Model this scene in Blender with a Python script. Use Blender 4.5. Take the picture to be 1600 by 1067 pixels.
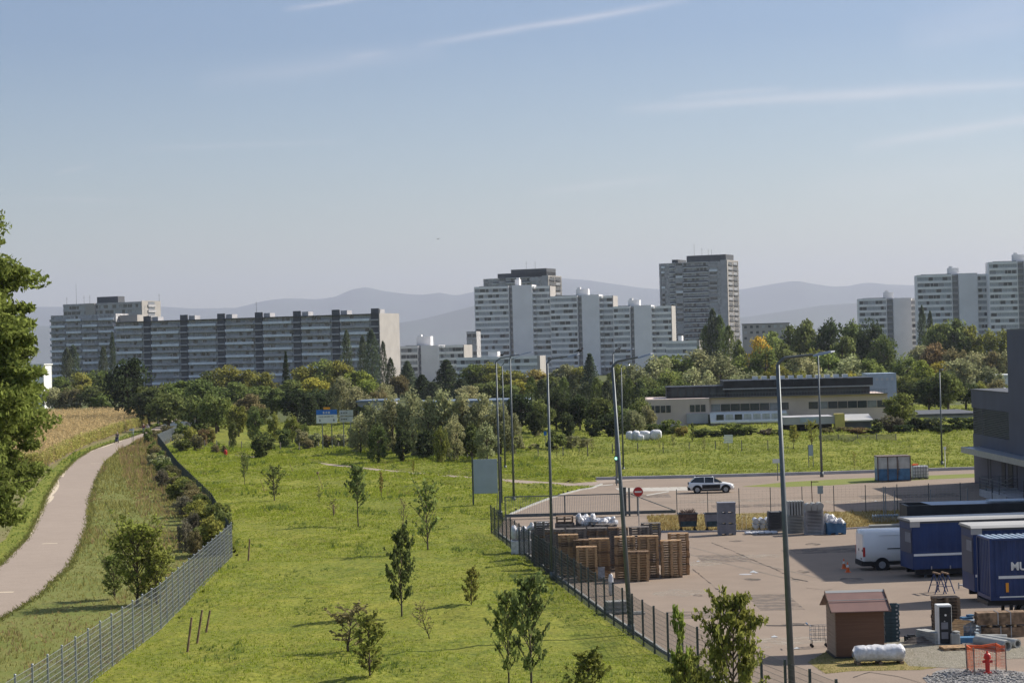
import bpy, math, random
import numpy as np
from mathutils import Matrix, Vector
R = math.radians
sc = bpy.context.scene
for o in list(bpy.data.objects): bpy.data.objects.remove(o)
C = sc.collection
rnd = random.Random(7)
# ---------------------------------------------------------------- camera
F, H, ROLL, HOR = 3333.0, 13.6, R(1.5), 12.0          # focal in photo pixels, eye height, roll, horizon below centre
cam = bpy.data.cameras.new('camera'); camo = bpy.data.objects.new('camera', cam); C.objects.link(camo)
cam.sensor_width = 36; cam.lens = 36 * F / 1600; cam.clip_start = 0.5; cam.clip_end = 120000
pt = math.atan(HOR / F)
R0 = Vector((1, 0, 0)); U0 = Vector((0, -math.sin(pt), math.cos(pt)))
Rv = R0 * math.cos(ROLL) - U0 * math.sin(ROLL); Uv = R0 * math.sin(ROLL) + U0 * math.cos(ROLL); Bv = Rv.cross(Uv)
camo.matrix_world = Matrix.Translation((0, 0, H)) @ Matrix((Rv, Uv, Bv)).transposed().to_4x4()
sc.camera = camo
# ---------------------------------------------------------------- sun, sky, exposure
SUN_AZ, SUN_EL = R(24), R(38)                          # azimuth measured from +X (right) towards +Y (away)
sd = Vector((math.cos(SUN_AZ) * math.cos(SUN_EL), math.sin(SUN_AZ) * math.cos(SUN_EL), math.sin(SUN_EL)))
sl = bpy.data.lights.new('sun', 'SUN'); sl.energy = 4.8; sl.angle = R(0.5); sl.color = (1, .93, .82)
so = bpy.data.objects.new('sun', sl); C.objects.link(so); so.rotation_euler = sd.to_track_quat('Z', 'Y').to_euler()
so.location = (60, 20, 80)
w = bpy.data.worlds.new('World'); sc.world = w; w.use_nodes = True
nt = w.node_tree; nt.nodes.clear(); N = nt.nodes; L = nt.links
def nd(t, **k):
    n = N.new(t)
    for a, b in k.items(): setattr(n, a, b)
    return n
def mth(op, a, b=None, c=None):
    n = nd('ShaderNodeMath', operation=op)
    for i, x in enumerate((a, b, c)):
        if x is None: continue
        if isinstance(x, (int, float)): n.inputs[i].default_value = x
        else: L.new(x, n.inputs[i])
    return n.outputs[0]
out = nd('ShaderNodeOutputWorld'); bg = nd('ShaderNodeBackground'); sky = nd('ShaderNodeTexSky', sky_type='NISHITA')
sky.sun_disc = False; sky.sun_elevation = SUN_EL; sky.sun_rotation = math.pi / 2 - SUN_AZ
sky.altitude = 150; sky.air_density = 1.0; sky.dust_density = 1.2; sky.ozone_density = 1.5
tc = nd('ShaderNodeTexCoord'); sp = nd('ShaderNodeSeparateXYZ'); L.new(tc.outputs['Generated'], sp.inputs[0])
Yc = mth('MAXIMUM', sp.outputs[1], .01); A = mth('DIVIDE', sp.outputs[0], Yc); B = mth('DIVIDE', sp.outputs[2], Yc)
cb = nd('ShaderNodeCombineXYZ'); L.new(mth('MULTIPLY', A, 14), cb.inputs[0]); L.new(mth('MULTIPLY', B, 90), cb.inputs[1])
nz = nd('ShaderNodeTexNoise'); nz.inputs['Scale'].default_value = 1.0; nz.inputs['Detail'].default_value = 6
L.new(cb.outputs[0], nz.inputs['Vector'])
nzv = nz.outputs[0]
front = mth('GREATER_THAN', sp.outputs[1], .3)
tot = None
def ab(px, py):
    dx, dy = px - 800, py - 533.5
    return (dx * math.cos(ROLL) - dy * math.sin(ROLL)) / F, -(dx * math.sin(ROLL) + dy * math.cos(ROLL) - HOR) / F
for (x0, y0, x1, y1, wd, st) in ((650, 72, 1085, -2, 5, .34), (440, 16, 590, -6, 4, .26), (960, 172, 1700, 124, 8, .36),
                                 (1330, 232, 1700, 172, 8, .34), (1050, 152, 1240, 138, 4, .22), (85, 272, 150, 258, 3, .16),
                                 (820, 302, 1060, 276, 6, .15), (200, 232, 560, 222, 4, .1), (0, 310, 230, 314, 3, .12),
                                 (540, 90, 610, 82, 4, .14), (1400, 60, 1700, -10, 30, .14), (300, 130, 700, 75, 16, .12), (1250, 300, 1700, 240, 26, .10)):
    a0, b0 = ab(x0, y0); a1, b1 = ab(x1, y1); ln = math.hypot(a1 - a0, b1 - b0); ca, cbn = (a1 - a0) / ln, (b1 - b0) / ln
    da = mth('SUBTRACT', A, a0); db = mth('SUBTRACT', B, b0)
    t = mth('DIVIDE', mth('ADD', mth('MULTIPLY', da, ca), mth('MULTIPLY', db, cbn)), ln)
    d = mth('ADD', mth('SUBTRACT', mth('MULTIPLY', db, ca), mth('MULTIPLY', da, cbn)), mth('MULTIPLY', mth('SUBTRACT', nzv, .5), wd * 2.2 / F))
    g = mth('EXPONENT', mth('MULTIPLY', mth('POWER', mth('ABSOLUTE', mth('DIVIDE', d, wd / F)), 1.6), -1))
    tw = mth('MAXIMUM', mth('MULTIPLY', mth('MULTIPLY', t, mth('SUBTRACT', 1, t)), 4), 0)
    s = mth('MULTIPLY', mth('MULTIPLY', g, mth('POWER', tw, .6)), mth('MULTIPLY', mth('ADD', mth('MULTIPLY', nzv, .9), .3), st))
    tot = s if tot is None else mth('ADD', tot, s)
tot = mth('MULTIPLY', mth('MINIMUM', tot, .7), front)
hsv = nd('ShaderNodeHueSaturation'); hsv.inputs['Saturation'].default_value = .88; L.new(sky.outputs[0], hsv.inputs['Color'])
mx = nd('ShaderNodeMix', data_type='RGBA'); cr_ = nd('ShaderNodeValToRGB'); L.new(mth('MULTIPLY', sp.outputs[2], 2.0), cr_.inputs[0]); el = cr_.color_ramp.elements
el[0].position = 0; el[0].color = (.86, .80, .72, 1); el[1].position = 1; el[1].color = (1.2, 1.17, 1.14, 1)
for ps, cl in ((.10, (.80, .80, .745)), (.176, (.66, .71, .745)), (.29, (.48, .575, .70)), (.5, (.56, .64, .78))):
    e_ = el.new(ps); e_.color = (*cl, 1)
grade = nd('ShaderNodeMix', data_type='RGBA', blend_type='MULTIPLY'); grade.inputs[0].default_value = 1; L.new(hsv.outputs[0], grade.inputs[6]); L.new(cr_.outputs[0], grade.inputs[7])
L.new(tot, mx.inputs[0]); L.new(grade.outputs[2], mx.inputs[6]); mx.inputs[7].default_value = (7.6, 6.9, 6.8, 1)
L.new(mx.outputs[2], bg.inputs[0]); bg.inputs[1].default_value = .10; L.new(bg.outputs[0], out.inputs[0])
sc.view_settings.view_transform = 'Standard'; sc.view_settings.look = 'None'; sc.view_settings.exposure = .55; sc.view_settings.gamma = 1
sc.render.resolution_x = 1024; sc.render.resolution_y = 682
sc.render.engine = 'CYCLES'; sc.cycles.max_bounces = 6; sc.cycles.transparent_max_bounces = 8; sc.cycles.volume_bounces = 0

# ---------------------------------------------------------------- pixel <-> world helpers (photo survey)
def uv(px, py):
    dx, dy = px - 800, py - 533.5
    return dx * math.cos(ROLL) - dy * math.sin(ROLL), dx * math.sin(ROLL) + dy * math.cos(ROLL) - HOR
def W(px, py, z=0.0):
    u, v = uv(px, py); k = (H - z) / v
    return Vector((u * k, F * k, z))
def at(px, py, D):
    u, v = uv(px, py); return Vector((u * D / F, D, H - v * D / F))

# ---------------------------------------------------------------- mesh helpers
class MB:
    def __init__(s): s.v = []; s.f = []; s.m = []; s.mi = 0
    def add(s, vs, fs):
        b = len(s.v); s.v += [tuple(p) for p in vs]; s.f += [tuple(i + b for i in q) for q in fs]; s.m += [s.mi] * len(fs); return s
    def box(s, x0, y0, z0, x1, y1, z1):
        return s.add([(x0,y0,z0),(x1,y0,z0),(x1,y1,z0),(x0,y1,z0),(x0,y0,z1),(x1,y0,z1),(x1,y1,z1),(x0,y1,z1)],
                     [(0,3,2,1),(4,5,6,7),(0,1,5,4),(1,2,6,5),(2,3,7,6),(3,0,4,7)])
    def cbox(s, x, y, z, a, b, c, rz=0):
        co, si = math.cos(rz), math.sin(rz)
        P = [(x + dx * a / 2 * co - dy * b / 2 * si, y + dx * a / 2 * si + dy * b / 2 * co, z + dz * c / 2) for dz in (-1, 1) for dx, dy in ((-1,-1),(1,-1),(1,1),(-1,1))]
        return s.add(P, [(0,3,2,1),(4,5,6,7),(0,1,5,4),(1,2,6,5),(2,3,7,6),(3,0,4,7)])
    def tube(s, p, q, r0, r1=None, n=6, cap=True):
        p, q = Vector(p), Vector(q); r1 = r0 if r1 is None else r1; d = (q - p)
        if d.length < 1e-6: return s
        a = d.orthogonal().normalized(); b = d.normalized().cross(a)
        vs = [p + (a * math.cos(2*math.pi*i/n) + b * math.sin(2*math.pi*i/n)) * r0 for i in range(n)] + [q + (a * math.cos(2*math.pi*i/n) + b * math.sin(2*math.pi*i/n)) * r1 for i in range(n)]
        fs = [(i, (i+1) % n, n + (i+1) % n, n + i) for i in range(n)]
        if cap: fs += [tuple(range(n-1, -1, -1)), tuple(range(n, 2*n))]
        return s.add(vs, fs)
    def prof(s, pts, y0, y1, axis='y'):        # closed outline (x,z) extruded in y (or (y,z) extruded in x)
        n = len(pts)
        mk = (lambda a, b, t: (a, t, b)) if axis == 'y' else (lambda a, b, t: (t, a, b))
        vs = [mk(a, b, y0) for a, b in pts] + [mk(a, b, y1) for a, b in pts]
        return s.add(vs, [(i, (i+1) % n, n + (i+1) % n, n + i) for i in range(n)] + [tuple(range(n-1,-1,-1)), tuple(range(n, 2*n))])
    def ball(s, c, rx, ry, rz, n=10, m=6, jit=0, rg=None):
        vs = [(c[0], c[1], c[2] - rz)]
        for j in range(1, m):
            t = -math.pi/2 + math.pi * j / m
            for i in range(n):
                k = 1 + (rg.uniform(-jit, jit) if rg else 0); a = 2*math.pi*i/n
                vs.append((c[0] + rx*k*math.cos(t)*math.cos(a), c[1] + ry*k*math.cos(t)*math.sin(a), c[2] + rz*k*math.sin(t)))
        vs.append((c[0], c[1], c[2] + rz)); fs = []
        for i in range(n):
            i2 = (i+1) % n; fs.append((0, 1+i2, 1+i))
            for j in range(m-2): fs.append((1+j*n+i, 1+j*n+i2, 1+(j+1)*n+i2, 1+(j+1)*n+i))
            fs.append((1+(m-2)*n+i, 1+(m-2)*n+i2, len(vs)-1))
        return s.add(vs, fs)
    def mesh(s, name, mats):
        me = bpy.data.meshes.new(name); me.from_pydata(s.v, [], s.f)
        for m in (mats if isinstance(mats, (list, tuple)) else [mats]): me.materials.append(m)
        if any(s.m): me.polygons.foreach_set('material_index', s.m)
        me.update(); return me
    def build(s, name, mats, parent=None, smooth=False, bevel=0, **k):
        me = s.mesh(name, mats)
        if smooth: me.polygons.foreach_set('use_smooth', [True] * len(me.polygons))
        o = bpy.data.objects.new(name, me); C.objects.link(o)
        if parent: o.parent = parent
        if bevel:
            b = o.modifiers.new('bevel', 'BEVEL'); b.width = bevel; b.segments = 2; b.limit_method = 'ANGLE'
        return tag(o, **k)
def tag(o, label=None, cat=None, group=None, kind=None):
    if label: o['label'] = label
    if cat: o['category'] = cat
    if group: o['group'] = group
    if kind: o['kind'] = kind
    return o
def thing(name, label, cat, loc=(0,0,0), rz=0, group=None):
    o = bpy.data.objects.new(name, None); C.objects.link(o); o.location = loc; o.rotation_euler = (0, 0, rz); o.empty_display_size = .3
    return tag(o, label, cat, group)
def kids(o): return [c for c in bpy.data.objects if c.parent == o]
def clone(o, parent=None, chs=None):
    c = o.copy(); C.objects.link(c)
    if parent: c.parent = parent
    for ch in (kids(o) if chs is None else chs): clone(ch, c)
    return c
def place(o, loc, rz=0, label=None, scale=None, **k):
    o.location = loc; o.rotation_euler = (0, 0, rz)
    if scale: o.scale = scale if isinstance(scale, tuple) else (scale,)*3
    return tag(o, label, **k)
def npmesh(name, V, Fc, mats):                 # numpy triangles/quads
    me = bpy.data.meshes.new(name); n = Fc.shape[1]
    me.vertices.add(len(V)); me.vertices.foreach_set('co', V.astype(np.float32).ravel())
    me.loops.add(Fc.size); me.loops.foreach_set('vertex_index', Fc.astype(np.int32).ravel())
    me.polygons.add(len(Fc)); me.polygons.foreach_set('loop_start', np.arange(0, Fc.size, n, dtype=np.int32))
    me.polygons.foreach_set('loop_total', np.full(len(Fc), n, dtype=np.int32))
    for m in (mats if isinstance(mats, (list, tuple)) else [mats]): me.materials.append(m)
    me.update(calc_edges=True); return me
def link(name, me, parent=None, **k):
    o = bpy.data.objects.new(name, me); C.objects.link(o)
    if parent: o.parent = parent
    return tag(o, **k)
# ---------------------------------------------------------------- materials
def newmat(name):
    m = bpy.data.materials.new(name); m.use_nodes = True; t = m.node_tree; t.nodes.clear(); return m, t
def mat(name, col, rough=.7, metal=0, var=.15, scale=2.0, bump=0, col2=None, spec=.3, stretch=None):
    m, t = newmat(name); n = t.nodes; l = t.links
    o = n.new('ShaderNodeOutputMaterial'); p = n.new('ShaderNodeBsdfPrincipled'); l.new(p.outputs[0], o.inputs[0])
    p.inputs['Roughness'].default_value = rough; p.inputs['Metallic'].default_value = metal
    p.inputs['Specular IOR Level'].default_value = spec
    c = n.new('ShaderNodeTexCoord'); z = n.new('ShaderNodeTexNoise'); z.inputs['Scale'].default_value = scale; z.inputs['Detail'].default_value = 5
    src = c.outputs['Object']
    if stretch:
        mp = n.new('ShaderNodeMapping'); mp.inputs['Scale'].default_value = stretch; l.new(src, mp.inputs[0]); src = mp.outputs[0]
    l.new(src, z.inputs[0]); r = n.new('ShaderNodeValToRGB'); l.new(z.outputs[0], r.inputs[0])
    c2 = col2 or tuple(x * (1 - 2 * var) for x in col); c1 = col if col2 else tuple(min(1, x * (1 + var)) for x in col)
    r.color_ramp.elements[0].position = .32; r.color_ramp.elements[1].position = .68
    r.color_ramp.elements[0].color = (*c2, 1); r.color_ramp.elements[1].color = (*c1, 1)
    l.new(r.outputs[0], p.inputs['Base Color'])
    if bump:
        b = n.new('ShaderNodeBump'); b.inputs['Strength'].default_value = bump; b.inputs['Distance'].default_value = .05; l.new(z.outputs[0], b.inputs['Height']); l.new(b.outputs[0], p.inputs['Normal'])
    return m
def glassmat(name, col=(.03, .04, .05), rough=.12):
    m = mat(name, col, rough, 0, .3, .7, spec=.7); return m
def foliage(name, use_obj=True, col=(.1,.14,.03), trans=.46, jit=.55):
    m, t = newmat(name); n = t.nodes; l = t.links
    o = n.new('ShaderNodeOutputMaterial'); d = n.new('ShaderNodeBsdfDiffuse'); tr = n.new('ShaderNodeBsdfTranslucent'); mxs = n.new('ShaderNodeMixShader')
    g = n.new('ShaderNodeNewGeometry'); oi = n.new('ShaderNodeObjectInfo'); h = n.new('ShaderNodeHueSaturation')
    if use_obj: l.new(oi.outputs['Color'], h.inputs['Color'])
    else: h.inputs['Color'].default_value = (*col, 1)
    def mr(src, a, b, inp):
        q = n.new('ShaderNodeMapRange'); q.inputs[3].default_value = a; q.inputs[4].default_value = b; l.new(src, q.inputs[0]); l.new(q.outputs[0], inp)
    tcn = n.new('ShaderNodeTexCoord'); z = n.new('ShaderNodeTexNoise'); z.inputs['Scale'].default_value = 5; l.new(tcn.outputs['Object'], z.inputs[0])
    mr(z.outputs[0], .485, .52, h.inputs['Hue'])
    mr(g.outputs['Random Per Island'], 1 - jit, 1 + jit, h.inputs['Value'])
    l.new(h.outputs[0], d.inputs[0]); l.new(h.outputs[0], tr.inputs[0]); mxs.inputs[0].default_value = trans
    l.new(d.outputs[0], mxs.inputs[1]); l.new(tr.outputs[0], mxs.inputs[2]); l.new(mxs.outputs[0], o.inputs[0]); return m
LEAF = foliage('leaves'); BARK = mat('bark', (.11, .085, .06), .9, var=.3, scale=6, bump=.5)
def ground(name, cols, scales=(.04, .5, 6), rough=.95, bump=.4):        # layered noise ground
    m, t = newmat(name); n = t.nodes; l = t.links
    o = n.new('ShaderNodeOutputMaterial'); p = n.new('ShaderNodeBsdfPrincipled'); l.new(p.outputs[0], o.inputs[0]); p.inputs['Roughness'].default_value = rough; p.inputs['Specular IOR Level'].default_value = .15
    c = n.new('ShaderNodeTexCoord'); cur = None; zs = []
    for i, s_ in enumerate(scales):
        z = n.new('ShaderNodeTexNoise'); z.inputs['Scale'].default_value = s_; z.inputs['Detail'].default_value = 6; z.inputs['Roughness'].default_value = .6; l.new(c.outputs['Object'], z.inputs[0]); zs.append(z)
        r = n.new('ShaderNodeValToRGB'); l.new(z.outputs[0], r.inputs[0]); r.color_ramp.elements[0].position = .38; r.color_ramp.elements[1].position = .62
        r.color_ramp.elements[0].color = (*cols[2*i], 1); r.color_ramp.elements[1].color = (*cols[2*i+1], 1)
        if cur is None: cur = r.outputs[0]
        else:
            x = n.new('ShaderNodeMix'); x.data_type = 'RGBA'; x.inputs[0].default_value = .5; l.new(cur, x.inputs[6]); l.new(r.outputs[0], x.inputs[7]); cur = x.outputs[2]
    l.new(cur, p.inputs['Base Color'])
    b = n.new('ShaderNodeBump'); b.inputs['Strength'].default_value = bump; b.inputs['Distance'].default_value = .15; l.new(zs[-1].outputs[0], b.inputs['Height']); l.new(b.outputs[0], p.inputs['Normal'])
    return m
M = dict(
    white=mat('white_render', (.80, .78, .76), .8, var=.05, scale=.3), whiteb=mat('white_panel', (.78, .75, .75), .7, var=.04, scale=.15),
    cream=mat('cream_concrete', (.37, .345, .32), .8, var=.05, scale=.2), grey=mat('grey_concrete', (.40, .39, .40), .85, var=.1, scale=.4),
    dgrey=mat('dark_grey', (.085, .09, .1), .7, var=.1, scale=1), core=mat('loggia_grey', (.44, .43, .43), .8, var=.25, scale=.8),
    rail=mat('pale_railing', (.74, .76, .80), .6, var=.06, scale=.5), glass=glassmat('window_glass'), glass2=glassmat('grey_window', (.20, .21, .23)),
    shut=mat('shutter', (.42, .43, .44), .6, var=.1, scale=3), steel=mat('galvanised_steel', (.115, .13, .14), .5, .3, .08, 3),
    dsteel=mat('green_grey_steel', (.075, .09, .095), .5, .3, .1, 3), lsteel=mat('light_steel', (.36, .38, .41), .4, .6, .08, 3),
    tan=mat('tan_cladding', (.56, .455, .41), .8, var=.06, scale=.3), black=mat('black_cladding', (.022, .024, .028), .55, var=.2, scale=1),
    anth=mat('anthracite_cladding', (.062, .072, .11), .6, var=.07, scale=.4), anth2=mat('mauve_grey_cladding', (.10, .098, .125), .65, var=.06, scale=.3),
    blue=mat('blue_tarpaulin', (.018, .042, .135), .5, var=.12, scale=.9, bump=.15), blue2=mat('blue_container_paint', (.022, .045, .14), .45, var=.12, scale=1.2),
    wht=mat('white_paint', (.72, .72, .70), .4, var=.04, scale=2), carw=mat('white_car_paint', (.74, .74, .74), .2, var=.02, scale=1, spec=.6),
    wood=mat('fresh_wood', (.46, .30, .165), .8, var=.25, scale=5, stretch=(1, 1, 6)), wood2=mat('weathered_wood', (.20, .175, .155), .85, var=.25, scale=5),
    wood3=mat('brown_wood', (.24, .16, .10), .85, var=.3, scale=4), red=mat('red_paint', (.50, .035, .03), .4, var=.1), orange=mat('orange_plastic', (.75, .14, .03), .5, var=.1),
    rubber=mat('rubber', (.018, .018, .02), .8, var=.1), plastic=mat('grey_plastic', (.20, .205, .235), .6, var=.08, scale=3), wrap=mat('white_film', (.62, .62, .64), .35, var=.12, scale=6, bump=.6),
    brn=mat('brown_shed_cladding', (.135, .068, .042), .65, var=.1, scale=2, stretch=(.2, .2, 9)), brnroof=mat('shed_roof_sheet', (.19, .112, .095), .5, var=.06, scale=1.5), brn2=mat('shed_side_boards', (.33, .23, .165), .7, var=.12, scale=2, stretch=(.2, .2, 9)),
    rust=mat('rusty_brown', (.12, .07, .05), .7, var=.3, scale=4), conc=mat('concrete', (.36, .36, .34), .9, var=.1, scale=2), sky=mat('pale_blue_panel', (.30, .37, .45), .45, var=.06, scale=1),
    yel=mat('yellow_wall', (.50, .42, .13), .8, var=.08), tarp=mat('roof_sheet_pale', (.42, .41, .39), .5, var=.05, scale=.4), teal=mat('dark_teal_plastic', (.03, .06, .075), .5, var=.2, scale=4),
    bsign=mat('blue_sign_face', (.02, .16, .55), .4, var=.03), osign=mat('orange_sign_face', (.8, .33, .03), .4, var=.03), pbl=mat('billboard_back', (.34, .40, .46), .5, var=.04, scale=1),
    skin=mat('skin', (.5, .3, .22), .6, var=.05), hair=mat('hair', (.35, .33, .3), .8, var=.2), burg=mat('burgundy_cloth', (.13, .02, .035), .9, var=.1), denim=mat('denim', (.08, .12, .25), .9, var=.1),
    navy=mat('navy_cloth', (.03, .035, .07), .9, var=.1), lgcloth=mat('pale_cloth', (.5, .48, .5), .9, var=.08), soil=mat('dry_soil', (.24, .19, .14), .95, var=.2, scale=1, bump=.4),
    stain=mat('blue_old_paint', (.07, .18, .32), .55, var=.2, scale=1.5), cream2=mat('cream_old_paint', (.48, .50, .48), .55, var=.12, scale=1.5), stain2=mat('slate_blue_roof', (.13, .17, .23), .6, var=.05), frame=mat('rusty_frame', (.16, .12, .10), .7, var=.3, scale=5),
)
def ridge():
    pts = [(-300, 470), (0, 480), (250, 479), (300, 482), (370, 481), (420, 469), (450, 466), (500, 468), (528, 464), (550, 453), (575, 449), (600, 455), (640, 460), (660, 461), (690, 458), (715, 464), (745, 457), (800, 446), (880, 435), (920, 438), (960, 444), (1000, 450), (1033, 453), (1100, 456), (1160, 452), (1200, 445), (1232, 440), (1260, 446), (1290, 450), (1320, 448), (1350, 442), (1385, 445), (1430, 446), (1550, 440), (1800, 432)]
    Dm = 25000; xs, zs = [], []
    for a, b in pts:
        p = at(a, b, Dm); xs.append(p.x); zs.append(p.z)
    pts2 = [(-300, 500), (250, 505), (400, 505), (520, 500), (600, 502), (660, 492), (745, 470), (880, 462), (1033, 480), (1160, 490), (1290, 470), (1430, 462), (1800, 450)]
    x2, z2 = [], []
    for a, b in pts2:
        p = at(a, b + 6, 17000); x2.append(p.x); z2.append(p.z)
    nx, ny = 240, 60; X = np.linspace(-8500, 9000, nx); Y = np.concatenate([np.linspace(13500, 25000, ny - 14), np.linspace(25300, 30000, 14)])
    rg = np.random.default_rng(3); ph = rg.uniform(0, 6.28, 12); V = np.zeros((ny, nx, 3)); V[..., 0] = X; V[..., 1] = Y[:, None]
    h1 = np.interp(X * 1.0, xs, zs); G = np.zeros((ny, nx))
    for j, y in enumerate(Y):
        a = h1 * math.exp(-((y - 25000) / 3000) ** 2); b = np.interp(X * 17000 / 17000, x2, z2) * math.exp(-((y - 17000) / 1300) ** 2)
        wob = 40 * np.sin(X / 700 + ph[0] + y / 900) + 30 * np.sin(X / 310 + ph[1] - y / 500)
        G[j] = np.maximum(a, b) + wob * (1 - math.exp(-((y - 25000) / 900) ** 2)) * (1 - math.exp(-((y - 17000) / 500) ** 2)) * np.minimum(1, np.maximum(a, b) / 300)
    V[..., 2] = np.maximum(G, -.5); idx = np.arange(nx * ny).reshape(ny, nx)
    Fc = np.stack([idx[:-1, :-1], idx[:-1, 1:], idx[1:, 1:], idx[1:, :-1]], -1).reshape(-1, 4)
    me = npmesh('hills', V.reshape(-1, 3), Fc, mat('hill_forest', (.035, .05, .03), .95, var=.2, scale=.002)); me.polygons.foreach_set('use_smooth', [True] * len(me.polygons))
    link('hills', me, kind='structure')
ridge()
def vnoise(x, y, seed):
    g = np.random.default_rng(seed).uniform(0, 1, (257, 257)); xi = np.floor(x).astype(int); yi = np.floor(y).astype(int); fx = x - xi; fy = y - yi; fx = fx * fx * (3 - 2 * fx); fy = fy * fy * (3 - 2 * fy)
    a = g[xi % 256, yi % 256]; b = g[(xi + 1) % 256, yi % 256]; c = g[xi % 256, (yi + 1) % 256]; d = g[(xi + 1) % 256, (yi + 1) % 256]
    return (a * (1 - fx) + b * fx) * (1 - fy) + (c * (1 - fx) + d * fx) * fy
def bump(x, y):                                     # hummocky turf: rougher on the far bank than on the near meadow
    n = vnoise(x / 3.1, y / 5.5, 1) * .45 + vnoise(x / 1.3, y / 2.2, 2) * .37 + vnoise(x / .7, y / 1.1, 3) * .18
    amp = np.where(y > 212, 1.1, .62); return np.maximum(0, n - .36) * amp
# ---------------------------------------------------------------- ground sheets
def sheet(name, pts, z, m, kind='structure', **k):
    b = MB(); b.add([(p[0], p[1], z) for p in pts], [tuple(range(len(pts)))]); return b.build(name, m, kind=kind, **k)
G_far = ground('far_ground_soil', [(.06, .08, .025), (.10, .11, .04), (.07, .09, .03), (.13, .12, .05), (.05, .07, .02), (.10, .11, .04)])
sheet('ground', [(-40000, -300), (40000, -300), (40000, 40000), (-40000, 40000)], 0, G_far)
G_mead = ground('meadow_turf', [(.12, .155, .016), (.25, .245, .035), (.075, .115, .012), (.29, .25, .045), (.035, .06, .008), (.25, .26, .04)], (.06, .45, 4))
FEN = [(-2.4, 172), (-1.9, 158), (3.93, 109), (5.85, 94.7), (7.2, 87), (9.5, 77.6), (10.9, 71.6), (14, 58)]      # yard fence
LF = [(-18.6, 62), (-18.2, 80), (-18.0, 107), (-19.4, 145)]
LF2 = [(-19.4, 145), (-26, 182), (-38, 240), (-54, 323)]; LF3 = [(-54, 323), (-57, 360), (-60, 411)]
def w2(*a): return [tuple(W(x, y))[:2] for x, y in a]
road_l = w2((788, 812), (800, 803), (830, 790), (862, 778), (905, 766), (925, 763), (940, 757))
mead = LF + LF2[1:] + LF3[1:] + [(-60, 430), (160, 430), (160, 250)] + w2((1700, 727), (1520, 733), (1300, 740), (1100, 745), (940, 749)) + road_l[::-1] + FEN[1:] + [(14, 50), (-18, 50)]
sheet('meadow', mead, .008, G_mead)
def hummocks(poly, st, y0, y1, name='meadow_hummocks'):
    P = np.array(poly); xs = np.arange(P[:, 0].min(), P[:, 0].max(), st); ys = np.arange(max(y0, P[:, 1].min()), min(y1, P[:, 1].max()), st * 1.4); X, Y = np.meshgrid(xs, ys)
    ins = in_poly(X.ravel(), Y.ravel(), poly).reshape(X.shape) & (np.abs(X) < Y * .262 + 8); Z = bump(X, Y) + .012; er = ins.copy(); er[1:, :] &= ins[:-1, :]; er[:-1, :] &= ins[1:, :]; er[:, 1:] &= ins[:, :-1]; er[:, :-1] &= ins[:, 1:]
    Z = np.where(er, Z, -.05); Z = np.where(np.abs(Y - np.interp(X, [p[0] for p in FP], [p[1] for p in FP])) < np.interp(X, [FP[0][0], FP[-1][0]], [2.0, 4.2]), -.05, Z) if name == 'meadow_hummocks' else Z
    idx = np.arange(X.size).reshape(X.shape); Q = np.stack([idx[:-1, :-1], idx[:-1, 1:], idx[1:, 1:], idx[1:, :-1]], -1); ok = ins[:-1, :-1] & ins[:-1, 1:] & ins[1:, 1:] & ins[1:, :-1]
    me = npmesh(name, np.stack([X, Y, Z], -1).reshape(-1, 3), Q[ok], G_mead); me.polygons.foreach_set('use_smooth', [True] * len(me.polygons)); link(name, me, kind='structure')
def in_poly(x, y, P):
    x = np.asarray(x); y = np.asarray(y); r = np.zeros(x.shape, bool); n = len(P); j = n - 1
    for i in range(n):
        xi, yi = P[i]; xj, yj = P[j]
        c = ((yi > y) != (yj > y)) & (x < (xj - xi) * (y - yi) / ((yj - yi) or 1e-9) + xi); r ^= c; j = i
    return r
FP = w2((300, 707), (330, 709), (400, 714), (480, 722), (560, 731), (640, 739), (700, 744), (780, 750), (850, 755), (900, 758), (935, 757))
hummocks(mead, .45, 60, 216); hummocks(mead, .8, 216, 430)
G_verge = ground('verge_turf', [(.12, .15, .03), (.20, .18, .06), (.10, .14, .025), (.22, .19, .07), (.08, .12, .02), (.2, .2, .06)], (.08, .4, 5))
pathR = w2((-30, 985), (60, 930), (107, 885), (125, 850), (135, 825), (140, 780), (150, 750), (165, 722), (190, 702), (215, 689), (232, 681), (240, 678)) + [(-66.5, 410), (-75, 520)]
pathL = w2((-60, 940), (0, 885), (45, 840), (65, 800), (75, 775), (92, 745), (120, 718), (142, 704), (170, 694), (205, 683), (222, 677)) + [(-70, 410), (-79, 520)]
sheet('verge', [(p[0] - .6, p[1]) for p in pathR[:1]] + [(p[0] + .0, p[1]) for p in pathR] + LF3[::-1] + LF2[::-1][1:] + LF[::-1][1:] + [(-22, 60)], .012, G_verge)
G_stub = ground('mown_field', [(.19, .16, .07), (.16, .17, .05), (.24, .19, .10), (.15, .17, .05), (.2, .16, .08), (.15, .16, .05)], (.05, .3, 4))
lf_edge = [(-60, 100), (-90, 200), (-160, 290), (-180, 530)]
sheet('mown_field', pathL + lf_edge[::-1], .006, G_stub)
strip = [(p[0] - 1.9 - .25 * math.sin(i * 2.1), p[1] - .3) for i, p in enumerate(pathL)]
sheet('grass_strip', pathL + strip[::-1], .012, G_mead)
G_path = ground('path_tarmac', [(.28, .225, .185), (.34, .275, .225), (.26, .21, .17), (.34, .275, .225), (.25, .205, .165), (.35, .285, .235)], (.05, .6, 9), bump=.15)
sheet('cycle_path', pathL + pathR[::-1], .018, G_path)
rg0 = random.Random(5)
b = MB()
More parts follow.
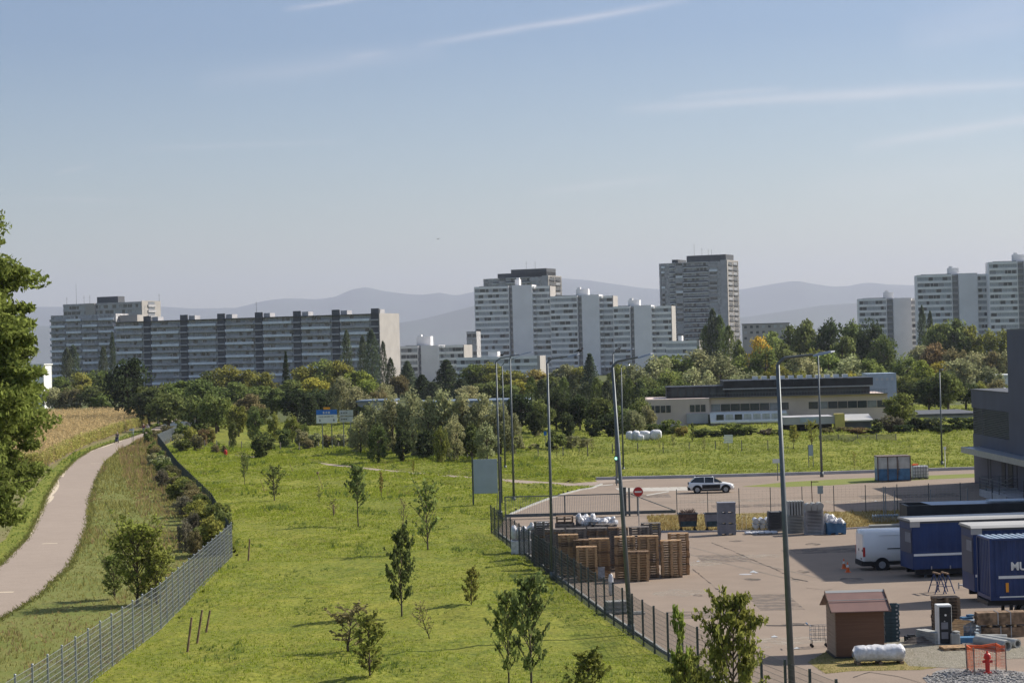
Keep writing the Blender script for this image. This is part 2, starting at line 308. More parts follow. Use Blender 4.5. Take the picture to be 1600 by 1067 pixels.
for k in range(2, 9):                                  # worn sandy left edge of the cycle path
    for q in range(6):
        f0, f1 = q / 6, (q + 1) / 6; p, q2 = Vector(pathL[k]).lerp(Vector(pathL[k + 1]), f0), Vector(pathL[k]).lerp(Vector(pathL[k + 1]), f1); w0 = .12 + .55 * max(0, math.sin(k * 1.7 + f0 * 3.1)) ; w1 = .12 + .55 * max(0, math.sin(k * 1.7 + f1 * 3.1))
        b.add([(p.x - .1, p.y, .023), (p.x + w0, p.y, .023), (q2.x + w1, q2.y, .023), (q2.x - .1, q2.y, .023)], [(0, 1, 2, 3)])
for px, py, wd in ((78, 849, 24), (9, 925, 20), (150, 724, 30)):
    p = W(px, py); b.add([(p.x - wd / 40, p.y - .2, .023), (p.x + wd / 40, p.y - .25, .023), (p.x + wd / 42, p.y + .2, .023), (p.x - wd / 44, p.y + .25, .023)], [(0, 1, 2, 3)])
b.build('path_wear', mat('sandy_dust', (.55, .46, .34), .95, var=.1, scale=2), kind='structure')
corn_poly = [(-60, 273), (-63.5, 300), (-68.5, 343), (-72, 390), (-76.5, 455), (-85, 525), (-190, 525), (-150, 300), (-100, 270), (-66, 270)]
sheet('field_soil', corn_poly, .02, M['soil'])
# asphalt: road + yard
G_asph = ground('yard_asphalt', [(.215, .168, .132), (.27, .215, .17), (.195, .155, .124), (.285, .225, .178), (.21, .165, .13), (.28, .222, .175)], (.06, .5, 12), bump=.12)
asph = w2((940, 749), (1100, 745), (1300, 740), (1520, 733), (1700, 727)) + [(160, 250), (160, 60), (30, 50), (14.6, 50)] + [(p[0] + .45, p[1]) for p in FEN[::-1][:-1]] + road_l
sheet('yard', asph, .006, G_asph)
def strip_mesh(name, pts, wd, z0, z1, m, kind='structure', **k):
    b = MB(); n = len(pts); nr = []
    for i, p in enumerate(pts):
        q0 = Vector(pts[max(i-1, 0)][:2]); q1 = Vector(pts[min(i+1, n-1)][:2]); d = (q1 - q0).normalized(); nr.append(Vector((-d.y, d.x)))
    vs = []
    for p, q in zip(pts, nr): vs += [(p[0] + q.x * wd/2, p[1] + q.y * wd/2, z0), (p[0] - q.x * wd/2, p[1] - q.y * wd/2, z0), (p[0] - q.x * wd/2, p[1] - q.y * wd/2, z1), (p[0] + q.x * wd/2, p[1] + q.y * wd/2, z1)]
    fs = []
    for i in range(n - 1):
        a, c = 4*i, 4*(i+1); fs += [(a+3, a+2, c+2, c+3), (a+1, c+1, c+2, a+2), (a, a+3, c+3, c)]
    b.add(vs, fs + [(0, 1, 2, 3), (4*n-1, 4*n-2, 4*n-3, 4*n-4)]); return b.build(name, m, kind=kind, **k)
strip_mesh('kerb', w2((930, 750), (1000, 748), (1100, 746), (1300, 740.5), (1520, 733.5), (1720, 727)), .35, 0, .3, M['grey'])
strip_mesh('kerb', road_l, .22, 0, .12, M['conc'])
strip_mesh('kerb', [(p[0] + .55, p[1]) for p in FEN[1:]], .12, 0, .1, M['conc'])
fp = w2((300, 707), (330, 709), (400, 714), (480, 722), (560, 731), (640, 739), (700, 744), (780, 750), (850, 755), (900, 758), (935, 757))
b = MB()
for i in range(len(fp) - 1):
    (x0, y0), (x1, y1) = fp[i], fp[i+1]; h0, h1 = 1.1 + .16 * i, 1.1 + .16 * (i + 1); b.add([(x0, y0 - h0, .022), (x1, y1 - h1, .022), (x1, y1 + h1, .022), (x0, y0 + h0, .022)], [(0, 1, 2, 3)])
b.build('footpath', G_path, kind='structure')
sheet('pavement', w2((880, 753), (960, 740), (1030, 742), (1000, 750), (945, 755), (920, 757)), .026, G_path)
G_dry = ground('dry_grass', [(.26, .20, .08), (.20, .17, .06), (.30, .22, .10), (.18, .17, .05), (.28, .2, .09), (.16, .16, .05)], (.2, 1.2, 8))
sheet('dry_strip', w2((1010, 806), (1060, 804), (1200, 801), (1330, 799), (1420, 797), (1420, 812), (1380, 822), (1320, 826), (1200, 829), (1080, 830), (1020, 830)), .014, G_dry)
strip_mesh('kerb', w2((1020, 831), (1080, 831), (1200, 830), (1320, 827), (1400, 822)), .15, 0, .12, M['grey'])
G_isl = ground('island_grass', [(.2, .2, .06), (.15, .19, .04), (.22, .2, .07), (.13, .18, .03), (.2, .2, .06), (.13, .17, .03)], (.2, 1.2, 8))
sheet('grass_island', w2((1158, 760), (1230, 753), (1300, 749), (1370, 746), (1520, 740), (1600, 737), (1600, 741), (1520, 746), (1450, 749), (1370, 753), (1300, 758), (1220, 761)), .014, G_isl)
sheet('grass_patch', w2((1262, 1034), (1290, 1018), (1320, 1012), (1420, 1012), (1480, 1018), (1480, 1040), (1440, 1046), (1330, 1048), (1290, 1052)), .014, G_dry)
G_grav = ground('gravel', [(.26, .25, .24), (.36, .34, .32), (.14, .14, .14), (.42, .40, .38), (.12, .12, .12), (.5, .48, .46)], (.5, 4, 16), bump=1)
c0 = W(1532, 1060); rg = random.Random(2)
sheet('gravel_patch', [(c0.x + math.cos(a * .26) * 2.3 * rg.uniform(.85, 1.15), c0.y + math.sin(a * .26) * 2.6 * rg.uniform(.85, 1.15)) for a in range(24)], .018, G_grav)
sheet('gravel_band', w2((1380, 1000), (1420, 996), (1520, 1008), (1640, 1010), (1640, 1026), (1560, 1030), (1500, 1044), (1420, 1040), (1400, 1020)), .017, ground('gravelly_soil', [(.25, .21, .15), (.3, .27, .2), (.16, .15, .1), (.36, .33, .27), (.14, .13, .1), (.38, .35, .3)], (.3, 3, 14), bump=.8))
# cracks and marks
b = MB()
def crack(pts, wd=.16):
    P = [W(*p) for p in pts]; Q = []
    for i in range(len(P) - 1):
        n = max(2, int((P[i+1] - P[i]).length / .5))
        for j in range(n): q = P[i].lerp(P[i+1], j / n); Q.append((q.x + rg.uniform(-.07, .07), q.y + rg.uniform(-.12, .12)))
    Q.append((P[-1].x, P[-1].y))
    for i in range(len(Q) - 1):
        (x0, y0), (x1, y1) = Q[i], Q[i+1]; ww = wd * rg.uniform(.7, 1.5)
        b.add([(x0, y0 - ww, .0195), (x1, y1 - ww, .0195), (x1, y1 + ww, .0195), (x0, y0 + ww, .0195)], [(0, 1, 2, 3)])
crack([(1112, 848), (1143, 860), (1165, 870), (1200, 884), (1218, 892), (1240, 904), (1262, 908)])
crack([(1083, 889), (1096, 900), (1113, 914), (1125, 924), (1145, 935), (1155, 938), (1152, 944), (1170, 954), (1176, 960), (1168, 962), (1178, 964), (1200, 977), (1270, 977)], .15)
crack([(1258, 918), (1290, 922), (1300, 920)], .03); crack([(1330, 1058), (1360, 1050), (1400, 1056), (1440, 1067)], .04)
b.build('asphalt_crack', mat('crack_tar', (.02, .018, .018), .9), kind='structure')
b = MB()
for i in range(8):                                     # zebra crossing by the junction
    p = W(975 + i * 14, 765 - i * .25); b.add([(p.x - .42, p.y - 2.6, .012), (p.x + .42, p.y - 2.6, .012), (p.x + .1, p.y + 2.6, .012), (p.x - .7, p.y + 2.6, .012)], [(0, 1, 2, 3)])
for (xa, ya, xb, yb) in ((938, 759, 958, 757), (1010, 774, 1045, 768)):
    p, q = W(xa, ya), W(xb, yb); b.add([(p.x, p.y - .6, .03), (q.x, q.y - .6, .03), (q.x, q.y + .6, .03), (p.x, p.y + .6, .03)], [(0, 1, 2, 3)])
b.build('road_marking', mat('road_paint', (.42, .39, .34), .8, var=.1, scale=3), kind='structure')
rq = random.Random(31)
for nm_, cl_, lst in (('asphalt_patch', (.15, .125, .105), ((1130, 872, 2.2, 3.4), (1210, 940, 1.6, 5), (1290, 800 + 60, 3, 2.2), (1180, 790, 5, 2.4), (1420, 775, 6, 3), (1090, 960, 2.0, 2.2), (1010, 775, 3, 3))),
                      ('oil_stain', (.07, .06, .052), ((1175, 905, .5, .7), (1255, 893, .4, .8), (1120, 1000, .5, .6), (1240, 975, .7, .5), (1330, 905, .8, .9), (1090, 930, .3, .5), (1300, 930, .5, .4), (1150, 845, .6, .6), (1270, 850, .5, .8))),
                      ('pale_dust', (.36, .31, .25), ((1100, 880, 1.2, 1.6), (1190, 868, 1.6, 1.2), (1060, 925, 1.4, 1.8), (1240, 1000, 1.8, 1.2), (1160, 1010, 1.3, 1), (1330, 783, 5, 1.6), (1130, 783, 4, 1.2)))):
    b = MB()
    for px, py, rx, ry in lst:
        p = W(px, py); n_ = 4 if nm_ == 'asphalt_patch' else 15
        b.add([(p.x + math.cos(2 * math.pi * (k + .5) / n_) * rx * rq.uniform(.75 if n_ > 4 else .97, 1.2 if n_ > 4 else 1.03), p.y + math.sin(2 * math.pi * (k + .5) / n_) * ry * rq.uniform(.75 if n_ > 4 else .97, 1.2 if n_ > 4 else 1.03), {'asphalt_patch': .008, 'oil_stain': .0105, 'pale_dust': .0095}[nm_]) for k in range(n_)], [tuple(range(n_))])
    m_, t_ = newmat(nm_); nn_, ll_ = t_.nodes, t_.links; oo = nn_.new('ShaderNodeOutputMaterial'); pp = nn_.new('ShaderNodeBsdfPrincipled'); pp.inputs['Base Color'].default_value = (*cl_, 1); pp.inputs['Roughness'].default_value = .9
    tq = nn_.new('ShaderNodeBsdfTransparent'); mq = nn_.new('ShaderNodeMixShader'); zq = nn_.new('ShaderNodeTexNoise'); zq.inputs['Scale'].default_value = 1.3; zq.inputs['Detail'].default_value = 6; cq = nn_.new('ShaderNodeTexCoord'); ll_.new(cq.outputs['Object'], zq.inputs[0])
    rr_ = nn_.new('ShaderNodeMapRange'); rr_.inputs[1].default_value = .4; rr_.inputs[2].default_value = .62; rr_.inputs[3].default_value = .1; rr_.inputs[4].default_value = .65; ll_.new(zq.outputs[0], rr_.inputs[0]); ll_.new(rr_.outputs[0], mq.inputs[0]); ll_.new(tq.outputs[0], mq.inputs[1]); ll_.new(pp.outputs[0], mq.inputs[2]); ll_.new(mq.outputs[0], oo.inputs[0])
    b.build(nm_, m_, kind='structure')
b = MB()
for kz, ((x0, y0), (x1, y1), (x2, y2)) in enumerate((((1290, 905), (1180, 880), (1060, 850)), ((1500, 770), (1250, 775), (1010, 785)))):
    a_, c_, d_ = W(x0, y0), W(x1, y1), W(x2, y2)
    for off in (0, 1.7):
        Q = [a_ * (1 - t) ** 2 + c_ * 2 * t * (1 - t) + d_ * t * t for t in [i / 30 for i in range(31)]]
        for i in range(30):
            dd = (Q[i+1] - Q[i]).normalized(); nn_ = Vector((-dd.y, dd.x, 0)); p0, p1 = Q[i] + nn_ * off, Q[i+1] + nn_ * off; w_ = nn_ * .1; zv = Vector((0, 0, .0112 + kz * .0014 + off * .0004)); zv2 = zv
            b.add([p0 - w_ + zv, p0 + w_ + zv, p1 + w_ + zv2, p1 - w_ + zv2], [(0, 1, 2, 3)])
m_ = mat('tyre_mark', (.205, .168, .134), .9); b.build('tyre_marks', m_, kind='structure')
p = W(1166 - 1.5, 897); b = MB(); b.tube((p.x - 14.1*0, p.y, .006), (p.x, p.y, .016), .38, n=16)
tag(b.build('manhole_cover', M['grey']), 'round iron manhole cover in the asphalt right of the pallets', 'manhole cover')
# ---------------------------------------------------------------- haze
b = MB(); b.box(-12000, -250, -1, 12000, 31000, 1100)
hz = b.build('haze', newmat('haze_air')[0], kind='stuff')
t = hz.data.materials[0].node_tree; o = t.nodes.new('ShaderNodeOutputMaterial'); pv = t.nodes.new('ShaderNodeVolumePrincipled')
pv.inputs['Color'].default_value = (.655, .70, .83, 1); pv.inputs['Density'].default_value = 5.5e-5; pv.inputs['Anisotropy'].default_value = .2; t.links.new(pv.outputs[0], o.inputs['Volume'])

# ================================================================ FOLIAGE
def in_poly(x, y, P):
    x = np.asarray(x); y = np.asarray(y); r = np.zeros(x.shape, bool); n = len(P); j = n - 1
    for i in range(n):
        xi, yi = P[i]; xj, yj = P[j]
        c = ((yi > y) != (yj > y)) & (x < (xj - xi) * (y - yi) / ((yj - yi) or 1e-9) + xi); r ^= c; j = i
    return r
def leaves(cent, size, rg, elong=1.6, droop=0.0):
    n = len(cent); a = rg.normal(size=(n, 3)); a[:, 2] -= droop; a /= np.linalg.norm(a, axis=1)[:, None]
    b = rg.normal(size=(n, 3)); b -= (b * a).sum(1)[:, None] * a; b /= np.linalg.norm(b, axis=1)[:, None]
    s = size * rg.uniform(.6, 1.4, n)[:, None]
    a = a * s * elong / 2; b = b * s / 2
    V = np.stack([cent - a, cent + b, cent + a, cent - b], 1).reshape(-1, 3); return V, np.arange(4 * n).reshape(-1, 4)
def crown_pts(kind, n, rg):
    if kind in ('round', 'bush', 'soft', 'tall'):
        nb = {'round': 34, 'bush': 22, 'soft': 42, 'tall': 40}[kind]; bl = []
        for _ in range(nb):
            d = rg.normal(size=3); d /= np.linalg.norm(d); r = rg.uniform(.25, .9) ** .6
            z = (.54 + d[2] * r * .38) if kind != 'soft' else (.50 + d[2] * r * .45)
            if kind == 'bush': z = .45 + d[2] * r * .42
            wx = .36 * (1 if z < .7 else .85) ; 
            if kind == 'tall': wx *= .85 if z < .5 else 1
            bl.append((d[0] * r * wx, d[1] * r * wx, z, rg.uniform(.07, .18) * (1.05 if kind != 'soft' else .75)))
        bl = np.array(bl); k = rg.integers(0, nb, n); d = rg.normal(size=(n, 3)); d /= np.linalg.norm(d, axis=1)[:, None]
        rr = bl[k, 3][:, None] * rg.uniform(.55, 1.12, (n, 1)); P = bl[k, :3] + d * rr * np.array([1, 1, .8 if kind != 'soft' else 1.25])
    elif kind == 'poplar':
        z = rg.uniform(.06, 1, n); prof = .42 * np.sin(np.pi * np.clip(z, 0, 1) ** .75) ** .6 + .04; a = rg.uniform(0, 6.283, n); lump = 1 + .28 * np.sin(a * 3 + z * 21) + .2 * np.sin(a * 5 - z * 34)
        r = prof * lump * rg.uniform(.5, 1, n) ; P = np.stack([r * np.cos(a), r * np.sin(a), z + rg.normal(0, .01, n)], 1)
    elif kind == 'conifer':
        lv = 15; k = rg.integers(0, lv, n); t = k / lv; z = .12 + .86 * t; R_ = .5 * (1 - t) ** .8 + .02; a0 = rg.integers(0, 8, n) / 8 * 6.283 + k * 1.3; rr = rg.uniform(.1, 1, n)
        a = a0 + rg.normal(0, .18, n); P = np.stack([R_ * rr * np.cos(a), R_ * rr * np.sin(a), z - rr * R_ * .18 + rg.normal(0, .012, n)], 1)
    P[:, 2] = np.clip(P[:, 2], .005, None); return P
def crown_mesh(kind, n, size, seed, elong=1.5):
    rg = np.random.default_rng(seed); V, Fc = leaves(crown_pts(kind, n, rg), size, rg, elong); return npmesh('crown', V, Fc, LEAF)
def trunk_mesh(kind, seed, th=.03):
    rg = random.Random(seed); b = MB(); top = .8 if kind != 'bush' else .5
    b.tube((0, 0, -.01), (.01, 0, top * .5), th, th * .7); b.tube((.01, 0, top * .5), (0, .01, top), th * .7, th * .2)
    for i in range(7 if kind != 'poplar' else 4):
        z = rg.uniform(.25, .6) * (1 if kind != 'bush' else .3); a = rg.uniform(0, 6.28); l_ = .3 if kind != 'poplar' else .1
        b.tube((0, 0, z), (math.cos(a) * l_, math.sin(a) * l_, z + .2), th * .4, th * .12, 5)
    return b.mesh('trunk', BARK)
PROTO = {}
for kd, n_, sz in (('round', 4200, .036), ('bush', 2600, .05), ('soft', 4500, .03), ('tall', 4200, .034), ('poplar', 3000, .035), ('conifer', 3600, .036)):
    PROTO[kd] = [(crown_mesh(kd, n_, sz, 10 * i + len(kd)), trunk_mesh(kd, i)) for i in range(3)]
COL = dict(g=(.20, .235, .07), d=(.07, .09, .04), y=(.34, .30, .06), yg=(.26, .26, .065), s=(.33, .33, .17), o=(.30, .25, .08), b=(.235, .205, .10), m=(.155, .185, .062), r=(.23, .165, .085), l=(.27, .31, .07), gold=(.55, .36, .06), p=(.19, .17, .12), c=(.10, .12, .068))
ORD = ['leftmost', 'second from left', 'third from left', 'fourth from left', 'fifth from left', 'sixth from left', 'seventh from left', 'eighth from left', 'ninth from left', 'tenth from left', 'eleventh from left', 'twelfth from left', 'thirteenth from left', 'fourteenth from left', 'fifteenth from left', 'sixteenth from left', 'seventeenth from left', 'eighteenth from left', 'nineteenth from left', 'twentieth from left']
KN = dict(r='round', b='bush', s='soft', t='tall', p='poplar', c='conifer')
def put_tree(x, y, D, z, wd, kd, col, name, label, cat, group=None, z0=0, seed=0, protos=None):
    rg = random.Random(int(x * 13 + y * 7 + seed)); cm, tm = (protos or PROTO[kd])[rg.randrange(3)]
    e = thing(name, label, cat, (x, y, z0), rg.uniform(0, 6.28), group); e.scale = (wd * rg.uniform(.95, 1.1), wd * rg.uniform(.95, 1.1), z)
    cr = link('crown', cm, e); j = rg.uniform(.8, 1.2); cr.color = (col[0] * j * rg.uniform(.93, 1.07), col[1] * j, col[2] * j, 1)
    if protos is None or tm: link('trunk', tm, e)
    return e
def trees(phrase, lst, name='tree', cat='tree', group=None):
    """lst: (px centre, px top, px width, kind letter, colour key, distance)"""
    for i, (px, py, pw, kd, ck, D) in enumerate(sorted(lst)):
        D = W(px, -D).y if D < 0 else D; p = at(px, py, D); wd = pw * D / F
        lab = (ORD[i] + ' of ' + phrase) if len(lst) > 1 else phrase
        k = KN[kd]; nm = {'poplar': 'poplar_tree', 'conifer': 'conifer_tree', 'bush': 'shrub'}.get(k, 'deciduous_tree') if name == 'tree' else name
        put_tree(p.x, D, D, max(p.z, 1.2) * 1.02, wd * (1.12 if kd in 'rst' else 1.0), k, COL[ck], nm, lab, 'shrub' if k == 'bush' else cat, group or phrase)
trees('the tall narrow poplars standing before the long slab\'s left part', [(114, 542, 26, 'p', 'c', 800), (104, 546, 22, 'p', 'c', 790), (175, 521, 13, 'p', 'c', 820), (161, 543, 17, 'p', 'c', 800)])
trees('the mixed trees behind the maize field', [(60, 598, 60, 'r', 'g', 640), (92, 585, 56, 'r', 'g', 640), (124, 578, 46, 'r', 'yg', 650), (150, 570, 52, 'r', 'g', 660), (86, 603, 56, 'r', 's', 560), (112, 606, 50, 's', 'b', 560), (146, 600, 60, 'r', 'm', 560), (36, 600, 60, 'r', 'm', 570), (10, 605, 50, 'r', 'm', 570), (160, 612, 50, 'b', 'g', 540)])
trees('big dark green tree beyond the right end of the maize field', [(199, 556, 84, 't', 'd', 455)])
trees('the rounded trees between the dark tree and the meadow corner', [(246, 588, 80, 'r', 'm', 440), (285, 590, 84, 'r', 'g', 430), (318, 588, 70, 'r', 'm', 420), (232, 606, 60, 'r', 'd', 425), (262, 610, 70, 'r', 'm', 400), (305, 612, 66, 'b', 'm', 380), (336, 606, 62, 'r', 'g', 370)])
trees('the yellowing trees in front of the long slab\'s centre', [(334, 572, 60, 'r', 'm', 620), (356, 566, 60, 't', 'yg', 600), (384, 574, 60, 'r', 'yg', 600), (412, 578, 56, 'r', 'yg', 590), (452, 590, 60, 'r', 'g', 560), (478, 562, 60, 'r', 'yg', 600), (506, 556, 60, 't', 'g', 600), (530, 558, 60, 'r', 'yg', 580), (556, 576, 66, 'r', 'l', 540), (578, 592, 50, 'r', 'l', 520), (366, 594, 60, 'r', 'g', 520), (408, 600, 70, 'r', 'g', 500), (494, 586, 66, 'r', 'y', 520)])
trees('slim dark conifer rising among the yellowing trees', [(446, 546, 20, 'c', 'd', 590)])
trees('the tall poplars before the long slab\'s sunlit end', [(541, 519, 20, 'p', 'c', 700), (566, 527, 18, 'p', 'c', 720), (580, 518, 26, 'p', 'c', 700), (598, 535, 15, 'p', 'c', 720), (610, 561, 18, 'p', 'd', 600)])
trees('the trees behind the blue direction sign', [(428, 604, 60, 'r', 'm', 440), (388, 612, 60, 'r', 'b', 430), (462, 604, 64, 'r', 'd', 420), (500, 600, 70, 'r', 'd', 430), (532, 588, 54, 's', 's', 420), (556, 604, 60, 's', 's', 410), (350, 622, 50, 'r', 'yg', 400), (484, 618, 60, 'c', 'd', 400), (590, 610, 50, 's', 'b', 430), (600, 596, 50, 's', 's', 480), (572, 625, 40, 'b', 'm', 400)])
trees('the dark cedars in front of the low white block', [(636, 562, 52, 'c', 'c', 620), (659, 584, 54, 'c', 'd', 580), (697, 560, 62, 'c', 'd', 600), (676, 596, 56, 'c', 'c', 560), (720, 590, 60, 'c', 'c', 560), (622, 580, 40, 'r', 'b', 600)])
trees('the green and yellow trees below the tall stepped block', [(742, 566, 56, 'r', 'g', 620), (766, 562, 60, 't', 'yg', 620), (792, 572, 60, 'r', 'yg', 600), (812, 590, 50, 'r', 'y', 560), (836, 574, 54, 'r', 'o', 600), (858, 586, 50, 'r', 'g', 580), (880, 566, 56, 'r', 's', 640), (902, 566, 40, 'r', 'yg', 640), (944, 590, 50, 'r', 'g', 560), (760, 590, 60, 'r', 'm', 520), (730, 600, 50, 'r', 's', 500), (965, 566, 40, 'r', 'yg', 620), (788, 596, 50, 'r', 'g', 520)])
trees('dark layered pine in front of the second stepped block', [(921, 550, 40, 'c', 'c', 600)])
trees('the narrow dark columns of the tree row behind the lamp posts', [(830 + i * 17, 590 + (i * 37 % 11), 25, 'p', 'c' if i % 3 else 'm', 430) for i in range(11)])
trees('the low dark broad trees behind the far meadow', [(812, 612, 54, 'r', 'd', 345), (846, 620, 50, 'r', 'm', 340), (868, 606, 56, 't', 'd', 345), (905, 612, 52, 't', 'd', 345), (938, 618, 52, 'r', 'm', 340), (968, 630, 50, 'b', 'm', 330), (950, 642, 56, 'b', 'd', 318), (1000, 622, 44, 't', 'm', 335), (990, 640, 40, 's', 's', 322), (835, 640, 40, 'r', 'd', 320), (884, 640, 36, 'b', 'd', 322), (924, 650, 40, 'b', 'd', 316), (1012, 630, 30, 'r', 's', 328)], group='dark trees edging the far meadow')
trees('the willowy green trees left of the office roof', [(992, 568, 60, 's', 's', 520), (1024, 552, 70, 's', 's', 540), (1056, 544, 80, 'r', 'g', 560), (1092, 546, 76, 's', 's', 560), (1006, 590, 70, 's', 'm', 450), (1046, 574, 80, 's', 'g', 460), (1086, 572, 80, 's', 's', 460), (1126, 556, 80, 's', 's', 500), (980, 596, 50, 's', 'm', 440), (1024, 596, 60, 'r', 'm', 420), (1068, 590, 56, 'r', 'm', 420), (1106, 590, 50, 's', 's', 430)])
trees('the tall poplar cluster left of the dark balcony tower\'s foot', [(1113, 486, 26, 'p', 'c', 700), (1124, 496, 28, 'p', 'm', 700), (1138, 512, 30, 'p', 'm', 690), (1102, 512, 26, 'p', 'm', 700), (1155, 526, 30, 'r', 'g', 680)])
trees('yellow leaved tree right of the balcony tower\'s foot', [(1186, 520, 48, 'r', 'gold', 640)])
trees('small green tree before the far low brick block', [(1209, 513, 60, 'r', 'g', 800)])
trees('the light green trees above the office roof', [(1160, 552, 70, 's', 'g', 560), (1196, 542, 72, 's', 'g', 560), (1226, 532, 64, 'r', 'm', 600), (1176, 578, 60, 's', 's', 470), (1214, 570, 66, 's', 'yg', 480), (1254, 552, 74, 's', 's', 500), (1294, 546, 70, 'r', 'g', 520), (1328, 552, 72, 's', 's', 500), (1362, 560, 66, 's', 'g', 500), (1250, 582, 60, 's', 'yg', 460), (1292, 578, 60, 's', 's', 460), (1330, 584, 60, 's', 'y', 450), (1272, 534, 50, 'r', 'yg', 560), (1150, 586, 50, 's', 's', 430), (1384, 580, 50, 's', 'g', 460)])
trees('the big dark green trees left of the right-hand apartment group', [(1238, 502, 50, 'r', 'm', 700), (1262, 494, 60, 'r', 'm', 680), (1296, 491, 62, 't', 'd', 660), (1330, 493, 62, 't', 'm', 650), (1360, 500, 60, 't', 'd', 640), (1380, 518, 50, 't', 'm', 620), (1316, 520, 60, 'r', 'm', 620)])
trees('the two slim poplars in front of the middle right apartment block', [(1440, 481, 17, 'p', 'c', 760), (1453, 489, 16, 'p', 'c', 770)])
trees('the autumn mixed trees below the right-hand apartment group', [(1414, 556, 60, 's', 'g', 560), (1440, 536, 54, 'r', 's', 620), (1466, 500, 56, 'r', 'g', 700), (1492, 492, 66, 'r', 'm', 700), (1516, 504, 56, 'r', 'yg', 700), (1546, 512, 60, 's', 'yg', 680), (1576, 514, 56, 's', 'yg', 680), (1462, 532, 56, 'r', 'r', 600), (1490, 540, 60, 's', 'b', 580), (1524, 540, 50, 'r', 's', 560), (1548, 545, 44, 'r', 'b', 560), (1572, 545, 50, 's', 's', 560), (1500, 556, 70, 't', 's', 500), (1440, 560, 40, 't', 'l', 480), (1470, 562, 56, 'r', 'y', 520), (1400, 584, 50, 's', 's', 470), (1596, 520, 50, 's', 'g', 700), (1424, 580, 50, 'r', 'g', 460), (1545, 572, 50, 's', 's', 500)])
trees('the dark evergreens right of the office building', [(1424, 590, 50, 'r', 'd', 400), (1450, 590, 56, 't', 'd', 390), (1480, 578, 66, 't', 'm', 390), (1508, 590, 56, 'r', 'd', 400), (1530, 598, 50, 's', 'yg', 400), (1556, 592, 50, 's', 'b', 420), (1580, 598, 50, 's', 'g', 420), (1410, 600, 30, 'c', 'd', 400)])
trees('bright round green tree at the office building\'s right corner', [(1404, 610, 66, 'r', 'g', 325)])
trees('the dark shrubs edging the meadow right of the office', [(1370, 650, 30, 'b', 'd', 312), (1392, 646, 52, 'b', 'p', 306), (1428, 650, 52, 'b', 'd', 308), (1458, 648, 50, 'b', 'c', 306), (1494, 648, 50, 'b', 'd', 308), (1520, 650, 50, 'b', 'd', 310), (1412, 660, 40, 'b', 'd', 302), (1474, 662, 44, 'b', 'd', 302)])
trees('the shrubs along the front of the office building', [(1022, 658, 34, 'b', 'm', 320), (1046, 650, 46, 'b', 'g', 318), (1066, 664, 30, 'b', 'o', 312), (1096, 668, 40, 'b', 'm', 312), (1118, 672, 36, 'b', 'd', 310), (1146, 656, 50, 'b', 'g', 312), (1168, 664, 40, 'b', 'm', 310), (1198, 668, 36, 'b', 'p', 310), (1216, 672, 30, 'b', 'g', 308), (1318, 670, 36, 'b', 'b', 312), (1340, 671, 44, 'b', 'r', 306), (1366, 674, 32, 'b', 'm', 306), (1294, 668, 30, 'b', 'b', 310)])
trees('the pale green willows left of the lamp posts', [(562, 642, 46, 's', 's', 285), (584, 630, 54, 's', 's', 290), (612, 618, 62, 's', 's', 285), (642, 612, 66, 's', 's', 282), (668, 620, 58, 's', 's', 276), (694, 608, 66, 's', 's', 276), (724, 614, 64, 's', 's', 274), (752, 615, 64, 's', 's', 274), (780, 622, 60, 's', 's', 272), (800, 646, 40, 's', 's', 272), (628, 658, 44, 'b', 'd', 262), (736, 658, 50, 'b', 'm', 262), (760, 664, 50, 's', 's', 258), (664, 662, 40, 'b', 'd', 264), (590, 664, 44, 's', 'm', 262), (708, 654, 46, 's', 's', 260)])
trees('light green young tree in front of the pale willows', [(688, 664, 32, 's', 'yg', -726)])
trees('the brownish shrubs along the low meadow fence', [(444, 664, 34, 'b', 'm', -699), (470, 668, 34, 'b', 's', -699), (492, 674, 32, 'b', 's', -700), (512, 677, 34, 'b', 'b', -700), (532, 673, 32, 'b', 's', -700), (552, 680, 30, 'b', 'b', -702), (480, 684, 30, 'b', 'b', -702), (868, 670, 46, 'b', 'm', -705), (892, 676, 36, 'b', 's', -702), (812, 688, 20, 'b', 's', -706), (838, 658, 22, 's', 's', -684), (836, 690, 26, 'b', 's', -706), (912, 682, 26, 'b', 's', -700), (620, 690, 30, 'b', 'b', -712), (650, 694, 26, 'b', 's', -714)])
trees('big round dark shrub by the far meadow footpath', [(412, 671, 52, 'b', 'm', -718)])
trees('the small trees around the back corner of the meadow', [(340, 622, 60, 'r', 'yg', -676), (372, 632, 44, 'r', 'yg', -684), (398, 640, 34, 's', 'm', -688), (364, 658, 18, 's', 'm', -702), (328, 664, 24, 'b', 'o', -694), (306, 676, 32, 'b', 'b', -706), (288, 684, 36, 'b', 'm', -708), (336, 692, 18, 'b', 'b', -712), (316, 664, 28, 'b', 'r', -699), (284, 658, 34, 'b', 'g', -688), (262, 662, 32, 'b', 'b', -684), (428, 646, 28, 's', 'yg', -690), (456, 650, 34, 's', 'yg', -692), (240, 668, 26, 'b', 'b', -688), (253, 672, 24, 'b', 'm', -692), (296, 664, 30, 'b', 'yg', -694), (476, 660, 26, 's', 'g', -692), (350, 694, 12, 'b', 'b', -712), (404, 628, 40, 'r', 'm', -672), (276, 672, 24, 'b', 's', -702)])
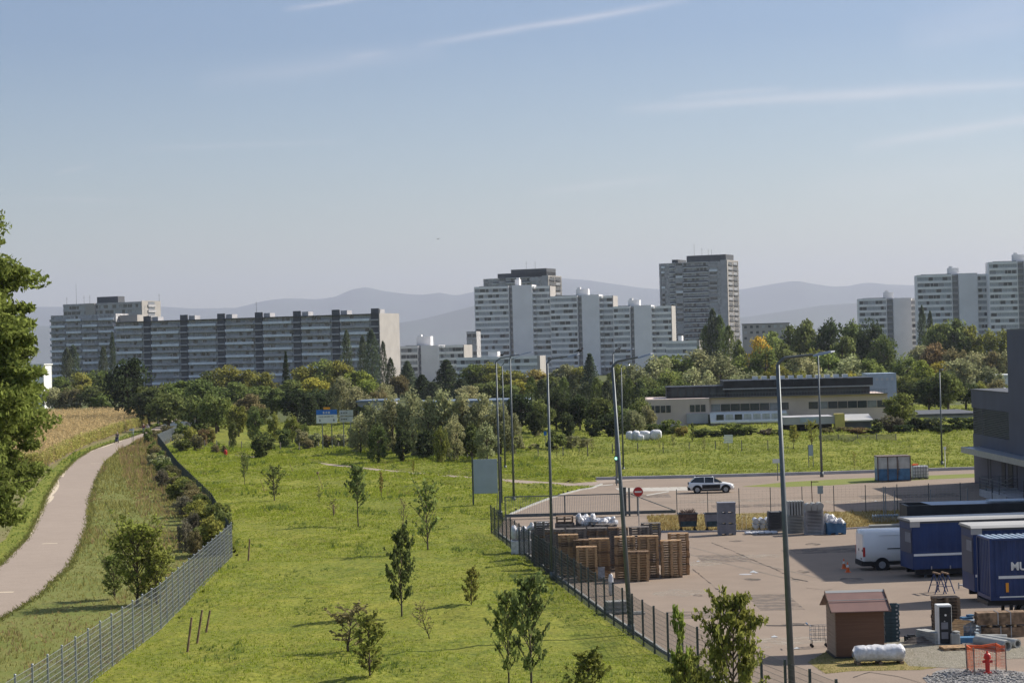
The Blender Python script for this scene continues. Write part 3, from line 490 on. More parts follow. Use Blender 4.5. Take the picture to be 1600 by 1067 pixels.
trees('the shrubs crowding the path side of the fence', [(231, 664, 24, 'b', 'g', -694), (239, 688, 26, 'b', 'g', -714), (248, 700, 32, 's', 'b', -726), (238, 706, 24, 'b', 's', -728), (258, 712, 34, 'b', 's', -742), (268, 726, 38, 's', 'b', -756), (252, 734, 30, 's', 'p', -764), (284, 738, 38, 'b', 'g', -772), (274, 750, 38, 'b', 'yg', -782), (298, 754, 40, 's', 'b', -796), (314, 762, 46, 'b', 'm', -812), (288, 774, 40, 's', 'p', -808), (338, 774, 54, 'b', 'g', -842), (316, 786, 50, 'b', 'yg', -838), (302, 800, 34, 's', 'p', -842), (346, 790, 44, 'b', 'm', -850), (330, 800, 58, 'b', 'yg', -868), (288, 812, 34, 's', 'p', -862), (306, 824, 32, 's', 'b', -872)])
rb = random.Random(17)
for i in range(20):
    t_ = (i + .3) / 20; y = 146 + 150 * t_ ** 1.25; x = float(np.interp(y, [q[1] for q in LF2], [q[0] for q in LF2])) - rb.uniform(.7, 1.5)
    put_tree(x, y, y, rb.uniform(1.75, 2.25), rb.uniform(2.4, 3.6), rb.choice(('bush', 'bush', 'soft')), COL[rb.choice(('g', 'yg', 'm', 's', 'b', 'g', 'yg'))], 'shrub', ['nearest', 'second nearest', 'third nearest', 'fourth nearest', 'fifth nearest', 'sixth nearest', 'seventh nearest', 'eighth nearest', 'ninth nearest', 'tenth nearest', 'eleventh nearest', 'twelfth nearest', 'thirteenth nearest', 'fourteenth nearest', 'fifteenth nearest', 'sixteenth nearest', 'seventeenth nearest', 'eighteenth nearest', 'second farthest', 'farthest'][i] + ' of the leafy bushes pressed against the end-on mesh fence', 'shrub', 'bushes pressed against the end-on fence')
# saplings of the meadow: close enough for leaves and twigs
def sapling_proto(seed, n, size, nbr, lowest, spread, up):
    rg = random.Random(seed); b = MB(); P = []; top = .93
    k0 = Vector((0, 0, -.01)); kpts = [k0]
    for i in range(1, 6): kpts.append(Vector((rg.uniform(-.02, .02), rg.uniform(-.02, .02), top * i / 5)))
    for i in range(5): b.tube(kpts[i], kpts[i+1], .017 * (1 - i / 6), .017 * (1 - (i + 1) / 6), 5)
    tips = [(kpts[4], kpts[5])]
    for i in range(nbr):
        t = lowest + (top - lowest) * (i + rg.random()) / nbr * .95; j = min(4, int(t / top * 5)); p = kpts[j].lerp(kpts[j+1], t / top * 5 - j)
        a = i * 2.4 + rg.uniform(-.4, .4); ln = spread * (1 - .75 * abs(t - .42) / .6) * rg.uniform(.7, 1.1); q = p + Vector((math.cos(a) * ln, math.sin(a) * ln, ln * up * rg.uniform(.6, 1.3)))
        b.tube(p, q, .007, .002, 4); tips.append((p, q))
        for s_ in range(2):
            q2 = p.lerp(q, .55) + Vector((rg.uniform(-1, 1), rg.uniform(-1, 1), rg.uniform(.1, 1))) * ln * .45; b.tube(p.lerp(q, .45), q2, .004, .0015, 4); tips.append((p.lerp(q, .45), q2))
    ng = np.random.default_rng(seed); cs = []
    for _ in range(n):
        p, q = rg.choice(tips); c = p.lerp(q, rg.uniform(.25, 1.05)); cs.append((c.x, c.y, c.z))
    cs = np.array(cs) + ng.normal(0, .018, (n, 3)) * np.array([1, 1, .6]); V, Fc = leaves(cs, size, ng, 1.7, .3)
    return npmesh('crown', V, Fc, LEAF), b.mesh('trunk', BARK)
SAP = dict(leafy=[sapling_proto(i + 1, 1250, .032, 26, .26, .34, .7) for i in range(3)], slim=[sapling_proto(i + 11, 900, .032, 18, .16, .22, .9) for i in range(3)],
           twig=[sapling_proto(i + 21, 130, .03, 18, .12, .36, 1.0) for i in range(3)], vase=[sapling_proto(i + 31, 700, .032, 20, .12, .34, 1.5) for i in range(3)],
           tallleaf=[sapling_proto(i + 61, 1500, .034, 26, .1, .36, .9) for i in range(3)],
           shrub=[sapling_proto(i + 51, 3000, .026, 46, .03, .44, 1.5) for i in range(3)],
           full=[sapling_proto(i + 41, 5200, .022, 40, .1, .42, .6) for i in range(3)])
def sap(px, ptop, pbase, pw, kd, ck, label, name='young_tree', cat='young tree', D=None, lean=0):
    if D: base = at(px, 600, D); g = Vector((base.x, D, 0))
    else: g = W(px, pbase)
    h = at(px, ptop, g.y).z; wd = pw * g.y / F / .72
    e = put_tree(g.x, g.y, g.y, h * 1.03, wd, kd, COL[ck], name, label, cat, protos=SAP[kd]); e.rotation_euler = (0, lean, e.rotation_euler.z if not lean else 0); return e
sap(214, 826, 944, 104, 'shrub', 'l', 'large feathery yellow green bush on the verge beside the near fence', 'shrub', 'shrub'); sap(246, 862, 944, 70, 'shrub', 'yg', 'smaller yellow green bush between the large verge bush and the fence', 'shrub', 'shrub'); sap(180, 872, 936, 54, 'shrub', 'g', 'small sparse bush left of the large feathery verge bush', 'shrub', 'shrub')
sap(560, 724, 823, 46, 'leafy', 'm', 'round-headed dark green sapling with a bare thin trunk in mid meadow')
sap(669, 760, 865, 66, 'vase', 'g', 'sapling with fanned olive green crown right of mid meadow')
sap(628, 822, 965, 60, 'tallleaf', 'm', 'tall loose dark green sapling with leaning trunk in the meadow centre')
sap(737, 886, 952, 36, 'tallleaf', 'yg', 'small reddish green sapling with dry grass round its foot')
sap(672, 938, 1003, 40, 'twig', 'b', 'nearly bare leaning sapling in the lower meadow', lean=-.25)
sap(566, 960, 1070, 74, 'tallleaf', 'yg', 'sapling with some yellow leaves at the lower left of centre', D=88)
sap(545, 950, 1022, 96, 'vase', 'b', 'wide sparse sapling just behind the yellow-leaved one', lean=.1)
sap(783, 925, 1080, 66, 'tallleaf', 'g', 'left one of the two tall leafy saplings at the bottom centre', D=86)
sap(818, 900, 1080, 84, 'tallleaf', 'm', 'right one of the two tall leafy saplings at the bottom centre', D=85)
sap(905, 1015, 1110, 84, 'tallleaf', 'yg', 'leafy sapling top with yellow tinged leaves at the bottom edge', D=76)
sap(1052, 942, 1120, 70, 'slim', 'l', 'thin sparse bright green tree at the bottom by the fence', D=68)
sap(1134, 926, 1150, 118, 'full', 'yg', 'dense leafy cherry-like tree at the bottom in front of the yard', D=66)
sap(1064, 1020, 1150, 84, 'full', 'yg', 'low leafy crown left of the dense tree at the bottom', D=68)
sap(382, 710, 758, 22, 'vase', 'm', 'upright vase-shaped sapling with reddish tip in the upper left meadow')
sap(429, 732, 785, 46, 'vase', 'm', 'broom-shaped green sapling in the upper left meadow')
sap(596, 736, 777, 16, 'slim', 'o', 'small brownish sapling right of the round-headed sapling')
sap(499, 760, 790, 14, 'twig', 'yg', 'thin twiggy sapling below the leaning stick')
sap(521, 780, 810, 26, 'twig', 'b', 'dry small sapling tied to a wooden stub')
sap(631, 780, 838, 22, 'twig', 'b', 'bare sapling above the tall loose one')
sap(1238, 664, 702, 24, 'leafy', 'yg', 'small green tree left of the information board', D=268)
sap(1266, 660, 700, 30, 'vase', 'yg', 'small green tree behind the information board', D=272)
sap(1080, 660, 688, 16, 'slim', 'g', 'slim small tree before the tan office front', D=290)
sap(1335, 706, 735, 14, 'twig', 'y', 'thin yellowish sapling on the meadow bank left of the skip')
sap(1480, 692, 726, 16, 'twig', 'yg', 'thin sapling beside the white post on the bank')
sap(576, 706, 722, 12, 'slim', 'm', 'tiny sapling on the meadow beyond the footpath')
sap(646, 720, 740, 10, 'slim', 'y', 'tiny yellow sapling by the footpath')
for i, (px, py) in enumerate(((905, 708), (925, 706), (1030, 700), (1052, 700), (962, 702), (1100, 706), (870, 716))):
    sap(px, py - 22, py + 2, 14, 'twig', 'b' if i % 2 else 'yg', ORD[i] + ' of the thin saplings on the bank behind the road' if False else ['thin brown sapling on the bank right of the round bushes', 'small twiggy sapling on the bank left of the twin poles', 'bare sapling on the bank below the white wrapped bales', 'thin green sapling on the bank left of the board sign', 'low sapling on the bank between the twin poles', 'thin sapling on the bank below the pale stacked sign', 'twiggy sapling on the bank right of the tall single pole'][i])
# big tree at the left edge
rgn = np.random.default_rng(77); bl = []
for _ in range(520):
    d = rgn.normal(size=3); d /= np.linalg.norm(d); r = rgn.uniform(.4, 1) ** .5; bl.append((d[0] * r * 6.4, d[1] * r * 5.4, 12.9 + d[2] * r * 9.8, rgn.uniform(.4, 1.05)))
bl = np.array(bl); n_ = 210000; k = rgn.integers(0, len(bl), n_); d = rgn.normal(size=(n_, 3)); d /= np.linalg.norm(d, axis=1)[:, None]
Pn = bl[k, :3] + d * bl[k, 3][:, None] * rgn.uniform(.3, 1.25, (n_, 1)) * np.array([1.15, 1.15, .5]); Vn, Fn = leaves(Pn, .125, rgn, 2.4, .5)
bt = thing('walnut_tree', 'large leafy green tree cut off by the left edge of the view', 'tree', (-29.3, 104, 0))
cr = link('crown', npmesh('crown', Vn, Fn, LEAF), bt); cr.color = (.20, .235, .06, 1)
b = MB(); b.tube((0, 0, -.1), (.2, 0, 7), .45, .32, 10); b.tube((.2, 0, 7), (.4, .3, 17), .32, .08, 8)
rg = random.Random(9)
for i in range(60):
    z = rg.uniform(3, 18); a = rg.uniform(0, 6.28); l_ = rg.uniform(3.5, 6.8) * (1 - abs(z - 10) / 16); b.tube((.2, 0, z), (.2 + math.cos(a) * l_, math.sin(a) * l_, z + rg.uniform(.6, 2.4)), .13, .025, 5)
b.build('trunk', BARK, bt)
# ---------------------------------------------------------------- grass, corn (uncountable stuff)
def tufts(name, poly, dens_fn, n, hmin, hmax, wd, col, seed, label, cat='grass', blades=3, zoff=0.0, trans=.35, keep=None):
    rg = np.random.default_rng(seed); P = np.array(poly); x = rg.uniform(P[:, 0].min(), P[:, 0].max(), n * 3); y = P[:, 1].min() + (P[:, 1].max() - P[:, 1].min()) * rg.uniform(0, 1, n * 3) ** 1.5
    ok = in_poly(x, y, poly) & (np.abs(x) < y * .262 + 6)
    if keep is not None: ok &= keep(x, y)
    x, y = x[ok][:n], y[ok][:n]; n = len(x)
    ns = np.sin(x * .31 + np.sin(y * .11) * 2) + np.sin(y * .23 + x * .13) + np.sin(x * 1.1 + y * .53) * .6; s = np.clip(.75 + ns * .22, .3, 1.5) * np.clip(y / 150, .8, 2.0)
    h = rg.uniform(hmin, hmax, n) * s; Vs, Fs = [], []; gz = bump(x, y) if name in ('meadow_grass', 'tall_meadow_grass', 'bank_grass') else np.zeros(n)
    for j in range(blades):
        a = rg.uniform(0, 6.283, n); ln = rg.uniform(.2, .9, n) * h; ww = wd * rg.uniform(.6, 1.4, n) * np.clip(y / 120, 1, 3)
        ox, oy = x + rg.normal(0, .05, n), y + rg.normal(0, .05, n); ca, sa = np.cos(a), np.sin(a)
        V = np.stack([np.stack([ox - sa * ww, oy + ca * ww, gz], 1), np.stack([ox + sa * ww, oy - ca * ww, gz], 1), np.stack([ox + ca * ln, oy + sa * ln, gz + h], 1)], 1); Vs.append(V.reshape(-1, 3))
    V = np.concatenate(Vs); Fc = np.arange(len(V)).reshape(-1, 3)
    return link(name, npmesh(name, V, Fc, foliage(name + '_blades', False, col, trans, .35)), kind='stuff', label=label, cat=cat)
nearm = [p for p in mead if p[1] < 240]
mnear = LF + LF2[1:] + [(-50, 330), (0, 300)] + w2((940, 757)) + road_l[::-1] + FEN[1:] + [(14, 50), (-18, 50)]
off_path = lambda x, y: np.abs(y - np.interp(x, [p[0] for p in fp], [p[1] for p in fp])) > np.interp(x, [fp[0][0], fp[-1][0]], [1.2, 3.0])
tufts('meadow_grass', mnear, None, 150000, .06, .17, .018, (.28, .32, .042), 1, 'bright green short grass covering the near meadow', keep=off_path)
tufts('tall_meadow_grass', mnear, None, 13000, .16, .4, .022, (.14, .19, .045), 2, 'darker taller grass tufts dotted over the near meadow', keep=lambda x, y: (np.sin(x * .9 + 1.7 * np.sin(y * .21)) + np.sin(y * .37 + x * .23) > 1.15) & off_path(x, y), blades=5)
mfar = w2((1700, 727), (1520, 733), (1300, 740), (1100, 745), (940, 749)) + [(-8, 232), (-30, 300), (-55, 420), (150, 420), (160, 250)]
tufts('dry_meadow_grass', mnear, None, 12000, .08, .26, .02, (.34, .29, .11), 14, 'dry straw coloured grass patches scattered over the near meadow', keep=lambda x, y: (vnoise(x / 2.7, y / 4.1, 9) > .66) & off_path(x, y), blades=4)
tufts('bank_grass', mfar, None, 70000, .06, .22, .022, (.25, .28, .055), 3, 'green grass on the far bank behind the road', keep=lambda x, y: y > np.interp(x, [-10, 10, 30, 60, 160], [236, 236, 236, 244, 262]) * 0 + 216)
tufts('verge_grass', pathR + LF3[::-1] + LF2[::-1][1:] + LF[::-1][1:] + [(-22, 60)], None, 46000, .10, .42, .02, (.27, .25, .08), 4, 'wild yellowing grass on the verge between path and fence')
tufts('dry_weeds', pathR + LF3[::-1] + LF2[::-1][1:] + LF[::-1][1:] + [(-22, 60)], None, 16000, .2, .6, .02, (.30, .20, .11), 5, 'brown seeded weeds in the verge beside the fence', keep=lambda x, y: (x > np.interp(y, [60, 100, 145, 182, 240, 323], [-22, -22, -24, -32, -44, -60])) | (np.sin(x * .7) + np.sin(y * .13) > 1.0))
tufts('strip_grass', pathL + strip[::-1], None, 12000, .08, .2, .02, (.13, .20, .035), 6, 'green grass strip along the left edge of the cycle path')
tufts('field_grass', strip + lf_edge[::-1], None, 24000, .05, .14, .03, (.2, .18, .06), 8, 'short mown dry grass left of the path', keep=lambda x, y: y < 272)
tufts('dry_bank_grass', w2((1010, 806), (1060, 804), (1200, 801), (1330, 799), (1420, 797), (1420, 812), (1380, 822), (1320, 826), (1200, 829), (1080, 830), (1020, 830)), None, 6000, .08, .3, .015, (.3, .22, .09), 9, 'dry yellow grass strip along the yard\'s wire fence')
tufts('patch_weeds', w2((1262, 1034), (1290, 1018), (1320, 1012), (1420, 1012), (1480, 1018), (1480, 1040), (1440, 1046), (1330, 1048), (1290, 1052)), None, 1800, .05, .16, .012, (.2, .2, .06), 12, 'thin weeds growing around the white bale')
for nm_, edge, sg_, sd_ in (('path_edge_grass', pathR, 1, 21), ('path_margin_grass', pathL, -1, 22)):
    rgq = np.random.default_rng(sd_); Vq = []
    for (xa, ya), (xb, yb) in zip(edge[:-1], edge[1:]):
        n_ = int(abs(yb - ya) * 26) + 10; t_ = rgq.uniform(0, 1, n_); off = rgq.normal(0, .16, n_) + sg_ * .1; x = xa + (xb - xa) * t_ + off; y = ya + (yb - ya) * t_; h = rgq.uniform(.06, .22, n_); a = rgq.uniform(0, 6.28, n_); ww = .03
        Vq.append(np.stack([np.stack([x - ww, y, 0 * x], 1), np.stack([x + ww, y, 0 * x], 1), np.stack([x + np.cos(a) * h, y + np.sin(a) * h, h], 1)], 1).reshape(-1, 3))
    Vq = np.concatenate(Vq); link(nm_, npmesh(nm_, Vq, np.arange(len(Vq)).reshape(-1, 3), foliage(nm_ + '_blades', False, (.2, .2, .06), .3, .5)), kind='stuff', label='ragged grass along the ' + ('right' if sg_ > 0 else 'left') + ' edge of the cycle path', cat='grass')
def corn():
    rg = np.random.default_rng(4); xs, ys = [], []
    y = rg.uniform(270, 525, 90000); x = rg.uniform(-175, -58, 90000); row = np.round(x / .8) * .8 + rg.normal(0, .1, len(x)); x = row
    ok = in_poly(x, y, corn_poly) & (x > -y * .262 - 4); x, y = x[ok][:34000], y[ok][:34000]; n = len(x); V = []
    h = rg.uniform(1.7, 2.35, n)
    for j in range(6):
        a = rg.uniform(0, 6.283, n); zz = h * rg.uniform(.25, .95, n); ln = rg.uniform(.35, .75, n); ca, sa = np.cos(a), np.sin(a); ww = .055
        z2 = zz + rg.uniform(-.35, .3, n)
        V.append(np.stack([np.stack([x - sa * ww, y + ca * ww, zz], 1), np.stack([x + sa * ww, y - ca * ww, zz], 1), np.stack([x + ca * ln, y + sa * ln, z2], 1)], 1).reshape(-1, 3))
    ww = .03; V.append(np.stack([np.stack([x - ww, y, 0 * x], 1), np.stack([x + ww, y, 0 * x], 1), np.stack([x, y, h + .15], 1)], 1).reshape(-1, 3))
    V = np.concatenate(V); link('maize_field', npmesh('maize_field', V, np.arange(len(V)).reshape(-1, 3), foliage('dry_maize', False, (.54, .41, .21), .35, .75)), kind='stuff', label='dry brown maize field left of the cycle path', cat='maize')
    x = np.concatenate([rg.uniform(-68, -60, 420), np.interp(yy := rg.uniform(273, 520, 1500), [273, 300, 343, 390, 455, 525], [-60, -63.5, -68.5, -72, -76.5, -85])]); y = np.concatenate([rg.uniform(268.5, 272, 420), yy]); x = x + rg.uniform(-1.2, .5, len(x)); n = len(x); V = []
    for j in range(12):
        a = rg.uniform(0, 6.283, n); zz = rg.uniform(.3, 2.0, n); ln = rg.uniform(.3, .7, n); ca, sa = np.cos(a), np.sin(a); ww = .07
        V.append(np.stack([np.stack([x - sa * ww, y + ca * ww, zz], 1), np.stack([x + sa * ww, y - ca * ww, zz], 1), np.stack([x + ca * ln, y + sa * ln, zz + rg.uniform(-.3, .35, n)], 1)], 1).reshape(-1, 3))
    V = np.concatenate(V); link('green_maize', npmesh('green_maize', V, np.arange(len(V)).reshape(-1, 3), foliage('green_maize_leaf', False, (.36, .34, .10), .35, .6)), kind='stuff', label='greener maize plants along the path side of the field', cat='maize')
corn()

# ================================================================ APARTMENT BUILDINGS
PANE = {}
for kk, mm in (('g', 'glass'), ('h', 'glass2'), ('s', 'shut')):
    b = MB(); b.box(0, -1, 0, 1, 0, 1); PANE[kk] = b.mesh('window', M[mm])
def add_windows(t, wins, name='window'):
    """wins: (x, y, z, w, h, rz, kind); 100 parts, the rest one part of kind stuff"""
    wins = sorted(wins, key=lambda q: -q[2]); rest = {}
    for i, (x, y, z, w_, h_, rz, kd) in enumerate(wins):
        if i < 100:
            o = bpy.data.objects.new(name, PANE[kd]); C.objects.link(o); o.parent = t; o.location = (x, y, z); o.rotation_euler = (0, 0, rz); o.scale = (w_, .06, h_)
        else: rest.setdefault(0, MB()).mi = {'g': 0, 'h': 1, 's': 2}[kd]; co, si = math.cos(rz), math.sin(rz); rest[0].add([(x + a * w_ * co + c * .06 * si, y + a * w_ * si - c * .06 * co, z + d * h_) for d in (0, 1) for a, c in ((0, 1), (1, 1), (1, 0), (0, 0))], [(0,3,2,1),(4,5,6,7),(0,1,5,4),(1,2,6,5),(2,3,7,6),(3,0,4,7)])
    if rest: rest[0].build(name, [M['glass'], M['glass2'], M['shut']], t, kind='stuff')
class Bld:                                      # local frame: x along the front (right end nearer the viewer), y going back
    def __init__(s, name, label, px, D, rot, cat='apartment block', group=None):
        s.rot = rot; p = at(px, 520, D); s.o = Vector((p.x, D, 0)); s.t = thing(name, label, cat, (p.x, D, 0), -rot, group); s.wall = MB(); s.wins = []; s.rg = random.Random(int(px))
    def lx(s, px, yb=0):                        # photo column -> local x on the front plane shifted back by yb
        tx = (uv(px, 500)[0]) / F; ca, sa = math.cos(s.rot), math.sin(s.rot); ox, oy = s.o.x + yb * sa, s.o.y + yb * ca
        return (tx * oy - ox) / (ca + tx * sa)
    def z(s, px, py, yb=0):
        x = s.lx(px, yb); D = s.o.y - x * math.sin(s.rot) + yb * math.cos(s.rot); return at(px, py, D).z
    def bands(s, xa, xb, y, zt, nf, fh, m=0, cm=3, dens=.6, rz=0, side=False):
        """strip-window facade hanging from height zt; front if rz==0, right end face (plane x=y) if side"""
        for i in range(nf):
            z1 = zt - i * fh; s.wall.mi = m
            if side: s.wall.box(y, xa, z1 - .42 * fh, y + .3, xb, z1)
            else: s.wall.box(xa, y - .3, z1 - .42 * fh, xb, y, z1)
            zb = z1 - fh; x = xa + .3; hh = .58 * fh
            while x < xb - .8:
                w_ = min(s.rg.uniform(1.0, 2.6), xb - x - .2)
                if s.rg.random() < dens: s.wins.append(((y, x, zb, w_, hh, math.pi / 2, 'g' if s.rg.random() < .5 else 'h') if side else (x, y, zb, w_, hh, 0, 'g' if s.rg.random() < .6 else ('h' if s.rg.random() < .5 else 's'))))
                else: s.wins.append(((y, x, zb, w_, hh, math.pi / 2, 's') if side else (x, y, zb, w_, hh, 0, 's')))
                x += w_ + s.rg.uniform(.1, .5)
    def done(s, mats=None, extra=()):
        s.wall.build('wall', [M[k] for k in (mats or ('white', 'whiteb', 'cream', 'core', 'dgrey', 'grey', 'rail'))], s.t)
        add_windows(s.t, s.wins); return s.t
def masts(t, lst):
    for x, y, z, h in lst:
        b = MB(); b.tube((x, y, z), (x, y, z + h), .09, .04, 4); b.tube((x - .7, y, z + h * .7), (x + .7, y, z + h * .7), .04, n=4); b.tube((x - .5, y, z + h * .85), (x + .5, y, z + h * .85), .04, n=4); b.build('antenna', M['dsteel'], t)
def module(label, D, rot, x0, x1, x2, x3, x4, x5, topL, topB, topR, boxp=None, zb=0, lowR=None, group=None, floors=20, dep=14):
    """white strip-window block with recessed stair bay, blank projecting wall and sunlit rounded balconies"""
    B_ = Bld('stepped_apartment_block', label, x0, D, rot, group=group); w_ = B_.wall; fh = 2.8
    a, b_, c, d, e, f = [B_.lx(q) for q in (x0, x1, x2, x3, x4, x5)]
    zl, zB, zr = B_.z(x0, topL), B_.z(x2, topB), B_.z((x4 + x5) / 2, topR); pj = 2.6
    w_.mi = 3; w_.box(a, 0, 0, b_, dep, zl - .3); w_.box(b_, 1.4, 0, c, dep - 1, zl - .3)
    nl = int(zl / fh); B_.bands(a, b_ - .0, 0, zl, nl, fh, 0, dens=.55)
    w_.mi = 0
    w_.box(a - .25, -.25, 0, a, dep, zl); w_.box(b_, -.25, 0, b_ + .35, 1.4, zl)
    for i in range(nl):                                    # stair bay: thin slabs in shade
        w_.mi = 5; w_.box(b_ + .35, .6, zl - i * fh - .9, c, 1.4, zl - i * fh); B_.wins.append((b_ + .6, 1.4, zl - (i + 1) * fh + .05, c - b_ - .9, 1.6, 0, 'h'))
    w_.mi = 1; w_.box(c, -pj, 0, d, dep * .6, zB)
    n2 = int(zr / fh)
    for i in range(n2):                                    # rounded balconies against the sunlit side
        zz = zr - i * fh; w_.mi = 0; P = [(d, -pj + .5), (d + (e - d) * .7, -pj + .8), (e + .1, -pj + 1.5), (e + .1, -.3), (d, -.3)]
        w_.add([(x, y, zz - 1.15) for x, y in P] + [(x, y, zz - .05) for x, y in P], [tuple(range(4, -1, -1)), tuple(range(5, 10))] + [(k, (k+1) % 5, 5 + (k+1) % 5, 5 + k) for k in range(5)])
    w_.mi = 3; w_.box(d, 0, 0, f, dep, zr - .3); B_.bands(e, f, 0, zr, n2, fh, 0, dens=.5)
    w_.mi = 2; w_.box(f, -.25, 0, f + .3, dep, zr)
    w_.mi = 4; w_.box(a + 2, 1, zl - .29, b_, dep - 1, zl + .25)
    t = B_.done()
    if boxp:
        xa, xb, yt = boxp; b = MB(); x_a, x_b = B_.lx(xa, 4), B_.lx(xb, 4); b.box(x_a, 4, zl - .3, x_b, 8, B_.z(xa, yt, 4)); b.box(x_a + .6, 4.6, B_.z(xa, yt, 4), x_a + 2.2, 6, B_.z(xa, yt, 4) + .9); b.build('roof_plant_room', M['white'], t)
    return B_
GS = 'white stepped apartment blocks'
module('tallest white stepped apartment block left of centre, beneath the darker penthouse tower', 1050, R(12), 743, 795, 803, 834, 838, 860, 448.5, 446, 447, (806, 813, 437), group=GS)
module('middle white stepped apartment block with blank wall, right of the tallest one', 1040, R(12), 861, 902, 911, 938, 943, 958, 463, 461, 462, (901, 920, 452), group=GS)
module('lowest white stepped block touching the dark balcony tower\'s left side', 1030, R(12), 959, 984, 992, 1019, 1024, 1049, 479, 477.5, 478, (982, 1000, 469), group=GS)
module('low white block with blank grey wall right of the long slab', 960, R(14), 625, 651, 659, 687, 694, 723, 541, 540, 539, (650, 672, 510 + 16), group=GS)
b_ = Bld('apartment_wing', 'grey rear wing of the low white block', 729, 1010, R(10), cat='apartment wing')
x1 = b_.lx(744); b_.wall.mi = 3; zt = b_.z(729, 518); b_.wall.box(0, 0, 0, x1, 10, zt); b_.bands(0, x1, 0, zt, 9, 2.8, 5, dens=.7); b_.done()
module('lowest block of the right-hand apartment group, farthest left', 1030, R(6), 1343, 1385, 1396, 1424, 1425, 1436, 467, 466, 466, (1382, 1397, 457), group=GS)
module('middle block of the right-hand apartment group with tall blank wall', 1000, R(6), 1435, 1488, 1499, 1528, 1529, 1549, 430, 427.5, 428, (1483, 1500, 419), group=GS)
module('tallest block of the right-hand apartment group, cut by the frame edge', 985, R(6), 1548, 1591, 1602, 1632, 1633, 1650, 409.5, 407, 408, (1585, 1606, 398), group=GS)
# low white block in front of the tall one, and low one before the tower
for lab, x0, x1, yt, D in (('low white two-storey block at the foot of the tallest stepped block', 712, 838, 559, 900), ('low white block at the foot of the balcony tower', 1040, 1088, 533, 960)):
    b_ = Bld('low_apartment_block', lab, x0, D, R(12)); X = b_.lx(x1); zt = b_.z(x0, yt); b_.wall.mi = 3; b_.wall.box(0, 0, 0, X, 12, zt - .2); b_.bands(0, X, 0, zt, 5, 2.8, 0, dens=.3); b_.wall.mi = 2; b_.wall.box(X, -.35, 0, X + 1.2, 12, zt)
    b_.wall.mi = 0; b_.wall.box(X * .38, 2, zt - .2, X * .5, 7, zt + 2.2); b_.done()
# dark balcony tower and its hidden twin
def tower(label, x0, x1, x2, D, rot, tops, nf, fh=2.8):
    B_ = Bld('balcony_tower', label, x0, D, rot, group='grey balcony towers'); X1 = B_.lx(x1); w_ = B_.wall
    rgt = B_.rg; zmain = B_.z(x0, tops[-1][2]); w_.mi = 3; w_.box(0, 0, 0, X1, 19, zmain)
    w_.mi = 5; w_.box(0, -.5, 0, .9, 19, zmain); w_.box(X1 - 4.0, -.6, 0, X1 - .4, 1, zmain + .6)
    cols = [(1.2, 3.2, 'o'), (6.2 * X1 / 40, 9.5 * X1 / 40, 'b'), (9.7 * X1 / 40, 13.8 * X1 / 40, 'g'), (14.2 * X1 / 40, 29 * X1 / 40, 'b'), (29.4 * X1 / 40, 34 * X1 / 40, 'g')]
    for i in range(nf):
        zz = zmain - i * fh
        for xa, xb, kd in cols:
            if kd == 'b':
                w_.mi = 4; w_.box(xa, -1.2, zz - fh, xb, -1.1, zz - fh + .8); w_.mi = 6; w_.box(xa, -1.3, zz - fh - .35, xb, 0, zz - fh - .01); w_.mi = 6; w_.box(xa, -1.25, zz - .2, xb, -.2, zz - .0)
                x = xa + .2
                while x < xb - 1: B_.wins.append((x, 0, zz - fh + .3, 1.5, 2.0, 0, rgt.choice('ghss'))); x += 1.5 + rgt.uniform(.5, 1.4)
            else:
                w_.mi = rgt.choice((5, 5, 6)); w_.box(xa, -.6, zz - fh, xb, -.1, zz - fh + 1.2); B_.wins.append((xa + .2, -.15, zz - fh + 1.3, xb - xa - .5, 1.3, 0, rgt.choice('hsg')))
        ya = 1.0
        for k2 in range(2):                                # sunlit right side: two window groups per floor
            w_.mi = 2; yy = ya + k2 * 9; B_.wins.append((X1, yy + .5, zz - fh + .9, 6.2, 1.35, math.pi / 2, 'h' if rgt.random() < .6 else 'g')); w_.mi = 4; w_.box(X1 + .02, yy + .3, zz - fh + .35, X1 + .5, yy + 7.4, zz - fh + .8)
    w_.mi = 2; w_.box(X1 - .39, -.65, 0, X1, 19.2, zmain + .5)
    for xa, xb, yt in tops[:-1]:
        w_.mi = 4; w_.box(B_.lx(xa), .3, zmain, B_.lx(xb) - .2, 14, B_.z(xa, yt)); 
    return B_
T = tower('tall grey balcony tower with sunlit right side, the highest building in view', 1033, 1139, 1160, 1190, R(24), [(1052, 1062, 406), (1075, 1137, 400), (0, 0, 412)], 22)
t = T.done(); masts(t, [(T.lx(1082), 6, T.z(1082, 400), 7), (T.lx(1094), 6, T.z(1094, 400), 5), (T.lx(1104), 6, T.z(1104, 400), 4), (T.lx(1109), 6, T.z(1109, 400), 4)])
T = tower('dark topped tower showing above and behind the tallest white stepped block', 758, 859, 879, 1240, R(24), [(779, 856, 428), (800, 856, 421.5), (0, 0, 436)], 12)
t = T.done(); masts(t, [(T.lx(818), 6, T.z(818, 421), 5), (T.lx(832), 6, T.z(832, 421), 5)])
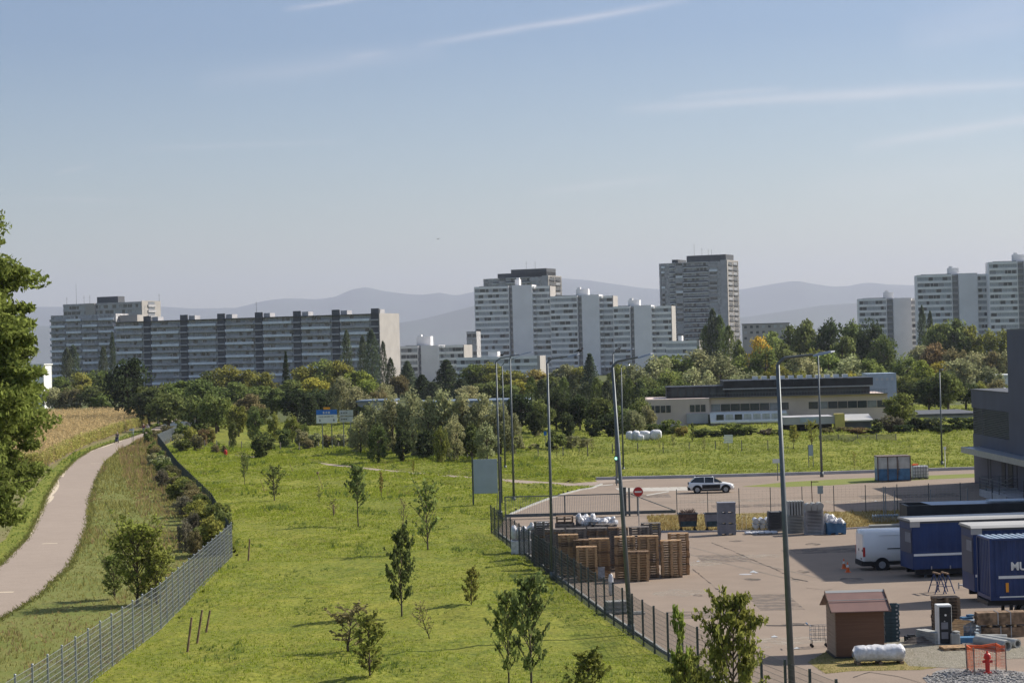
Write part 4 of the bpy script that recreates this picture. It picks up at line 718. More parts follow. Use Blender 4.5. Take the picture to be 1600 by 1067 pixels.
# long slab
B_ = Bld('long_slab_block', 'very long grey balcony slab with blank cream end wall on the left half', 181, 960, R(20)); X = B_.lx(594); w_ = B_.wall; zt = B_.z(594, 490); fh = 2.83
w_.mi = 3; w_.box(0, 0, 0, X, 14, zt - .2); w_.mi = 2; w_.box(X, -1.6, 0, X + .4, 20, zt + .2); w_.mi = 4; w_.box(-.2, -1.7, zt - .2, X, 14.2, zt + .1)
nb = 7; bay = X / nb
for k in range(nb):
    xs_ = k * bay; w_.mi = 4; w_.box(xs_ + bay * .78, -.4, 0, xs_ + bay * .98, .2, zt + 2.3); w_.mi = 5; w_.box(xs_ + bay * .98, 1, zt, xs_ + bay * 1.14 if k < nb - 1 else X - 3, 6, zt + 1.9)
    for i in range(11):
        z0 = zt - (i + 1) * fh; full = (i + k) % 2 == 0
        w_.mi = 6 if full else 5; w_.box(xs_ + .1, -1.5, z0 - .15, xs_ + bay * .76, -1.38, z0 + .95); w_.mi = 5; w_.box(xs_, -1.38, z0 - .15, xs_ + bay * .76, 0, z0 + .0)
        w_.mi = 5; w_.box(xs_ + bay * .78, -1.4, z0 - .1, xs_ + bay * .98, -.41, z0 + .5)
        x = xs_ + .3
        while x < xs_ + bay * .7: ww = B_.rg.uniform(1, 2.2); B_.wins.append((x, 0, z0 + .2, ww, 2.1, 0, B_.rg.choice('ghsss'))); x += ww + B_.rg.uniform(.1, .8)
w_.mi = 5
for i in range(1, 4): w_.box(X + .4, -1.6, zt * i / 4 - .06, X + .43, 20, zt * i / 4 + .06)
B_.done(); SL = B_
# left companion blocks
B_ = Bld('balcony_slab', 'grey balcony slab continuing left of the long slab, behind the left tree', 80, 985, R(16)); X = B_.lx(181); zt = B_.z(120, 492); w_ = B_.wall; w_.mi = 3; w_.box(0, 0, 0, X, 13, zt)
for k in range(4):
    for i in range(11):
        z0 = zt - (i + 1) * 2.83; xa, xb = X * k / 4, X * (k + 1) / 4 - .6; w_.mi = 6 if (i + k) % 2 else 5; w_.box(xa, -1.4, z0, xb, -1.3, z0 + 1); w_.mi = 5; w_.box(xa, -1.3, z0 - .15, xb, 0, z0); x = xa + .3
        while x < xb - 1.4: B_.wins.append((x, 0, z0 + .2, 1.3, 2.0, 0, B_.rg.choice('ghhs'))); x += 2
w_.mi = 2; w_.box(B_.lx(182), 3, 0, B_.lx(210), 12, B_.z(200, 492)); B_.done()
B_ = Bld('apartment_block', 'taller cream and grey block with sunlit end behind the left slab', 100, 1120, R(24)); X = B_.lx(222); zt = B_.z(222, 471); w_ = B_.wall; w_.mi = 3; w_.box(0, 0, 0, X, 16, zt)
B_.bands(0, X * .3, 0, zt, 9, 2.8, 5); B_.bands(X * .42, X, 0, zt, 9, 2.8, 5); w_.mi = 2; w_.box(X * .3, -1.2, 0, X * .42, .5, zt)
w_.box(X, -.3, 0, X + .3, 17, zt + .4)
for i in range(9):
    w_.mi = 5; w_.box(X + .3, 5, zt - i * 2.8 - 2.8, X + .8, 12, zt - i * 2.8 - 1.6); B_.wins.append((X + .3, 5.4, zt - i * 2.8 - 1.5, 6, 1.4, math.pi / 2, 'h'))
w_.mi = 4; w_.box(B_.lx(147), 3, zt, B_.lx(180), 9, B_.z(150, 464)); t = B_.done()
masts(t, [(B_.lx(113), 4, zt, 11), (B_.lx(125), 4, zt, 4.5), (B_.lx(134), 4, zt, 4.5), (B_.lx(236), 8, zt, 4), (B_.lx(98), 4, zt, 4)])
# small roof antennas on slab
b = MB(); zt = SL.z(394, 488); 
masts(SL.t, [(SL.lx(393), 5, zt, 5)])
# far low brick block + white cottage at left + grey low far block
def simple_block(name, label, px0, px1, py, D, mats, hbase=0, rows=2, depth=12, rot=.1, cat='building', dens=.5, lit=None, fh=3.0):
    b_ = Bld(name, label, px0, D, rot, cat=cat); X = b_.lx(px1); zt = b_.z(px0, py); b_.wall.mi = 0; b_.wall.box(0, 0, 0, X, depth, zt); b_.wall.mi = 1; b_.wall.box(-.3, -.3, zt, X + .3, depth + .3, zt + .35)
    for i in range(rows):
        x = 1.0
        while x < X - 2: b_.wins.append((x, 0, zt - (i + 1) * fh + .9, 1.4, 1.3, 0, 'g' if b_.rg.random() < .7 else 's')); x += 3.2
    b_.wall.build('wall', [M[m] for m in mats], b_.t); add_windows(b_.t, b_.wins); return b_
simple_block('brick_block', 'long low weathered block behind the trees right of the balcony tower', 1160, 1233, 507, 1150, ('cream', 'dgrey'), rows=3)
simple_block('white_cottage', 'small white house with one window behind the left edge tree', 36, 66, 571, 620, ('wht', 'wht'), rows=2, depth=6, rot=R(10))
simple_block('flat_roof_hall', 'low hall with pale blue roof edge seen above the willows', 636, 812, 631, 395, ('core', 'stain2'), rows=1, depth=14, rot=R(6))
simple_block('flat_roof_hall', 'short piece of low blue grey hall left of the willows', 556, 606, 629, 400, ('grey', 'stain2'), rows=0, depth=12, rot=R(4))
simple_block('flat_roof_store', 'low grey flat roofed store with rooftop units right of the office', 1408, 1530, 651, 355, ('grey', 'dgrey'), rows=0, depth=20, rot=0)
simple_block('grey_warehouse', 'dark grey warehouse corner left of the dark tower edge', 1538, 1600, 575, 560, ('grey', 'dgrey'), rows=0, rot=0)
simple_block('white_warehouse', 'white low warehouse in front of the grey warehouse', 1555, 1600, 588, 520, ('wht', 'wht'), rows=0, rot=0)
simple_block('pale_roof_shed', 'long pale roofed shed among trees left of the dark tower', 1505, 1585, 611, 470, ('grey', 'wht'), rows=0, rot=0)
simple_block('grey_hall', 'grey hall between trees right of the office roof', 1408, 1450, 597, 480, ('grey', 'grey'), rows=0, rot=0)
b = MB()
for px in (1468, 1480, 1494): p = at(px, 650, 360); b.cbox(p.x, 360, p.z + .9, 1.4, 1.4, .9)
# ---------------------------------------------------------------- tan office building
B_ = Bld('office_building', 'long tan office building with black set-back top floor behind the meadow', 1006, 352, R(3), cat='office building'); w_ = B_.wall
xa, xc, xd, xe = B_.lx(1006), B_.lx(1105), B_.lx(1250), B_.lx(1384); zp = B_.z(1105, 622)
w_.mi = 0; w_.box(xa, 0, 0, xc, 16, zp - .0); w_.box(xc, .6, 0, xe, 18, zp)
w_.mi = 1; w_.box(xa + 3.5, 4, zp, xc + 3, 14, zp + 1.9); w_.box(xc + 3, 3.6, zp, xe - 2.5, 15, zp + 1.3); w_.box(xc + 2.5, 3, zp + 1.3, xe - 2, 16, zp + 2.7)
w_.mi = 2; w_.box(xc + 2.4, 2.9, zp + 1.25, xe - 2, 3.0, zp + 1.42)
w_.mi = 3; w_.box(xc, -.2, zp, xe, .6, zp + .12)
zw = zp - 2.2
for x in np.arange(xa + .6, xa + 3.4, .9): B_.wins.append((x, 0, zw, .75, 1.15, 0, 'g'))
for x in np.arange(xa + 7.2, xc - .6, .9): B_.wins.append((x, 0, zw, .75, 1.15, 0, 'g'))
for x in np.arange(xc + .3, xe - 1, 1.6):
    if not (xd - 3.2 < x < xd - .4): B_.wins.append((x, .6, zw, 1.5, 1.15, 0, B_.rg.choice('gghg')))
for x in np.arange(xa + 4.2, xc + 2, 1.3): B_.wins.append((x, 4, zp + .25, 1.1, 1.35, 0, B_.rg.choice('gg')))
for x in np.arange(xc + 3.5, xe - 4, 2.2): B_.wins.append((x, 3.6, zp + .2, 2.1, 1.0, 0, 'g'))
for x in np.arange(xc - 2, xc + 12, 1.5): B_.wins.append((x, -2.0 if x > xc else 0, .5, 1.2, 1.5, 0, B_.rg.choice('gsg')))
w_.mi = 4; w_.box(xa + 6.6, -.5, zw - 1.9, xc - .3, -.02, zw - .3)
w_.mi = 0; w_.box(xc + .2, -1.98, 0, xc + 12.2, .58, zw - 2.05)
w_.mi = 6; w_.prof([(-2.6, zw - 1.9), (-2.6, zw - 1.75), (.5, zw - .12), (.5, zw - .3)], xc, xc + 12.6, 'x')
for i in range(7): w_.box(xc, -2.62 + i * .43, zw - 1.76 + i * .226, xc + 12.6, -2.57 + i * .43, zw - 1.62 + i * .226)
w_.mi = 6
for i in range(11): w_.cbox(xc + 8 + i * 1.5, 7, zp + 3.0, .9, 1.2, .55)
w_.mi = 1
for i in range(3): w_.cbox(xc + 11.5 + i * 3.2, 2.7, zp + 2.0, 1.2, .5, .6)
B_.wall.build('wall', [M[k] for k in ('tan', 'black', 'lsteel', 'dgrey', 'grey', 'tarp', 'wht')], B_.t); add_windows(B_.t, B_.wins)
b = MB(); n = 60
for i in range(n): x = xc + (xe - xc) * i / n; b.tube((x, .1, zp + .12), (x, .1, zp + .75), .02, n=4)
b.tube((xc, .1, zp + .75), (xe, .1, zp + .75), .035, n=4); b.build('terrace_railing', M['steel'], B_.t)
OF = B_
B_ = Bld('roof_pavilion', 'pale blue grey plant building rising behind the office roof\'s right end', 1348, 372, R(3), cat='building'); X = B_.lx(1398); zt = B_.z(1350, 584); B_.wall.mi = 0; B_.wall.box(B_.lx(1352), 0, 0, X, 8, zt); B_.wall.box(B_.lx(1346), -.6, 0, B_.lx(1352), 6, zt - 1.6)
for i in range(5): B_.wins.append((B_.lx(1358 + i * 8), 0, zt - 1.2, .4, .4, 0, 's'))
B_.wall.build('wall', M['sky'], B_.t); add_windows(B_.t, B_.wins)
B_ = Bld('entrance_pavilion', 'low grey canopy with white name board and yellow wall before the office', 1222, 322, 0, cat='pavilion'); X = B_.lx(1300); z1 = B_.z(1224, 652)
B_.wall.box(0, 0, z1 - 1.15, X, 7, z1); B_.wall.mi = 1; B_.wall.box(.2, 3, 0, X, 6, z1 - 1.15); B_.wall.build('canopy', [M['grey'], M['black']], B_.t)
b = MB(); b.box(B_.lx(1300), -.5, 0, B_.lx(1315), 1.2, z1 + .35); b.build('yellow_wall', M['yel'], B_.t)
b = MB(); x0 = B_.lx(1246); b.box(x0, -.12, z1 - .85, x0 + 3.0, 0, z1 - .1); sg = b.build('name_board', M['pbl'], B_.t)
b = MB(); b.prof([(-.1, z1 - .9), (-.1, z1 - .7), (4, z1 + .1), (4, z1 - .1)], B_.lx(1315), B_.lx(1360), 'x'); b.build('sheet_roof', M['tarp'], B_.t); b = MB(); b.box(B_.lx(1316), .3, 0, B_.lx(1358), 3.9, z1 - .92); b.build('side_wall', M['dgrey'], B_.t)
def text_mesh(s, size, ext=.01, bold=0.0):
    cu = bpy.data.curves.new('lettering', 'FONT'); cu.body = s; cu.size = size; cu.extrude = ext; cu.offset = bold; to = bpy.data.objects.new('tmp', cu); C.objects.link(to)
    dg = bpy.context.evaluated_depsgraph_get(); me = bpy.data.meshes.new_from_object(to.evaluated_get(dg)); bpy.data.objects.remove(to); return me
def lettering(s, size, loc, parent, m, rot=(math.pi / 2, 0, 0), bold=0.0, name='lettering'):
    me = text_mesh(s, size, .006, bold); me.name = name; me.materials.clear(); me.materials.append(m); o = link(name, me, parent); o.location = loc; o.rotation_euler = rot; return o
# ---------------------------------------------------------------- dark building on the right
t = thing('dark_office_tower', 'dark blue grey clad building with canopy cut by the right edge', 'building', (43, 185, 0)); b = MB()
b.mi = 0; b.box(0, -40, 0, 12, 15, 3.3); b.mi = 1; b.box(-.02, -40, 3.3, 12, 15.02, 4.6); b.mi = 0; b.box(.3, -40, 4.6, 12, 14.98, 7.0); b.mi = 1; b.box(-.08, .0, 7.0, 12, 15.1, 8.65)
b.mi = 2; b.box(-.14, .0, 8.65, 12, 15.2, 8.75); b.mi = 1; b.box(-.1, -60, 3.31, 14, -.01, 14.1); b.box(-7, -56, 0, 14, -37, 16)
b.mi = 3; b.box(-.12, -60, 14.1, 14.02, .0, 14.22)
b.build('wall', [M['anth2'], M['anth'], M['dgrey'], M['steel']], t)
b = MB()
for i in range(15): b.box(-.04, .3, 4.66 + i * .156, .22, 14.4, 4.73 + i * .156)
b.build('louvre_blind', M['steel'], t)
for y in (14.4, 10.6, .1): b2 = MB(); b2.box(-.06, y, 4.6, .28, y + .18, 7.0); b2.build('window_frame', M['dgrey'], t)
b = MB(); b.box(-1.7, -40, 3.32, -.02, 12.3, 3.45); b.box(-1.75, -40, 2.98, -1.6, 12.35, 3.5); b.box(-1.6, 12.2, 2.98, -.02, 12.35, 3.5); b.build('canopy', M['lsteel'], t)
for y in (9.0, 7.9, 1.0, -2.2):
    b = MB(); b.box(-.03, y, 0, -.0, y + .25, 3.3); b.build('joint_strip', M['black'], t)
for y in (2.4, 5.2): b = MB(); b.box(-.05, y - 3, .35, .0, y - 1.6, 2.5); b.build('door', M['black'], t)
b = MB(); b.box(-3.2, -12, .1, -.03, -2.2, .42); b.box(-3.3, -12, -.02, -3.21, -2.15, .6); b.box(-3.2, -2.19, -.02, -.03, -2.1, .6); b.build('access_balcony', M['grey'], t)
b = MB()
for y in (-2.2, -4.6, -7, -9.4): b.tube((-3.25, y, .42), (-3.25, y, 1.65), .05, n=4)
for z in (.85, 1.1, 1.35, 1.62): b.tube((-3.25, -12, z), (-3.25, -2.2, z), .028, n=4); b.tube((-3.25, -2.2, z), (-.1, -2.2, z), .028, n=4)
b.tube((-1.6, -2.2, .42), (-1.6, -2.2, 1.65), .05, n=4); b.build('balcony_railing', M['steel'], t)
b = MB()
for i in range(5): b.box(-2.0, -1.9 + i * .3, .32 - i * .07, -.4, -1.62 + i * .3, .36 - i * .07)
for x in (-2.0, -.4): b.tube((x, -2.0, 1.5), (x, 1.2, 1.0), .03, n=4); b.tube((x, -2.0, 1.1), (x, 1.2, .6), .03, n=4); b.tube((x, 1.2, 0), (x, 1.2, 1.0), .03, n=4)
b.build('outside_stair', M['steel'], t)

# ================================================================ LAMPS, SIGNS, FENCES
def bird(loc, label, s=1.0, fly=False):
    b = MB(); b.ball((0, 0, .1), .16, .08, .08, 8, 5); b.ball((.15, 0, .2), .06, .055, .055, 8, 5); b.tube((.2, 0, .2), (.27, 0, .19), .015, .003, 5); b.tube((-.12, 0, .08), (-.33, 0, .02), .04, .02, 5)
    if fly:
        for sg_ in (-1, 1): b.add([(.1, sg_ * .05, .12), (-.1, sg_ * .05, .12), (-.12, sg_ * .5, .3), (.02, sg_ * .55, .32), (.1, sg_ * .3, .22)], [(0, 1, 2, 3, 4)])
    else: b.tube((.02, .03, 0), (.02, .03, .05), .01, n=4); b.tube((.02, -.03, 0), (.02, -.03, .05), .01, n=4)
    o = b.build('crow', M['rubber'], smooth=False); place(o, loc, 1.2 if fly else .4, label, s, cat='bird')
def lamp(base, top, tip, label, r=.1, dbl=False, D=None, pl=None):
    g = W(*base) if D is None else Vector((at(top[0], 600, D).x + .25, D, 0)); p = at(*top, g.y); q = at(*tip, g.y); t = thing('street_lamp', label, 'street lamp', g, 0, 'tall grey lamp posts'); p -= g; q -= g
    b = MB(); b.tube((0, 0, 0), p, r * 1.1, r * .6, 10); b.tube((0, 0, 0), (0, 0, .5), r * 1.6, r * 1.5, 10); b.build('pole', M['steel'], t, True)
    d = (q - p); e = p + d * .62; b = MB()
    if dbl:
        b.tube(p, p + Vector((0, 0, .2)), r * .6, n=6); b.build('arm', M['steel'], t)
    else: b.tube(p, p + d * .12 + Vector((0, 0, .18)), r * .6, r * .5, 6); b.tube(p + d * .12 + Vector((0, 0, .18)), e + Vector((0, 0, .06)), r * .5, r * .42, 6); b.build('arm', M['steel'], t)
    b = MB(); n_ = d.normalized(); s_ = Vector((0, 1, 0))
    vs = []
    for f_, hw, th in ((0, .07, .05), (.25, .17, .07), (.8, .19, .06), (1, .1, .03)):
        c_ = e + (q - e) * f_; up = Vector((0, 0, 1)); vs += [c_ - s_ * hw - up * th * .3, c_ + s_ * hw - up * th * .3, c_ + s_ * hw * .7 + up * th, c_ - s_ * hw * .7 + up * th]
    fs = [(0, 3, 2, 1), (12, 13, 14, 15)]
    for i in range(3):
        for k_ in range(4): fs.append((4*i + k_, 4*i + (k_+1) % 4, 4*i + 4 + (k_+1) % 4, 4*i + 4 + k_))
    b.add(vs, fs); b.build('lamp_head', M['lsteel'], t); return t, g + q, g + p
_, q, p = lamp((782, 808), (775, 565), (834, 549), 'tall lamp post at the right edge of the blank billboard'); bird(p + (q - p) * .16 + Vector((0, 0, .3)), 'black crow sitting on the arm of the lamp by the billboard')
lamp((789.5, 734), (784.5, 571), (815, 554), 'distant thin lamp post just right of the billboard lamp', .1)
lamp((803, 784), (797, 560), (806, 553), 'lamp post right of the billboard with its head facing the viewer', .1)
_, q, p = lamp((864, 906), (855, 567), (906, 553), 'lamp post rising beside the left end of the pallet stacks'); bird(q + Vector((0, 0, .1)), 'black crow at the tip of the pallet lamp\'s arm', 1.1)
lamp((986, 991), (957, 573), (1021, 552), 'leaning lamp post in front of the pallet stacks', .115)
_, q, p = lamp((964, 755), (957.5, 553), (991, 545), 'lamp post behind the leaning one at the road edge', .1); bird(p + (q - p) * .3 + Vector((0, 0, .3)), 'dark crow on the arm of the lamp at the road edge')
lamp((974, 737), (970.5, 574), (984, 570), 'thin distant lamp post right of the leaning one', .1)
lamp((1229, 1092), (1215, 569), (1304, 549), 'thick near lamp post crossing the whole yard view', .125, D=80.5)
_, q, p = lamp((1284, 745), (1278, 553), (1303, 549), 'distant lamp post beside the information board', .12); bird(p + Vector((-.1, 0, .35)), 'bird perched on top of the distant lamp beside the board')
lamp((1472, 728), (1468, 580), (1474, 577), 'short lamp post on the meadow bank near the dark building', .1)
bird(at(684, 374.5, 420), 'small dark bird flying high in the open sky', .95, True)
# billboard
g = W(738.5, 790); t = thing('billboard', 'blank pale grey billboard seen from behind on two steel posts', 'billboard', g); k = g.y / F
b = MB(); b.box(.15, -.06, 1.05, 2.25, 0, 4.05); b.build('panel', M['pbl'], t, bevel=.02)
for x in (0, 2.5):
    b = MB(); b.box(x, -.05, 0, x + .14, .1, 4.25); b.build('post', M['dsteel'], t)
b = MB()
for z in (1.3, 3.7): b.box(.14, .03, z, 2.5, .09, z + .1)
b.build('cross_bar', M['dsteel'], t)
# no entry sign
g = W(998.5, 822); t = thing('no_entry_sign', 'round red no entry sign with white bar behind the pallets', 'road sign', g)
top = at(997, 768, g.y) - g; b = MB(); b.tube((0, 0, 0), (top.x * .6, 0, top.z - .2), .035, n=6); b.build('post', M['lsteel'], t)
b = MB(); b.tube((top.x, -.06, top.z), (top.x, -.03, top.z), .36, n=28); b.build('disc', M['red'], t); b = MB(); b.box(top.x - .26, -.075, top.z - .06, top.x + .26, -.061, top.z + .06); b.build('white_bar', M['wht'], t)
b = MB(); b.tube((top.x, -.029, top.z), (top.x, -.01, top.z), .38, n=28); b.build('rim', M['wht'], t)
# direction signs
def dir_sign(px0, px1, py0, py1, D, label):
    p0 = at(px0, py0, D); p1 = at(px1, py1, D); t = thing('direction_sign', label, 'direction sign', (p0.x, D, 0)); wd = p1.x - p0.x; return t, wd, p0.z, p1.z
t, wd, z1, z0 = dir_sign(494, 527, 640.5, 660.5, 298, 'white direction sign with blue header and orange tab behind the shrubs')
b = MB(); b.box(0, -.05, z0, wd, 0, z0 + (z1 - z0) * .63); b.build('white_panel', M['wht'], t); zb = z0 + (z1 - z0) * .64; b = MB(); b.box(0, -.05, zb, wd, 0, z1); b.build('blue_panel', M['bsign'], t); b = MB(); b.box(wd * .35, -.05, z1 + .03, wd * .67, 0, z1 + .36); b.build('orange_tab', M['osign'], t)
lettering('B 4 III', .42, (wd * .32, -.06, zb + .14), t, M['wht'], bold=.01)
b = MB(); rg = random.Random(3); x = .35
while x < wd - .5: ww = rg.uniform(.08, .16); b.box(x, -.058, z0 + .85, x + ww, -.051, z0 + .98); x += ww + rg.uniform(.04, .1)
b.build('place_name_line', M['dgrey'], t)
for x in (wd * .17, wd * .84):
    b = MB(); b.add([(x - .16, -.056, z0 + .42), (x + .16, -.056, z0 + .42), (x, -.056, z0 + .2), (x - .05, -.056, z0 + .42), (x + .05, -.056, z0 + .42), (x + .05, -.056, z0 + .6), (x - .05, -.056, z0 + .6)], [(0, 2, 1), (3, 4, 5, 6)]); b.build('arrow', M['dgrey'], t)
for x in (.8, wd - .8): b = MB(); b.tube((x, .05, 0), (x, .05, z1 - .1), .07, n=6); b.build('post', M['steel'], t)
t, wd, z1, z0 = dir_sign(530.5, 552, 641, 659, 299, 'white two-part direction sign half hidden by the willows')
for a, c in ((0, .47), (.53, 1)):
    b = MB(); b.box(0, -.05, z0 + (z1 - z0) * a, wd, 0, z0 + (z1 - z0) * c); pn = b.build('panel', M['cream2'], t); b = MB(); zz = z0 + (z1 - z0) * (a + .2); x = .2
    while x < wd - .8: ww = rg.uniform(.08, .2); b.box(x, -.058, zz, x + ww, -.051, zz + .16); x += ww + rg.uniform(.04, .1)
    b.build('place_name_line', M['dgrey'], pn)
for x in (.5, wd - .4): b = MB(); b.tube((x, .05, 0), (x, .05, z1 - .1), .07, n=6); b.build('post', M['steel'], t)
def board(px0, px1, py0, py1, base, label, m, name='sign_board', legs=(.5,), cat='sign', stripes=0):
    g = W((px0 + px1) / 2, base); D = g.y; p0, p1 = at(px0, py0, D), at(px1, py1, D); t = thing(name, label, cat, (p0.x, D, 0)); wd = p1.x - p0.x; b = MB()
    if stripes:
        for i in range(stripes): h_ = (p0.z - p1.z) / stripes; b.box(.1 * (i % 2), -.03, p1.z + i * h_ + .03, wd, 0, p1.z + (i + 1) * h_ - .02)
    else: b.box(0, -.03, p1.z, wd, 0, p0.z)
    b.build('panel', M[m], t)
    for f_ in legs: b = MB(); b.tube((wd * f_, .04, 0), (wd * f_, .04, p0.z), .04, n=6); b.build('post', M['steel'], t)
    return t
board(1207, 1222, 717, 723, 751, 'small white rectangular sign left of the thick near lamp post', 'wht')
board(1263, 1270, 695, 712, 736, 'narrow white information board on two posts before the bank', 'pbl', legs=(.0, 1.05), cat='information board')
board(1130, 1145, 679, 692, 705, 'white slatted direction sign stack standing on the bank', 'wht', stripes=4)
board(849.5, 854, 674, 680, 700, 'small bright blue sign beside the pallet lamp post', 'bsign')
board(1277, 1286, 759, 771, 803, 'pale square notice hanging on the yard wire fence', 'pbl')
board(202, 210, 670, 672.5, 690, 'thin blue street name sign pointing left at the path', 'sky', cat='street sign')
board(207.5, 209, 668, 678, 694, 'narrow white upright path sign at the path edge', 'wht', cat='path sign')
g = W(1477, 735); b = MB(); b.tube((0, 0, 0), (0, 0, 2.4), .04, n=6); b.cbox(0, 0, 2.3, .25, .05, .3); place(b.build('white_post', M['wht']), g, 0, 'thin white sign post by the kerb near the dark building', cat='post')
g = W(1270, 805); b = MB(); b.tube((0, 0, 0), (-.05, 0, 2.7), .035, n=6); b.box(-.05, -.03, 2.6, .5, .03, 2.66); b.tube((.25, 0, 0), (.25, 0, 1.0), .03, n=6); place(b.build('bracket_post', M['rust']), g, 0, 'thin rusty post with a bracket arm behind the stacked crates', cat='post')
# traffic light
g = W(962, 700); p = at(962.5, 716, W(966, 757).y - 1.5); t = thing('signal_light', 'small green lit light mounted at the base lamp post', 'signal light', (p.x, p.y, 0))
b = MB(); b.tube((0, .1, 0), (0, .1, p.z), .05, n=6); b.build('post', M['steel'], t); b = MB(); b.cbox(0, .05, p.z, .3, .2, .55); b.build('housing', M['dgrey'], t)
em, tt = newmat('green_signal'); o_ = tt.nodes.new('ShaderNodeOutputMaterial'); e_ = tt.nodes.new('ShaderNodeEmission'); e_.inputs[0].default_value = (.35, 1, .75, 1); e_.inputs[1].default_value = 1.6; tt.links.new(e_.outputs[0], o_.inputs[0])
b = MB(); b.tube((0, -.09, p.z), (0, -.05, p.z), .13, n=12); b.build('green_lens', em, t)
# fences
def panel_mesh(length, h, m, sp=.05, hs=None, wv=.0028, wh=.006, n3=4):
    b = MB(); n = int(length / sp)
    for i in range(n + 1):
        x = length * i / n; b.add([(x - wv, 0, 0), (x + wv, 0, 0), (x + wv, 0, h), (x - wv, 0, h), (x, -wv, 0), (x, wv, 0), (x, wv, h), (x, -wv, h)], [(0, 1, 2, 3), (4, 5, 6, 7)])
    for z in (hs or [h * j / 10 for j in range(11)]): b.tube((0, -.008, z), (length, -.008, z), wh, n=4)
    return b.mesh('mesh_panel', m)
def fence(name, label, pts, h, m, mp, spacing=2.5, ph=None, cap=False, sp=.05, wv=.0028, post=.03, wh=.006, skip=None, cat='fence', group=None):
    P = [Vector((x, y, 0)) for x, y in pts]; L_ = [0]
    for i in range(len(P) - 1): L_.append(L_[-1] + (P[i+1] - P[i]).length)
    n = max(1, round(L_[-1] / spacing)); q = []
    for i in range(n + 1):
        s = L_[-1] * i / n; j = min(len(P) - 2, max(0, next((k for k in range(len(L_) - 1) if L_[k+1] >= s - 1e-6), len(P) - 2))); q.append(P[j].lerp(P[j+1], (s - L_[j]) / (L_[j+1] - L_[j])))
    t = thing(name, label, cat, q[0], 0, group); pm = panel_mesh(1, h - .06, mp, sp / spacing, wv=wv / spacing * 1.0, wh=wh); pb = MB(); ph = ph or h + .08
    pb.box(-post, -post, 0, post, post, ph)
    if cap: pb.ball((0, 0, ph), post * 1.5, post * 1.5, post, 8, 4)
    pmsh = pb.mesh('post', m)
    for i, c in enumerate(q):
        o = link('post', pmsh, t); o.location = c - q[0]; o.rotation_euler = (0, 0, math.atan2(q[min(i+1, n)].y - q[max(i-1, 0)].y, q[min(i+1, n)].x - q[max(i-1, 0)].x))
        if i < n:
            d = q[i+1] - c; o = link('mesh_panel', pm, t); o.location = c - q[0] + Vector((0, 0, .05)); o.rotation_euler = (0, 0, math.atan2(d.y, d.x)); o.scale = (d.length, 1, 1)
    return t
fence('mesh_fence', 'long grey welded mesh fence between the path verge and the meadow', LF, 2.25, M['lsteel'], M['lsteel'], cap=True, wv=.0038, post=.035, wh=.012)
fence('mesh_fence', 'stretch of mesh fence seen end-on behind the path side shrubs', LF2, 2.0, M['dsteel'], M['dsteel'], wv=.003)
fence('mesh_fence', 'far grey stretch of mesh fence climbing towards the trees', LF3, 2.1, M['lsteel'], M['lsteel'], wv=.012, wh=.02)
fence('mesh_fence', 'dark mesh fence between the meadow and the pallet yard', FEN[1:], 2.05, M['dsteel'], M['dsteel'], wv=.0045, post=.04, wh=.007, cap=False)
fr = w2((1058, 806), (1100, 806), (1200, 803), (1366, 799), (1480, 796), (1600, 793))
fence('wire_fence', 'thin post and wire fence along the dry grass strip of the yard', fr, 2.05, M['dsteel'], M['dsteel'], 2.62, sp=.3, wv=.0022, wh=.003, post=.028)
lowf = w2((700, 716), (760, 717), (850, 716), (940, 712), (1020, 709), (1080, 708), (1160, 706), (1200, 705))
fence('low_wire_fence', 'low post and wire fence on the far bank', lowf, 1.15, M['wood2'], M['dsteel'], 3.2, sp=.5, wv=.003, wh=.004, post=.05, ph=1.45)
lowf = w2((320, 700), (440, 704), (560, 704))
fence('low_wire_fence', 'low post fence behind the far meadow footpath', lowf, .9, M['wood2'], M['dsteel'], 3.2, sp=.6, wv=.003, wh=.004, post=.05, ph=1.2)
fence('low_wire_fence', 'low wooden rail fence before the office shrubs', w2((1280, 692), (1330, 691), (1400, 690)), 1.0, M['wood2'], M['wood2'], 2.5, sp=1.2, wv=.01, wh=.03, post=.06)
fence('railing_gate', 'pale low railing gate across the road beside the dark building', w2((1398, 803), (1450, 801), (1512, 799)), 1.75, M['lsteel'], M['lsteel'], 2.4, sp=.25, wv=.003, wh=.004, post=.035, cat='gate')
for i, (px, py, lab) in enumerate(((1381, 803, 'left of the twin steel posts in the yard wire fence'), (1384, 803, 'right of the twin steel posts in the yard wire fence'))):
    b = MB(); b.box(-.04, -.04, 0, .04, .04, 2.15); place(b.build('steel_post', M['lsteel']), W(px, py), 0, lab, cat='post')
for i, (px, py, s_, lab) in enumerate(((1177, 894, .22, 'bright white scrap lying on the asphalt right of the manhole'), (1182, 895, .12, 'tiny white scrap beside the larger bright scrap'), (1091, 877, .12, 'pale litter scrap right of the pallet stacks'), (1210, 995, .16, 'white scrap on the asphalt left of the shed'), (1245, 1013, .14, 'white scrap near the shadow left of the shed'), (1368, 783, .12, 'white scrap on the far road apron'))):
    b = MB(); b.add([(-s_, -s_ * .6, .02), (s_, -s_ * .8, .03), (s_ * .8, s_ * .7, .02), (0, s_, .06), (-s_ * .9, s_ * .5, .03), (0, 0, s_ * .6)], [(0, 1, 5), (1, 2, 5), (2, 3, 5), (3, 4, 5), (4, 0, 5)]); place(b.build('paper_scrap', M['wht']), W(px, py), 0, lab, cat='litter')
